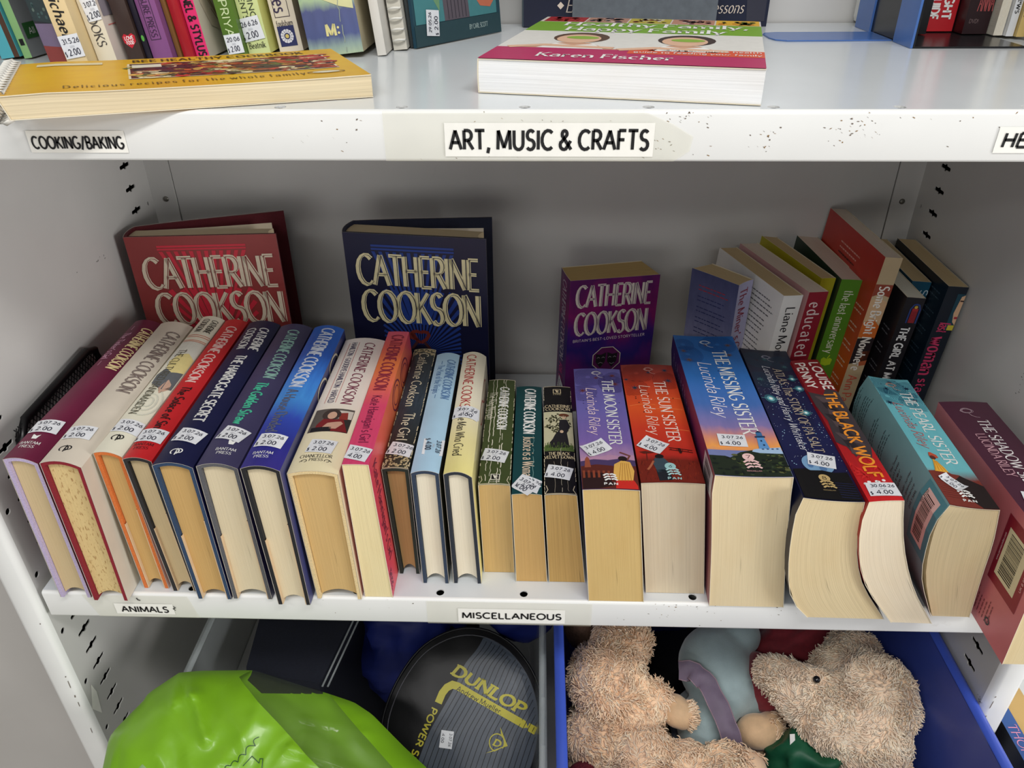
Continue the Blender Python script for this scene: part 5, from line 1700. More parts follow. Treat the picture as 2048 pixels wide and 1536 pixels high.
a.text('LOVE', (vis(.0182), -.0036), (vis(.0182), .0036), .0026, i_w, thick=.18)
a.text('FOOD', (vis(.0148), -.0030), (vis(.0148), .0030), .0026, i_w, thick=.18)
leaner('dark brown spine with a small red heart', -.3610, .166, .0130, 6.5, cover((62, 48, 44), .3), page=PT, art={'S': a}, bulge=.0005)
a = Art()
a.disc((vis(.0180), .0), .0024, .0012, ink((90, 170, 70)), 1, 10)
leaner('thin black spine with a green dot between the brown and violet books', -.3470, .169, .0044, 6.5, cover((30, 26, 40), .3), page=PT, art={'S': a}, bulge=.0002)
a = Art()
a.text('TREASURE PRESS', (vis(.060), .0), (vis(.0185), .0), .0050, ink((60, 36, 66)), thick=.14, thin=.07)
bx = [(vis(.063), -.0040), (vis(.0165), -.0040), (vis(.0165), .0040), (vis(.063), .0040)]
a.line(bx + [bx[0]], .0005, ink((60, 36, 66)))
leaner('violet hardback with its lettering in a thin frame', -.3420, .170, .0160, 6.4, cover((132, 80, 132)), case=cloth((120, 80, 120)), page=PT, art={'S': a}, name='hardback_book')
a = Art()
leaner('slim gold edged dark book behind the violet hardback', -.3252, .178, .0036, 6.4, cover((120, 84, 44), .3), page=PT, bulge=.0002)
leaner('slim glossy red book next to the hot pink one', -.3210, .180, .0086, 6.4, cover((164, 32, 42), .2), page=PT, bulge=.0008)
a = Art()
a.text('CHANEL & STYLUS', (vis(.0600), .0005), (vis(.0020), .0005), .0062, i_blk, thick=.20)
ar = Art()
ar.poly([(vis(.075), .01), (vis(.040), .012), (vis(.022), .022), (vis(.010), .060), (vis(.075), .060)], ink((196, 182, 160)), 2)
for k in range(4):
    ar.line([(vis(.07 - .012 * k), .012 + .006 * k), (vis(.030 - .006 * k), .040 + .004 * k)], .0010, ink((140, 112, 84)), 3)
leaner('hot pink spine with black capitals and a woven cloth photograph on its cover', -.3120, .184, .0108, 6.3, cover((226, 50, 112)), right=cover((206, 196, 176)), page=PT, art={'S': a, 'R': ar}, bulge=.0004)
a = Art()
a.text('ANNA PRIYA', (vis(.075), .0010), (vis(.0150), -.0005), .0064, ink((206, 222, 170)), thick=.12)
leaner('olive green book with a price sticker low on its spine', -.2890, .194, .0145, 6.3, cover((84, 116, 40)), page=PT, art={'S': a}, bulge=.0006, stickers=[dict(at=(vis(.0095), .0005), price='2.00', date='20.06', size=(.0138, .0150), ang=.02)])
a = Art()
a.text('WELLBEING', (vis(.075), .0030), (vis(.0270), .0030), .0044, ink((60, 70, 50)), thick=.12)
a.text('FOR PATIENTS', (vis(.075), -.0035), (vis(.0270), -.0035), .0044, ink((60, 70, 50)), thick=.12)
for e in (-.0016, .0016):
    a.poly([(vis(.0120), e - .0014), (vis(.0135), e), (vis(.0120), e + .0014), (vis(.0105), e)], i_blk, 1)
a.text('Beatnik', (vis(.0072), -.0072), (vis(.0072), .0066), .0046, i_blk, **SERIF)
leaner('pale lime book with two small leaves above the lettering on its spine', -.2740, .202, .0185, 6.2, cover((206, 216, 150)), right=cover((220, 220, 130)), page=PT, art={'S': a}, bulge=.0008, stickers=[dict(at=(vis(.0200), -.0020), price='2.00', date='26 6.26', size=(.0185, .0180), ang=.10)])
a = Art()
bx = [(vis(.075), -.0070), (vis(.0275), -.0070), (vis(.0275), .0055), (vis(.075), .0055)]
a.line(bx, .0005, ink((60, 50, 60)))
a.text('recipes', (vis(.066), -.0008), (vis(.0310), -.0008), .0110, ink((64, 54, 84)), thick=.12)
a.text('foulsham', (vis(.0228), -.0075), (vis(.0228), .0065), .0040, ink((50, 44, 50)), **SERIF)
a.rect(vis(.0205), -.0078, vis(.0045), .0066, ink((44, 50, 96)), 1)
for k in range(13):
    t_ = 2 * math.pi * k / 13
    a.disc((vis(.0125) + .0040 * math.cos(t_), -.0006 + .0040 * math.sin(t_)), .0016, .0016, ink((226, 224, 232)), 3, 8)
a.disc((vis(.0125), -.0006), .0017, .0017, ink((214, 190, 110)), 4, 8)
leaner('cream book with a white daisy on a blue square on its spine', -.2510, .214, .0205, 6.2, cover((224, 212, 192)), right=cover((206, 180, 150)), page=PT, art={'S': a}, bulge=.0005)
a = Art()
a.poly([(vis(.052), -.018), (vis(.047), -.014), (vis(.036), .010), (vis(.033), .021), (vis(.040), .021), (vis(.046), .004)], ink((214, 212, 160)), 2)
a.text('M', (vis(.0190), -.0042), (vis(.0190), .0034), .0088, ink((226, 216, 150)), thick=.24)
for z in (.0165, .0205):
    a.disc((vis(z), .0058), .0010, .0010, ink((226, 216, 150)), 2, 8)
creases(a, (.0092,), .21, ink((150, 160, 150)), .0006, 15, .13)
gM = grad('cover_teal_blue_bands', [(0, (70, 140, 150)), (.72, (72, 146, 158)), (.80, (176, 200, 160)), (.84, (88, 96, 140)), (.93, (84, 94, 140)), (.97, (150, 170, 160)), (1, (172, 190, 160))], warp=.02, mottle=.2)
leaner('broad teal and blue banded spine with a single yellow letter', -.2190, .192, .0450, 5.6, gM, right=cover((190, 180, 150)), page=PT, art={'S': a}, bulge=.0022, depth=.15)
leaner('slim plain white book right of the broad teal spine', -.1640, .199, .0075, 5.4, cover((216, 212, 204)), page=pages((214, 212, 204), .2), bulge=.0006, depth=.15)
# comb-bound book: loose white sheets and plastic loops
b = leaner('white comb bound book with exposed page edges on the upper shelf', -.1545, .226, .0118, 5.2, cover((206, 202, 190)), page=pages((216, 210, 192), .5, fine=700), bulge=-.0004, depth=.15, name='comb_bound_book')
for z in (.008, .0165, .025, .033, .041):
    mb = MB()
    mb.tube([(.0004, z, -.002), (.0010, z, .0020), (.0060, z + .0006, .0034), (.0108, z, .0020), (.0114, z, -.002)], .0009, mat('white_plastic', (226, 224, 216), .3), 6)
    mb.build('binding_loop', b)
leaner('thin charcoal book before the tropical magazine', -.1418, .2395, .0026, 5.1, cover((50, 56, 58)), page=PT, bulge=.0002, depth=.15)
# the magazine, turned to show its cover
a = Art()
a.rect(vis(.075), .003, vis(.018), .120, ink((72, 130, 134)), 1)
a.poly([(vis(.075), .040), (vis(.0180), .042), (vis(.0180), .078), (vis(.075), .075)], ink((92, 84, 92)), 2)
for k in range(6):
    a.line([(vis(.075), .046 + k * .005), (vis(.019), .048 + k * .005)], .0008, ink((50, 46, 54)), 3)
a.poly([(vis(.075), .078), (vis(.040), .082), (vis(.026), .095), (vis(.024), .110), (vis(.036), .124), (vis(.075), .124)], ink((196, 112, 84)), 3)
a.line([(vis(.075), .026), (vis(.052), .022), (vis(.038), .016)], .0034, ink((196, 52, 90)), 3)
a.poly([(vis(.060), .014), (vis(.040), .026), (vis(.026), .036), (vis(.048), .038)], ink((110, 150, 110)), 2)
a.rect(vis(.0175), .0005, vis(.0005), .125, ink((44, 70, 76)), 3)
a.text('BY CARL SCOTT', (vis(.0095), .076), (vis(.0095), .104), .0040, ink((170, 190, 186)), thick=.13, layer=5)
b = make_book('magazine', 'thin cookery magazine with a teal cover turned outwards beside the comb bound book', [(0, 0), (0, -.126)], [(.0032, 0), (.0032, -.126)], .21, cover((30, 66, 84), .3), right=cover((44, 74, 84), .3), page=PT, art={'R': a}, bulge=0, group=GU,
              stickers=[dict(on='R', at=(vis(.0180), .0240), price='2.00', date='29.05.26', size=(.021, .017), ang=1.45, lift=.0012)])
pose(b, (-.1385, .236, ZT + .0006), BASE_SPINE, -34, -5)

# cookery books lying flat
def flat(name, label, x, y, yaw, w, t_, ln, spine, top, page, art, **kw):
    b = make_book(name, label, [(0, 0), (0, -w)], kw.pop('R', None) or [(t_, 0), (t_, -w)], ln, spine, right=top, page=page, art=art, **kw)
    return pose(b, (x, y, ZT + .0005), BASE_FLAT, yaw)
a = Art()
oc_ = ink((206, 150, 34))
a.text('BEE HEALTHY COOKBOOK', (.0120, .078), (.0120, .196), .0085, ink((86, 62, 20)), thick=.2, thin=.09, serif=.1, gap=.24)
a.rect(.0230, .074, .0830, .208, ink((226, 214, 180)), 1)
a.rect(.0245, .0755, .0815, .2065, ink((92, 40, 34)), 2)
rnd = random.Random(21)
for i in range(260):
    s, d = rnd.uniform(.026, .080), rnd.uniform(.077, .205)
    a.disc((s, d), rnd.uniform(.0012, .0045), rnd.uniform(.002, .009), ink(rnd.choice(((170, 50, 40), (206, 96, 50), (226, 176, 90), (70, 34, 44), (120, 130, 70), (196, 60, 50), (60, 48, 46), (232, 214, 170)))), 3, 7)
a.rect(.0300, .077, .0420, .096, ink((222, 216, 196)), 4)
a.text('Delicious recipes for the whole family', (.1010, .036), (.0960, .182), .0080, ink((120, 90, 26)), thick=.13, thin=.08, gap=.3)
a.rect(.0110, .016, .0200, .058, ink((222, 210, 170)), 1)
a.ring((.0960, .196), .0040, .0120, .0010, ink((140, 106, 40)), 2)
a.disc((.0960, .196), .0030, .0090, ink((222, 212, 186)), 2)
gbee = grad('cover_golden_yellow', [(0, (222, 172, 28)), (.5, (226, 176, 30)), (1, (218, 166, 30))], mottle=.2)
bee = flat('comb_bound_book', 'yellow comb bound cookbook lying flat over the front edge of the upper shelf', -.3440, -.0300, 17.7, .2165, .0135, .1160, cover((220, 170, 40)), gbee, pages((222, 206, 172), .6, fine=700), {'R': a}, zskew=.142, bulge=0,
           R=[(.0140, .004), (.0150, -.010), (.0138, -.060), (.0135, -.160), (.0142, -.2165)])
for k in range(14):
    mb = MB()
    y = .004 + k * .0083
    pts = []
    for i in range(9):
        an = math.radians(-150 + i * 300 / 8)
        pts.append((.0075 + .0098 * math.sin(an * .86), y + .001 * i / 8, .0045 + .0085 * math.cos(an * .86) + .142 * y))
    mb.tube(pts, .0016, mat('white_plastic', (226, 224, 216), .3), 6)
    mb.build('binding_loop', bee)

a = Art()
a.rect(.0, .0, .0335, .184, ink((214, 206, 196)), 1)
rnd = random.Random(31)
pal = (((160, 30, 34), (190, 50, 44)), ((176, 130, 110), (60, 44, 60), (210, 180, 170)), ((186, 170, 60), (120, 40, 36), (214, 206, 180)), ((186, 134, 112), (90, 40, 40), (220, 200, 190)), ((226, 176, 50), (200, 130, 40), (120, 130, 50)))
for b_ in range(5):
    d0 = .003 + b_ * .0362
    a.rect(.0, d0, .030, d0 + .0350, ink(pal[b_][0]), 2)
    for i in range(26):
        a.disc((rnd.uniform(.004, .026), d0 + rnd.uniform(.004, .031)), rnd.uniform(.002, .005), rnd.uniform(.0015, .0036), ink(rnd.choice(pal[b_])), 3, 8)
a.rect(.032, .0, .088, .184, ink((120, 166, 44)), 2)
a.text('Healthy Family,', (.0460, .026), (.0460, .174), .0200, i_w, layer=6, **dict(SERIF, thick=.16))
a.text('Happy Family', (.0740, .032), (.0740, .156), .0200, i_w, layer=6, **dict(SERIF, thick=.16))
a.rect(.088, .0, .172, .184, ink((222, 220, 214)), 2)
def face(d, hair):
    sk, sk2 = ink((206, 158, 128)), ink((222, 180, 150))
    a.disc((.120, d), .026, .021, ink(hair), 3, 20)
    a.disc((.126, d - .001), .0215, .0165, sk2, 4, 20)
    a.disc((.121, d + .001), .0075, .0125, ink((140, 176, 60)), 5, 14)
    a.poly([(.146, d - .010), (.146, d + .010), (.162, d + .022), (.172, d + .036), (.172, d - .036), (.162, d - .024)], sk, 3)
    a.poly([(.150, d - .014), (.158, d), (.150, d + .014), (.172, d + .024), (.172, d - .024)], ink((238, 236, 232)), 4)
    a.line([(.172, d - .044), (.160, d - .020), (.166, d + .030)], .009, sk2, 5)
face(.052, (88, 62, 44))
face(.130, (62, 44, 38))
a.rect(.172, .0, .2225, .184, ink((178, 36, 92)), 3)
a.rect(.162, .094, .186, .184, ink((214, 84, 48)), 4)
a.text('The complete health', (.1675, .120), (.1675, .182), .0060, i_w, thick=.12, layer=6)
a.text('guide to feeding your family', (.1785, .098), (.1785, .182), .0060, i_w, thick=.12, layer=6)
a.text('Karen Fischer', (.2010, .036), (.2010, .126), .0150, i_w, layer=6, **dict(SERIF, thick=.15))
b = flat('paperback_book', 'thick health cookbook lying flat with a green and pink cover above the middle label', -.0690, .0500, -12.6, .184, .0215, .2225, cover((206, 200, 190)), cover((224, 222, 216)), pages((240, 240, 240), .35, fine=900), {'R': a}, bulge=.0004)

# the dark book and slate slab standing at the back
a = Art()
a.text('Easy', (.190, .043), (.190, .070), .0120, ink((222, 206, 190)), **ITAL)
a.poly([(.190, .034), (.1935, .0375), (.190, .041), (.1865, .0375)], ink((222, 206, 190)))
a.text('Lessons', (.192, .186), (.192, .2215), .0110, ink((222, 206, 190)), **ITAL)
a.poly([(.10, .085), (.13, .07), (.205, .075), (.205, .085), (.150, .10)], ink((30, 70, 100)), 1)
a.poly([(.16, .222), (.205, .226), (.205, .244), (.15, .244)], ink((52, 52, 64)), 1)
b = make_book('hardback_book', 'wide dark blue book at the back of the upper shelf behind the slate slab', [(-.024, 0), (-.024, -.247)], [(0, 0), (0, -.247)], .21, grad('spine_teal', [(0, (30, 80, 100)), (1, (26, 70, 92))], mottle=.4), right=cover((28, 32, 52)), case=cloth((30, 34, 50)), page=PT, art={'R': a}, bulge=.002)
pose(b, (-.044, .372, ZT + .0005), BASE_FRONT, 0)
mb = MB()
mb.box((-.0715, -.004, 0), (.0715, .004, .20), mat('slate_grey_board', (92, 98, 104), .6, noise=.12, scale=120, bump=.1))
tag(mb.build('slate_board', loc=(.0765, .3590, ZT + .0004)), 'grey slate board standing in front of the dark blue book', 'board')

# blue stamped bookend and the books it holds
M_BLUE = mat('blue_enamel', (74, 112, 178), .25, noise=.03)
M_BLK = mat('black_enamel', (26, 27, 30), .25)
t = thing('bookend', 'blue and black stamped steel bookend at the right of the upper shelf', 'bookend', (.293, .302, ZT))
mb = MB()
tongue = [(0, -.026), (-.095, -.028), (-.104, -.022), (-.107, -.010), (-.107, .014), (-.103, .022), (-.092, .0255), (0, .026)]
mb.add([(p[0], p[1], .0012) for p in tongue] + [(p[0], p[1], .0002) for p in tongue], [tuple(range(8)), tuple(range(15, 7, -1))] + [(i, (i + 1) % 8, 8 + (i + 1) % 8, 8 + i) for i in range(8)], M_BLUE)
mb.build('tongue', t)
mb = MB()
mb.box((-.0010, -.069, .0002), (.0010, -.030, .17), M_BLUE)
mb.box((-.0010, .030, .0002), (.0010, .069, .17), M_BLUE)
mb.box((-.0010, -.030, .13), (.0010, .030, .17), M_BLUE)
mb.build('upright_plate', t)
mb = MB()
mb.box((.0012, -.069, .0002), (.097, .069, .0016), M_BLK)
mb.box((.0012, -.069, .0016), (.0026, .069, .17), M_BLK)
mb.build('black_base', t)
GB = 'books held by the blue bookend on the upper shelf'
def held(label, x, y, w, spine, art=None, page=PT, depth=.10, z=.0026, **kw):
    b = make_book(kw.pop('name', 'paperback_book'), label, [(0, 0), (0, -depth)], [(w, 0), (w, -depth)], .20, spine, art=art, page=page, group=GB, bulge=kw.pop('bulge', .0004), **kw)
    return pose(b, (x, y, ZT + z), BASE_SPINE, 0)
vb_ = lambda z: .20 - z
held('black book standing just behind the blue steel plate', .2965, .300, .036, M_BLK, depth=.06)
a = Art()
a.text('LIGHTWEIGHT', (vb_(.075), .0055), (vb_(.0105), .0055), .0080, i_w, thick=.22)
a.text('FOOD GUIDE', (vb_(.060), -.0060), (vb_(.0105), -.0060), .0080, i_w, thick=.22)
held('red book with heavy white capitals held by the bookend', .3345, .318, .0300, cover((190, 38, 46)), {'S': a}, z=.0026, depth=.08)
a = Art()
a.text('ANNA', (vb_(.0275), -.0030), (vb_(.0275), .0105), .0165, ink((176, 84, 84)), thick=.08)
a.text('DVD!', (vb_(.0110), -.0075), (vb_(.0110), .0005), .0034, ink((130, 110, 110)), thick=.1)
a.line([(vb_(.060), -.006), (vb_(.046), .003), (vb_(.040), .0110)], .0006, ink((220, 214, 210)))
held('dark maroon book with thin pink capitals', .3655, .300, .0225, cover((40, 22, 26)), {'S': a})
held('cream page block of a book held fore-edge out', .3895, .290, .0080, pages((226, 220, 204), .4, fine=700), page=pages((226, 220, 204), .4), bulge=0)
a = Art()
a.text('Phillip Mathews', (vb_(.068), .0010), (vb_(.0190), .0010), .0050, i_blk, **SERIF)
held('slim white book with black serif spine lettering', .3983, .285, .0065, cover((220, 222, 224)), {'S': a})
a = Art()
a.text('MYTH SM', (vb_(.050), .0), (vb_(.0170), .0), .0050, i_blk, thick=.2)
held('slim gold book with black spine lettering', .4056, .281, .0070, cover((206, 178, 112)), {'S': a})
# white plastic box behind the bookend
mb = MB()
rings = []
for y in (.388, .402):
    rings.append([(.300 + dx, y, ZT + .0006 + dz) for dx, dz in ((.004, 0), (.048, 0), (.050, .004), (.050, .120), (.0, .120), (.0, .006), (.001, .002))])
mb.loft(rings, mat('white_plastic_box', (226, 226, 222), .35), False)
tag(mb.build('plastic_box'), 'white plastic box with rounded corner behind the blue bookend', 'box')

# ---------------------------------------------------------------- bottom of the cabinet: tubs, bag, racket cover, soft toys
from mathutils import noise as mnoise
FLOOR = -.4795

def tub(root, x0, x1, y0, y1, zr, m, taper=.02, rim=.009, m_rim=None, yaw=None):
    """Open plastic tub: outer and inner skin, floor, rolled rim."""
    def ring(xa, xb, ya, yb, z, r=.03, n=5):
        pts = []
        for cx, cy, a0 in ((xb - r, yb - r, 0), (xa + r, yb - r, 90), (xa + r, ya + r, 180), (xb - r, ya + r, 270)):
            for i in range(n + 1):
                a_ = math.radians(a0 + 90 * i / n)
                pts.append((cx + r * math.cos(a_), cy + r * math.sin(a_), z))
        return pts
    mb = MB()
    zs = [FLOOR + (zr - FLOOR) * t for t in (0, .03, .5, 1)]
    rings = []
    for z in zs:
        t = taper * (1 - (z - FLOOR) / (zr - FLOOR))
        rings.append(ring(x0 + t, x1 - t, y0 + t, y1 - t, z))
    mb.loft(rings, m, True, True, False)
    inner = []
    for z in reversed(zs):
        t = taper * (1 - (z - FLOOR) / (zr - FLOOR)) + .0025
        inner.append(ring(x0 + t, x1 - t, y0 + t, y1 - t, max(z, FLOOR + .003)))
    mb.loft(inner, m, True, True, False)
    n = len(inner[-1])
    mb.add(inner[-1], [tuple(range(n))], m)
    mb.build('tub_body', root)
    mb = MB()
    prof = ((-.0020, 0), (-.001, .002), (rim * .5, .003), (rim, .001), (rim, -.010), (rim - .002, -.010), (rim - .002, -.001), (.0015, -.001))
    rr_ = [ring(x0 - d, x1 + d, y0 - d, y1 + d, zr + h) for d, h in prof]
    mb.loft(rr_ + [rr_[0]], m_rim or m, True, True, False)
    mb.build('rim', root)

M_TUB = mat('blue_tub_plastic', (72, 92, 184), .28, noise=.03, scale=30, alpha=.87)
M_TUBR = mat('blue_tub_rim', (66, 92, 196), .25, noise=.03)
M_CLR = mat('clear_tub_plastic', (196, 204, 206), .12, noise=.02, alpha=.20)
M_CLRR = mat('clear_tub_rim', (206, 214, 216), .15, noise=.02, alpha=.26)
t = thing('storage_tub', 'blue plastic storage tub full of soft toys below the right half of the lower shelf', 'tub', (0, 0, 0))
tub(t, .0035, .4060, -.16, .37, -.135, M_TUB, .018, .0085, M_TUBR)
t = thing('storage_tub', 'clear plastic storage tub holding the racket cover and bags', 'tub', (0, 0, 0))
tub(t, -.3990, -.0190, -.12, .37, -.160, M_CLR, .012, .0060, M_CLRR)
for k in range(8):
    mb = MB()
    y = -.09 + .055 * k
    mb.box((-.0185, y, FLOOR + .02), (-.0145, y + .0016, -.168), M_CLRR)
    mb.build('rib', t)

# --- soft toys
def blob(balls, voxel=.0045, smooth=3):
    mb = MB()
    m = mat('plush_base', (204, 160, 126), .9)
    for c, r in balls:
        r3 = r if isinstance(r, tuple) else (r, r, r)
        rings = []
        for i in range(1, 12):
            th = math.pi * i / 12
            rings.append([(c[0] + r3[0] * math.sin(th) * math.cos(2 * math.pi * j / 18), c[1] + r3[1] * math.sin(th) * math.sin(2 * math.pi * j / 18), c[2] - r3[2] * math.cos(th)) for j in range(18)])
        mb.loft(rings, m)
    o = mb.build('tmp_blob')
    md = o.modifiers.new('r', 'REMESH')
    md.mode = 'VOXEL'
    md.voxel_size = voxel
    sm = o.modifiers.new('s', 'SMOOTH')
    sm.factor, sm.iterations = .5, smooth
    dg = bpy.context.evaluated_depsgraph_get()
    me = bpy.data.meshes.new_from_object(o.evaluated_get(dg))
    vs = [v.co.copy() for v in me.vertices]
    fs = [tuple(p.vertices) for p in me.polygons]
    nr = [v.normal.copy() for v in me.vertices]
    old = o.data
    bpy.data.objects.remove(o)
    bpy.data.meshes.remove(old)
    bpy.data.meshes.remove(me)
    return vs, fs, nr

def fur(mb, vs, fs, nr, n, length, width, m_list, flow, seed=1, curl=.5, skip=None, lo=-.45):
    rnd = random.Random(seed)
    areas, acc = [], 0
    for f in fs:
        a, b, c = vs[f[0]], vs[f[1]], vs[f[2]]
        ar = (b - a).cross(c - a).length
        acc += ar
        areas.append(acc)
    import bisect
    buckets = {id(m): (m, [], []) for m in m_list}
    for _ in range(n):
        f = fs[min(len(fs) - 1, bisect.bisect(areas, rnd.random() * acc))]
        u, v = rnd.random(), rnd.random()
        if len(f) == 4:
            p = vs[f[0]].lerp(vs[f[1]], u).lerp(vs[f[3]].lerp(vs[f[2]], u), v)
        else:
            p = vs[f[0]].lerp(vs[f[1]], u).lerp(vs[f[2]], v)
        nn = nr[f[0]]
        if nn.z * .7 - nn.y * .6 < lo or (skip and skip(p)):
            continue
        w = Vector((mnoise.noise(p * 34), mnoise.noise(p * 34 + Vector((7, 3, 1))), mnoise.noise(p * 34 + Vector((1, 9, 4)))))
        d = (nn * .40 + flow * .40 + w * 1.5 + Vector((rnd.gauss(0, .16), rnd.gauss(0, .16), rnd.gauss(0, .16)))).normalized()
        if d.dot(nn) < .20:
            d = (d + nn * (.28 - d.dot(nn))).normalized()
        L = length * rnd.uniform(.7, 1.2)
        side = d.cross(nn)
        side = side.normalized() if side.length > 1e-4 else Vector((1, 0, 0))
        up = side.cross(d)
        ph, cw = rnd.uniform(0, 6.28), curl * rnd.uniform(.5, 1.2)
        m, V, F = buckets[id(rnd.choice(m_list))]
        o = len(V)
        for i, (tt, ww) in enumerate(((0, .85), (.28, 1.0), (.55, 1.0), (.8, .95), (1.0, .5))):
            c = p + d * (L * tt) + (side * math.sin(ph + 4.2 * tt) + up * .5 * math.cos(ph + 4.2 * tt)) * (cw * L * .22 * min(1, tt * 2)) - nn * (L * .22 * tt * tt)
            for a_ in (0, 2.094, 4.189):
                V.append(c + (side * math.cos(a_) + up * math.sin(a_)) * (width * ww * .5))
        for i in range(4):
            for j in range(3):
                q = (j + 1) % 3
                F.append((o + i * 3 + j, o + i * 3 + q, o + i * 3 + 3 + q, o + i * 3 + 3 + j))
    for m, V, F in buckets.values():
        if V:
            mb.add(V, F, m, True)

FURC = [mat('peach_fleece_%s' % k, c, .85, noise=.08, scale=40, sheen=.25) for k, c in (('a', (254, 220, 186)), ('b', (250, 212, 176)), ('c', (255, 228, 198)))]
FURC2 = [mat('pale_peach_fleece_%s' % k, c, .85, noise=.08, scale=40, sheen=.25) for k, c in (('a', (254, 230, 204)), ('b', (251, 222, 194)), ('c', (255, 236, 214)))]
M_PAD = mat('tan_velour', (220, 184, 144), .8, noise=.08, scale=120, bump=.2, bscale=900, sheen=.3)
M_EYE = mat('black_glass_eye', (20, 18, 22), .08, coat=.6)

t = thing('teddy_bear', 'peach curly teddy bear in the left half of the blue tub', 'soft toy', (.08, .04, FLOOR))
balls = [((.0590, .0780, -.2130), .0430), ((.0760, .1200, -.2020), .0350), ((.0520, .1050, -.2350), .0330), ((.1050, .0610, -.2270), .0255), ((.0900, .0480, -.2360), .0250), ((.0420, .0342, -.2540), .0320), ((.0700, .0240, -.2580), .0300), ((.0960, .0050, -.2400), .0310), ((.1349, -.0082, -.2380), .0265), ((.1714, -.0101, -.2380), .0250), ((.2005, -.0120, -.2380), .0215), ((.070, .050, -.300), (.060, .075, .06)), ((.08, -.01, -.30), (.05, .05, .05))]
vs, fs, nr = blob(balls)
mb = MB()
loc = Vector((.08, .04, FLOOR))
mb.add([v - loc for v in vs], fs, FURC[1], True)
m2 = MB()
fur(m2, vs, fs, nr, 17000, .0105, .0018, FURC, Vector((-.1, -.6, -.5)), 5, .95, skip=lambda p: p.x > .205 and p.z > -.25 and p.y < .0)
mb2 = MB()
for i, v in enumerate(m2.v):
    pass
mb.v_off = len(mb.v)
o0 = len(mb.v)
mb.v.extend(tuple(Vector(v) - loc) for v in m2.v)
for f, k, s_, u_ in zip(m2.f, m2.m, m2.sm, m2.uv):
    mb.f.append(tuple(i + o0 for i in f))
    mb.m.append(mb.mi(m2.mats[k]))
    mb.sm.append(s_)
    mb.uv.append(u_)
mb.build('body', t)
vs, fs, nr = blob([((.1330, .0520, -.2280), (.016, .020, .016)), ((.1400, .0490, -.2300), (.015, .018, .015))], .003, 4)
mb = MB()
mb.add([v - loc for v in vs], fs, M_PAD, True)
m2 = MB()
fur(m2, vs, fs, nr, 700, .0085, .0014, FURC, Vector((.6, -.4, -.2)), 9, .4, skip=lambda p: p.x < .1445)
o0 = len(mb.v)
mb.v.extend(tuple(Vector(v) - loc) for v in m2.v)
for f, k, s_, u_ in zip(m2.f, m2.m, m2.sm, m2.uv):
    mb.f.append(tuple(i + o0 for i in f)); mb.m.append(mb.mi(m2.mats[k])); mb.sm.append(s_); mb.uv.append(u_)
tag(mb.build('paw', t), 'paw with a smooth tan pad')

loc = Vector((.33, .05, FLOOR))
t = thing('teddy_bear', 'large pale peach teddy bear head lying sideways at the right of the blue tub', 'soft toy', loc)
balls = [((.3470, .0600, -.2060), .0480), ((.3360, .0260, -.2270), .0440), ((.2470, .0800, -.1970), .0205), ((.2580, .0720, -.2000), .0255), ((.2745, .0616, -.2040), .0300), ((.2975, .0400, -.2150), .0370), ((.3000, .0620, -.2150), .0330), ((.3440, .1130, -.2030), .0290), ((.3200, .0950, -.2150), .0280), ((.3420, .0094, -.2520), .0340), ((.32, .05, -.29), (.05, .06, .05))]
vs, fs, nr = blob(balls)
mb = MB()
mb.add([v - loc for v in vs], fs, FURC2[1], True)
m2 = MB()
fur(m2, vs, fs, nr, 18000, .0100, .0016, FURC2, Vector((-.25, -.55, -.35)), 6, .75)
o0 = len(mb.v)
mb.v.extend(tuple(Vector(v) - loc) for v in m2.v)
for f, k, s_, u_ in zip(m2.f, m2.m, m2.sm, m2.uv):
    mb.f.append(tuple(i + o0 for i in f)); mb.m.append(mb.mi(m2.mats[k])); mb.sm.append(s_); mb.uv.append(u_)
mb.build('head', t)
vs, fs, nr = blob([((.2785, .0525, -.1700), .0042)], .0012, 2)
mb = MB()
mb.add([v - loc for v in vs], fs, M_EYE, True)
tag(mb.build('eye', t), 'small dark eye half buried in the fur')

M_GREY = mat('grey_blue_plush', (160, 180, 183), .85, noise=.06, scale=80, bump=.15, bscale=700, sheen=.5)
loc = Vector((.19, .1, FLOOR))
t = thing('plush_toy', 'smooth grey blue plush toy between the two teddy bears wearing a mauve ribbon', 'soft toy', loc)
vs, fs, nr = blob([((.1925, .1241, -.2420), (.044, .050, .047)), ((.1988, .0961, -.2440), .0370), ((.2246, .1500, -.2170), .0250), ((.1735, .0603, -.2680), (.034, .038, .036)), ((.2262, .0940, -.2520), .0270), ((.19, .09, -.31), .05)], .004, 5)
mb = MB()
mb.add([v - loc for v in vs], fs, M_GREY, True)
mb.build('body', t)
M_RIB = mat('mauve_satin', (112, 98, 118), .6, noise=.1, scale=60, sheen=.3)
mb = MB()
path = [(.1400, .0900, -.2060), (.1560, .0850, -.2010), (.1690, .0720, -.2040), (.1790, .0480, -.2120), (.1880, .0250, -.2250), (.1930, .0100, -.2450)]
pts = [Vector(p) for p in smooth3(path)] if False else [Vector(p) for p in path]
rows = []
for i in range(len(pts) * 4 - 3):
    k, f = divmod(i, 4)
    p = pts[k].lerp(pts[min(k + 1, len(pts) - 1)], f / 4)
    d = (pts[min(k + 1, len(pts) - 1)] - pts[max(0, k - (k == len(pts) - 1))]).normalized()
    s = d.cross(Vector((0, -.65, .76))).normalized()
    rows.append([p + s * (.0105 * q) + Vector((0, 0, .002 * math.cos(q * 2.2) + .0012 * math.sin(i * 1.3 + q * 2))) - loc for q in (-1, -.6, -.2, .2, .6, 1)])
mb.grid(rows, M_RIB, True)
for sgn in (0, 5):
    mb.tube([r[sgn] for r in rows], .0007, mat('ribbon_edge', (150, 126, 138), .5), 5)
mb.build('ribbon', t)
loc = Vector((.232, .045, FLOOR))
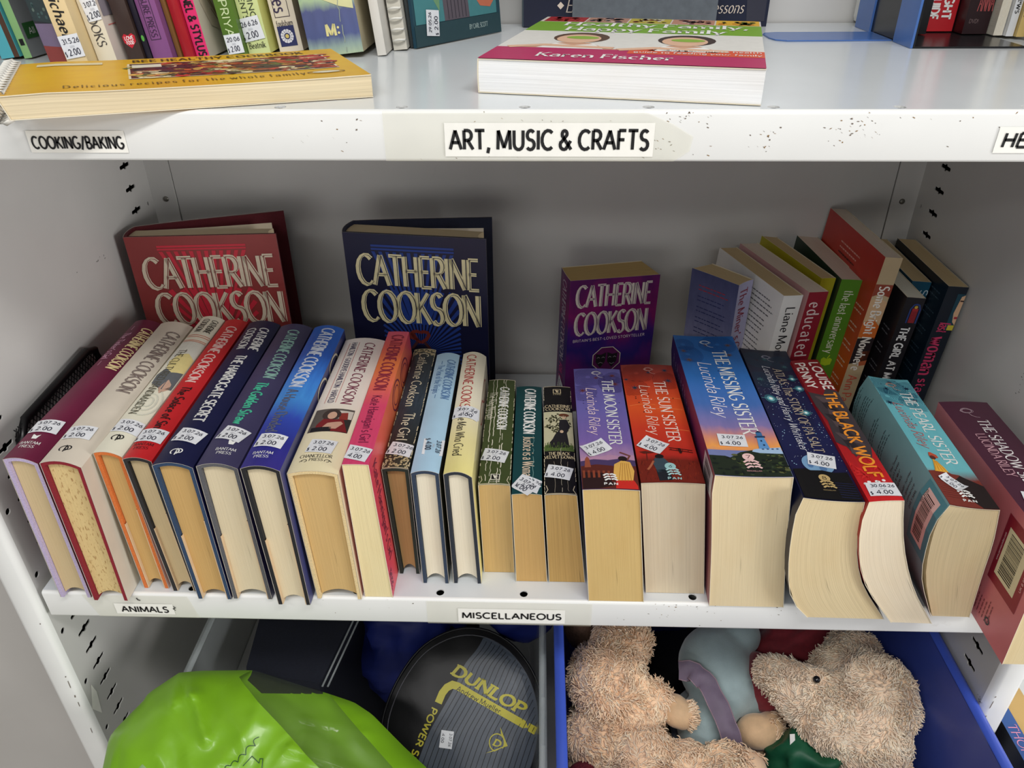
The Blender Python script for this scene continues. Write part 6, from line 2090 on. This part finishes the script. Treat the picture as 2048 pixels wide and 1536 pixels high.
vs, fs, nr = blob([((.2263, .0452, -.2530), (.024, .020, .020)), ((.2430, .0530, -.2550), .0170), ((.235, .05, -.29), .025)], .003, 4)
mb = MB()
mb.add([v - loc for v in vs], fs, M_PAD, True)
m2 = MB()
fur(m2, vs, fs, nr, 900, .0085, .0013, FURC, Vector((.5, .2, .1)), 12, .4, skip=lambda p: p.x < .243)
o0 = len(mb.v)
mb.v.extend(tuple(Vector(v) - loc) for v in m2.v)
for f, k, s_, u_ in zip(m2.f, m2.m, m2.sm, m2.uv):
    mb.f.append(tuple(i + o0 for i in f)); mb.m.append(mb.mi(m2.mats[k])); mb.sm.append(s_); mb.uv.append(u_)
tag(mb.build('plush_toy', loc=loc), 'tan velour paw of a soft toy poking out below the grey blue toy', 'soft toy')

def rag(name, label, cat, c, r, m, seed, amp=.42, children=None, freq=22, sq=(1, 1, 1)):
    """Crumpled cloth: a lump folded by ridged noise."""
    mb = MB()
    rings = []
    N, Mn = 26, 40
    for i in range(1, N):
        th = math.pi * i / N
        row = []
        for j in range(Mn):
            ph = 2 * math.pi * j / Mn
            d = Vector((math.sin(th) * math.cos(ph), math.sin(th) * math.sin(ph), -math.cos(th)))
            q = Vector((d.x * r[0], d.y * r[1], d.z * r[2]))
            k = 1 - abs(mnoise.noise(q * freq + Vector((seed, seed * 2, 0))))
            k2 = mnoise.noise(q * freq * 2.4 + Vector((0, seed, 3)))
            row.append(q * (1 - amp + amp * k * 1.15 + .06 * k2))
        rings.append(row)
    mb.loft(rings, m)
    o = mb.build(name, None, c)
    return tag(o, label, cat)

rag('red_garment', 'dark red cloth garment bunched behind the large pale teddy head', 'cloth', (.3050, .1560, -.246), (.072, .036, .044), mat('dark_red_cloth', (128, 32, 44), .75, noise=.12, scale=200, sheen=.3), 3.1)
rag('red_garment', 'dark red cloth strip showing along the muzzle of the large pale teddy', 'cloth', (.2440, .1000, -.236), (.024, .036, .030), mat('dark_red_cloth', (128, 32, 44), .75), 5.7)
rag('green_garment', 'dark green satin cloth with a white sewn tag in front of the large pale teddy', 'cloth', (.2780, .0160, -.262), (.046, .036, .040), mat('green_satin', (20, 84, 56), .5, noise=.1, scale=80), 8.3, .62, freq=30)
g = bpy.data.objects['green_garment']
mb = MB()
tagp = [(-.0300, -.0180, .0250), (-.0270, .0060, .0400), (-.0215, .0065, .0400), (-.0240, -.0175, .0255)]
mb.add(tagp, [(0, 1, 2, 3)], mat('white_woven_tag', (226, 226, 222), .6))
A_, B_ = Vector(tagp[0]), Vector(tagp[1])
aa = Art()
aa.text('JO', (.003, .0), (.015, .0), .003, i_blk, thick=.2)
ex_ = (B_ - A_).normalized()
ey_ = (Vector(tagp[3]) - A_).normalized()
nz_ = ex_.cross(ey_)
nz_ = nz_ if nz_.z > 0 else -nz_
aa.place(mb, lambda x, y, o: A_ + ex_ * x + ey_ * (y + .0022) + nz_ * (o + .0002))
mb.build('sewn_tag', g)
rag('plush_toy', 'pale grey plush limb low at the front left of the blue tub', 'soft toy', (.0720, -.0080, -.268), (.020, .022, .018), M_GREY, 2.2, .15)
rag('tartan_cloth', 'dark red tartan cloth in the front left corner of the blue tub', 'cloth', (.0290, -.0080, -.270), (.018, .024, .022), mat('tartan_red', (96, 20, 36), .8, noise=.5, scale=500), 4.4)
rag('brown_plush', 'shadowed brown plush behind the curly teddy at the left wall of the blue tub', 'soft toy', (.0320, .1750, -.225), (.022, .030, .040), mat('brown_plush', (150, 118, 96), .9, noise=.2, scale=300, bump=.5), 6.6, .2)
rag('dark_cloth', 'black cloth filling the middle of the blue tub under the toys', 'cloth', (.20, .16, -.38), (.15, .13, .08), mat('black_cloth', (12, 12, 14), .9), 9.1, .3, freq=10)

# --- the racket cover: a plane tilted back, in its own (e1, e2) coordinates
RP0 = Vector((-.10744, .08, -.25641))
RN = Vector((0, -.62, .78)).normalized()
RE1, RE2 = Vector((1, 0, 0)), RN.cross(Vector((1, 0, 0)))
t = thing('racket_cover', 'black and grey zipped racket head cover with yellow lettering leaning in the clear tub', 'racket cover', RP0)
out = [(-.0935, -.060), (-.0957, -.0244), (-.0853, .0107), (-.0682, .0412), (-.0501, .0608), (-.0265, .0745), (-.0025, .0805), (.0207, .0790), (.0400, .0717), (.0584, .0590), (.0757, .0384), (.0866, .0164), (.0926, -.0086), (.0925, -.0350), (.0870, -.0640), (.0740, -.0930), (.0540, -.1180), (.0280, -.1350), (0, -.1400), (-.0280, -.1350), (-.0560, -.1180), (-.0790, -.0930)]
OUT, _ = resample(smooth_poly(out + [out[0]], 6), 72)
OUT = OUT[:-1]
cen = Vector((-.001, -.028))
def rk(p, h=0.0):
    return RE1 * p[0] + RE2 * p[1] + RN * h
def rh(p):          # puffed height of the cover's face
    best = min((Vector(p) - q).length for q in OUT)
    k = min(1, best / .045)
    return .006 * (1 - (1 - k) ** 2) + .0012 * mnoise.noise(Vector((p[0] * 30, p[1] * 30, 1)))
M_VB = mat('black_vinyl', (14, 14, 17), .36, noise=.1, scale=60, bump=.06, bscale=120, spec=.3)
M_VG = mat('grey_vinyl', (66, 74, 86), .35, noise=.08, scale=60)
M_YEL = mat('yellow_print', (184, 174, 40), .4, noise=.05)
mb = MB()
rows = []
for k in range(0, 13):
    f = 1 - k / 12 * .999
    ring_ = []
    for q in OUT:
        p = cen + (q - cen) * f
        ring_.append(rk(p, rh(p)))
    rows.append(ring_ + [ring_[0]])
mb.grid(rows, M_VB, True)
inp = lambda f: [cen + (q - cen) * f for q in OUT]
a = Art()
# the grey ribbed field: between the wavy left border and the right edge
border = [(.0209, .0725), (.0129, .0575), (-.0009, .0403), (-.0085, .0233), (-.0150, .0088), (-.0292, -.0165), (-.0398, -.0361), (-.0499, -.0637), (-.060, -.095)]
brd, _ = resample(smooth_poly(border), 40)
right = [cen + (q - cen) * .93 for q in OUT]
seg = [p for p in right if (p.x > .02 or p.y < -.06) and p.x > -.05]
seg = [p for p in seg if not (p.x < .02 and p.y > 0)]
seg.sort(key=lambda p: -math.atan2(p.y - cen.y, p.x - cen.x))
def xr(y):
    best = None
    for p, q in zip(right, right[1:] + right[:1]):
        if (p.y - y) * (q.y - y) <= 0 and p.y != q.y:
            x = p.x + (q.x - p.x) * (y - p.y) / (q.y - p.y)
            best = x if best is None else max(best, x)
    return best
def xb(y):
    for p, q in zip(brd, brd[1:]):
        if (p.y - y) * (q.y - y) <= 0 and p.y != q.y:
            return p.x + (q.x - p.x) * (y - p.y) / (q.y - p.y)
    return None
ys = [.0700 - .004 * k for k in range(46)]
ys = [y for y in ys if xr(y) is not None and xb(y) is not None and xr(y) > xb(y)]
for y0_, y1_ in zip(ys, ys[1:]):
    n = 10
    for k in range(n):
        f0, f1 = k / n, (k + 1) / n
        L0, R0, L1, R1 = xb(y0_), xr(y0_), xb(y1_), xr(y1_)
        a.poly([(L0 + (R0 - L0) * f0, y0_), (L0 + (R0 - L0) * f1, y0_), (L1 + (R1 - L1) * f1, y1_), (L1 + (R1 - L1) * f0, y1_)], M_VG, 1)
for k in range(1, 26):
    off = k * .0062
    pts = []
    for y in ys:
        x = xb(y) + off
        if x < xr(y) - .001:
            pts.append((x, y))
        else:
            if len(pts) > 2:
                a.line(pts, .0007, M_VB, 2)
            pts = []
    if len(pts) > 2:
        a.line(pts, .0007, M_VB, 2)
band = [(-.0307, -.0036)] + [(-.0265, .0072), (-.0215, .0135), (-.0150, .0168), (-.0085, .0152)] + [(.01, .0055), (.04, -.0095), (.06, -.0195), (.0840, -.0316)]
a.line(band, .0086, M_YEL, 4)
a.text('DUNLOP', (-.0138, .0344), (.0690, -.0085), .0120, M_YEL, thick=.27, thin=.12, serif=.14, slant=.25, layer=5)
a.text('Andrew Mueller.', (-.0090, .0132), (.0445, -.0122), .0058, i_blk, thick=.11, layer=6)
a.text('POWER SERIES', (-.0345, -.0095), (-.0680, -.0900), .0072, M_YEL, thick=.18, layer=4)
a.ring((.0392, -.0444), .0086, .0092, .0012, M_YEL, 4, -40, 260)
a.poly([(.0427, -.0279), (.0440, -.0360), (.0519, -.0478), (.0500, -.0440)], M_YEL, 4)
a.poly([(.0445, -.0340), (.0519, -.0478), (.0261, -.0560), (.0400, -.0525), (.0475, -.0480), (.0480, -.0420)], M_YEL, 4)
a.text('D', (.0358, -.0436), (.0432, -.0462), .0066, M_YEL, thick=.25, thin=.12, serif=.12, slant=.2, layer=5)
a.place(mb, lambda x, y, o: rk((x, y), rh((x, y)) + o * 1.5 + .0004))
mb.build('front_face', t)
mb = MB()
mb.grid([[rk(q, 0) for q in OUT + OUT[:1]], [rk(cen + (q - cen) * 1.02, -.012) for q in OUT + OUT[:1]], [rk(cen + (q - cen) * 1.0, -.026) for q in OUT + OUT[:1]]], M_VB, True)
mb.add([rk(q, -.026) for q in OUT], [tuple(range(len(OUT)))], M_VB)
mb.build('gusset', t)
mb = MB()
mb.tube([rk(cen + (q - cen) * 1.005, .0005) for q in OUT], .0017, M_VB, 6, True)
mb.tube([rk(cen + (q - cen) * .93, rh(cen + (q - cen) * .93) - .0003) for q in OUT], .0008, mat('grey_piping', (70, 70, 76), .35), 5, True)
mb.build('piping', t)
mb = MB()
sticker_c = (-.0191, -.0425)
st_ = lambda x, y, o: rk((sticker_c[0] + x * .98 + y * .1, sticker_c[1] + y * .98 - x * .1), rh(sticker_c) + .0012 + o)
mb.grid([[st_(x, y, 0) for x in (-.0075, .0075)] for y in (-.0095, .0095)], M_STICK, False)
aa = Art()
aa.text('3.07.26', (.0045, .007), (.0045, -.007), .003, M_PRICE, thick=.14)
aa.text('4.00', (-.0045, .006), (-.0045, -.004), .003, M_PRICE, thick=.14)
aa.place(mb, st_)
tag(mb.build('price_sticker', t), 'small white price sticker')

# --- bags and a box in the clear tub
t = thing('fabric_box', 'navy fabric storage box at the back left of the clear tub', 'box', (-.30, .20, FLOOR))
mb = MB()
M_NAVY = mat('navy_fabric', (16, 20, 34), .8, noise=.15, scale=400, bump=.1, bscale=900)
q = [(-.352, .060), (-.262, .045), (-.215, .335), (-.378, .345)]
rings = []
for z, s in ((FLOOR + .005, .97), (-.30, 1.0), (-.195, 1.0), (-.188, .985)):
    c_ = Vector((-.30, .20))
    rr2 = []
    for i in range(4):
        p0, p1 = Vector(q[i]), Vector(q[(i + 1) % 4])
        for f in (0.02, .35, .65, .98):
            p = c_ + (p0.lerp(p1, f) - c_) * s
            rr2.append((p.x + .30, p.y - .20, z - FLOOR))
    rings.append(rr2)
mb.loft(rings, M_NAVY, False)
mb.build('body', t)
mb = MB()
for dx in (0, .006):
    mb.tube([(.040 + dx, -.155, -.190 - FLOOR), (.088 + dx, .135, -.190 - FLOOR)], .0012, M_CLRR, 6)
mb.build('edge_piping', t)
rag('black_bag', 'black cloth bag in the shadow behind the racket cover', 'bag', (-.165, .215, -.275), (.062, .085, .075), mat('black_cloth', (12, 12, 14), .9), 1.7, .25, freq=14)
rag('blue_bag', 'deep blue cloth bag crumpled left of the racket cover', 'bag', (-.185, .175, -.285), (.080, .045, .100), mat('deep_blue_nylon', (12, 28, 100), .6, noise=.1, scale=60), 2.9, .35)
rag('blue_bag', 'deep blue cloth peeking over the top right of the racket cover', 'bag', (-.045, .170, -.190), (.052, .030, .060), mat('deep_blue_nylon', (12, 28, 100), .6), 7.9, .3)

# --- green plastic bag with a clear window
BP0 = Vector((-.32223, .03, -.14544))
BN = Vector((0, -.5, .85)).normalized()
BE2 = BN.cross(Vector((1, 0, 0)))
bo = [(-.138, -.096), (-.139, -.068), (-.134, -.059), (-.112, -.032), (-.109, -.025), (-.081, -.004), (-.060, -.0015), (-.012, 0), (0, 0), (.022, -.006), (.056, -.015), (.084, -.022), (.109, -.029), (.129, -.040), (.164, -.069), (.189, -.088), (.205, -.115), (.205, -.160), (.170, -.195), (.080, -.205), (-.020, -.205), (-.100, -.195), (-.132, -.150)]
BO, _ = resample(bo + [bo[0]], 150)
BO = BO[:-1]
bc_ = Vector((.020, -.105))
def ridge(p, f, s):
    return 1 - abs(mnoise.noise(Vector((p[0] * f, p[1] * f, s)))) * 2
def bh(p, r):
    base = .042 * max(0, 1 - r ** 3.0) ** .75
    fold = .0060 * ridge(p, 12, 2.0) + .0026 * ridge((p[0] * 1.5 + p[1], p[1] - p[0]), 22, 5.0) + .0007 * ridge(p, 60, 9)
    def cr(a_, b_, w, hgt):
        a2, b2, pp = Vector(a_), Vector(b_), Vector(p)
        d = b2 - a2
        tt = min(1, max(0, (pp - a2).dot(d) / d.length_squared))
        dd = (pp - (a2 + d * tt)).length
        return hgt * max(0, 1 - dd / w) ** 1.5
    fold += cr((-.0802, -.0047), (-.0602, -.0388), .007, .007) + cr((-.0645, -.0044), (-.0454, -.0286), .008, .008) + cr((-.0454, -.0286), (-.02, -.07), .010, .006) + cr((-.112, -.032), (-.118, -.10), .007, .006) + cr((.064, -.048), (.135, -.06), .006, .006) + cr((.06, -.075), (.15, -.10), .007, .005)
    return base + fold * min(1, (1 - r) * 4)
M_GRN = mat('green_plastic', (122, 174, 30), .34, noise=.05, scale=30, coat=.15)
M_FILM = mat('clear_film', (190, 214, 150), .05, noise=.01, alpha=.08, coat=1.0, spec=1.0, bump=.5, bscale=45)
def region(p):
    x, y = p
    def side(a_, b_):
        return (b_[0] - a_[0]) * (y - a_[1]) - (b_[1] - a_[1]) * (x - a_[0])
    l = side((-.0103, -.0085), (.098, -.096)) > 0 and (x > -.0103)
    l2 = side((-.0103, -.0085), (-.001, .002)) < 0
    r = side((.080, -.019), (.158, -.088)) < 0
    return l and l2 and r
t = thing('plastic_bag', 'crumpled bright green plastic bag with a clear window and a small house outline', 'bag', BP0)
def bfrac(x, y):
    """How far (0 centre .. 1 outline) a point of the bag's face lies from its middle."""
    d = Vector((x, y)) - bc_
    best = 0.0
    for q0, q1 in BSEG:
        e = q1 - q0
        den = d.x * e.y - d.y * e.x
        if abs(den) < 1e-12:
            continue
        qx, qy = q0.x - bc_.x, q0.y - bc_.y
        s_ = (qx * e.y - qy * e.x) / den
        u_ = (qx * d.y - qy * d.x) / den
        if s_ > 0 and -1e-6 <= u_ <= 1 + 1e-6:
            best = max(best, 1 / s_)
    return min(1, best)
BSEG = list(zip(bo, bo[1:] + bo[:1]))
BSEG = [(Vector(p), Vector(q)) for p, q in BSEG]
import bmesh
def bag_sheet(front):
    NR = 30
    flat2 = [[bc_ + (q_ - bc_) * (1 - k / NR * .999) for q_ in BO] for k in range(NR + 1)]
    n = len(BO)
    fs = [(i * n + j, i * n + (j + 1) % n, (i + 1) * n + (j + 1) % n, (i + 1) * n + j) for i in range(NR) for j in range(n)]
    me = bpy.data.meshes.new('tmp')
    me.from_pydata([(p.x, p.y, 0) for r_ in flat2 for p in r_], [], fs)
    b2 = bmesh.new()
    b2.from_mesh(me)
    bpy.data.meshes.remove(me)
    lines = [((-.0103, -.0085), (.098, -.096)), ((-.0103, -.0085), (-.001, .002)), ((.080, -.019), (.158, -.088))] + ([] if front else [((-.1, -.0195), (.1, -.0215))])
    for p, q in lines:
        bmesh.ops.bisect_plane(b2, geom=b2.verts[:] + b2.edges[:] + b2.faces[:], dist=1e-6, plane_co=(p[0], p[1], 0), plane_no=(-(q[1] - p[1]), q[0] - p[0], 0))
    b2.verts.index_update()
    V, gf, cf = [], [], []
    for v in b2.verts:
        x, y = v.co.x, v.co.y
        f = bfrac(x, y)
        h = bh((x, y), f) if front else -(.030 * max(0, 1 - f ** 2.5) ** .6 + .003 * ridge((x, y), 18, 4) * min(1, (1 - f) * 4))
        V.append(Vector((x, 0, 0)) + BE2 * y + BN * h)
    for fc in b2.faces:
        c_ = fc.calc_center_median()
        clear = region((c_.x, c_.y)) and (front or c_.y > -.0205)
        (cf if clear else gf).append(tuple(v.index for v in fc.verts))
    b2.free()
    return V, gf, cf
V, gf, cf = bag_sheet(True)
mb = MB()
mb.add(V, gf, M_GRN, True)
a = Art()
ig = ink((26, 66, 40))
a.line([(.0199, -.0916), (.0266, -.0829), (.0343, -.0887), (.0344, -.085), (.0374, -.0849), (.0385, -.0960)], .0007, ig)
cl = [(.0040, -.0960), (.0088, -.0919), (.0149, -.0884), (.0212, -.0820), (.0280, -.0739), (.0300, -.0660)]
for p0, p1 in zip(cl, cl[1:]):
    p0, p1 = Vector(p0), Vector(p1)
    nn = Vector((-(p1 - p0).y, (p1 - p0).x))
    a.line([p0.lerp(p1, s) + nn * .42 * math.sin(math.pi * s) for s in [i / 8 for i in range(9)]], .0007, ig)
def bmap(x, y, o):
    return Vector((x, 0, 0)) + BE2 * y + BN * (bh((x, y), bfrac(x, y)) + o + .0012)
a.place(mb, bmap)
mb.build('green_front', t)
mb = MB()
mb.add(V, cf, M_FILM, True)
tag(mb.build('clear_window', t), 'clear plastic window')
V2, bgf, bcf = bag_sheet(False)
mb = MB()
mb.add(V2, bgf, M_GRN, True)
mb.build('green_back', t)

# --- a book on the next shelf, seen past the right post
a = Art()
a.text('THOMAS', (.1520, .0002), (.2060, .0002), .0088, ink((226, 150, 180)), thick=.11, thin=.05, serif=.07)
make_book('paperback_book', 'blue spined book lettered THOMAS beyond the cabinet post at the lower right', [(.4520, -.170), (.4520, -.30)], [(.4665, -.170), (.4665, -.30)], .200, cover((52, 88, 150)), left=cover((20, 22, 26)), page=PT, art={'S': a}, bulge=.0003, loc=(0, -.045, 0))
make_book('paperback_book', 'tan book right of the blue spined one beyond the cabinet post', [(.4680, -.172), (.4680, -.30)], [(.492, -.172), (.492, -.30)], .200, cover((198, 164, 104)), page=PT, bulge=.0003, loc=(0, -.042, 0))
mb = MB()
mb.box((.4465, -.20, -.3040), (.9, .3, -.3008), M_DECK)
tag(mb.build('shelf', None), 'white neighbouring shelf carrying the blue spined book at the lower right', 'shelf')
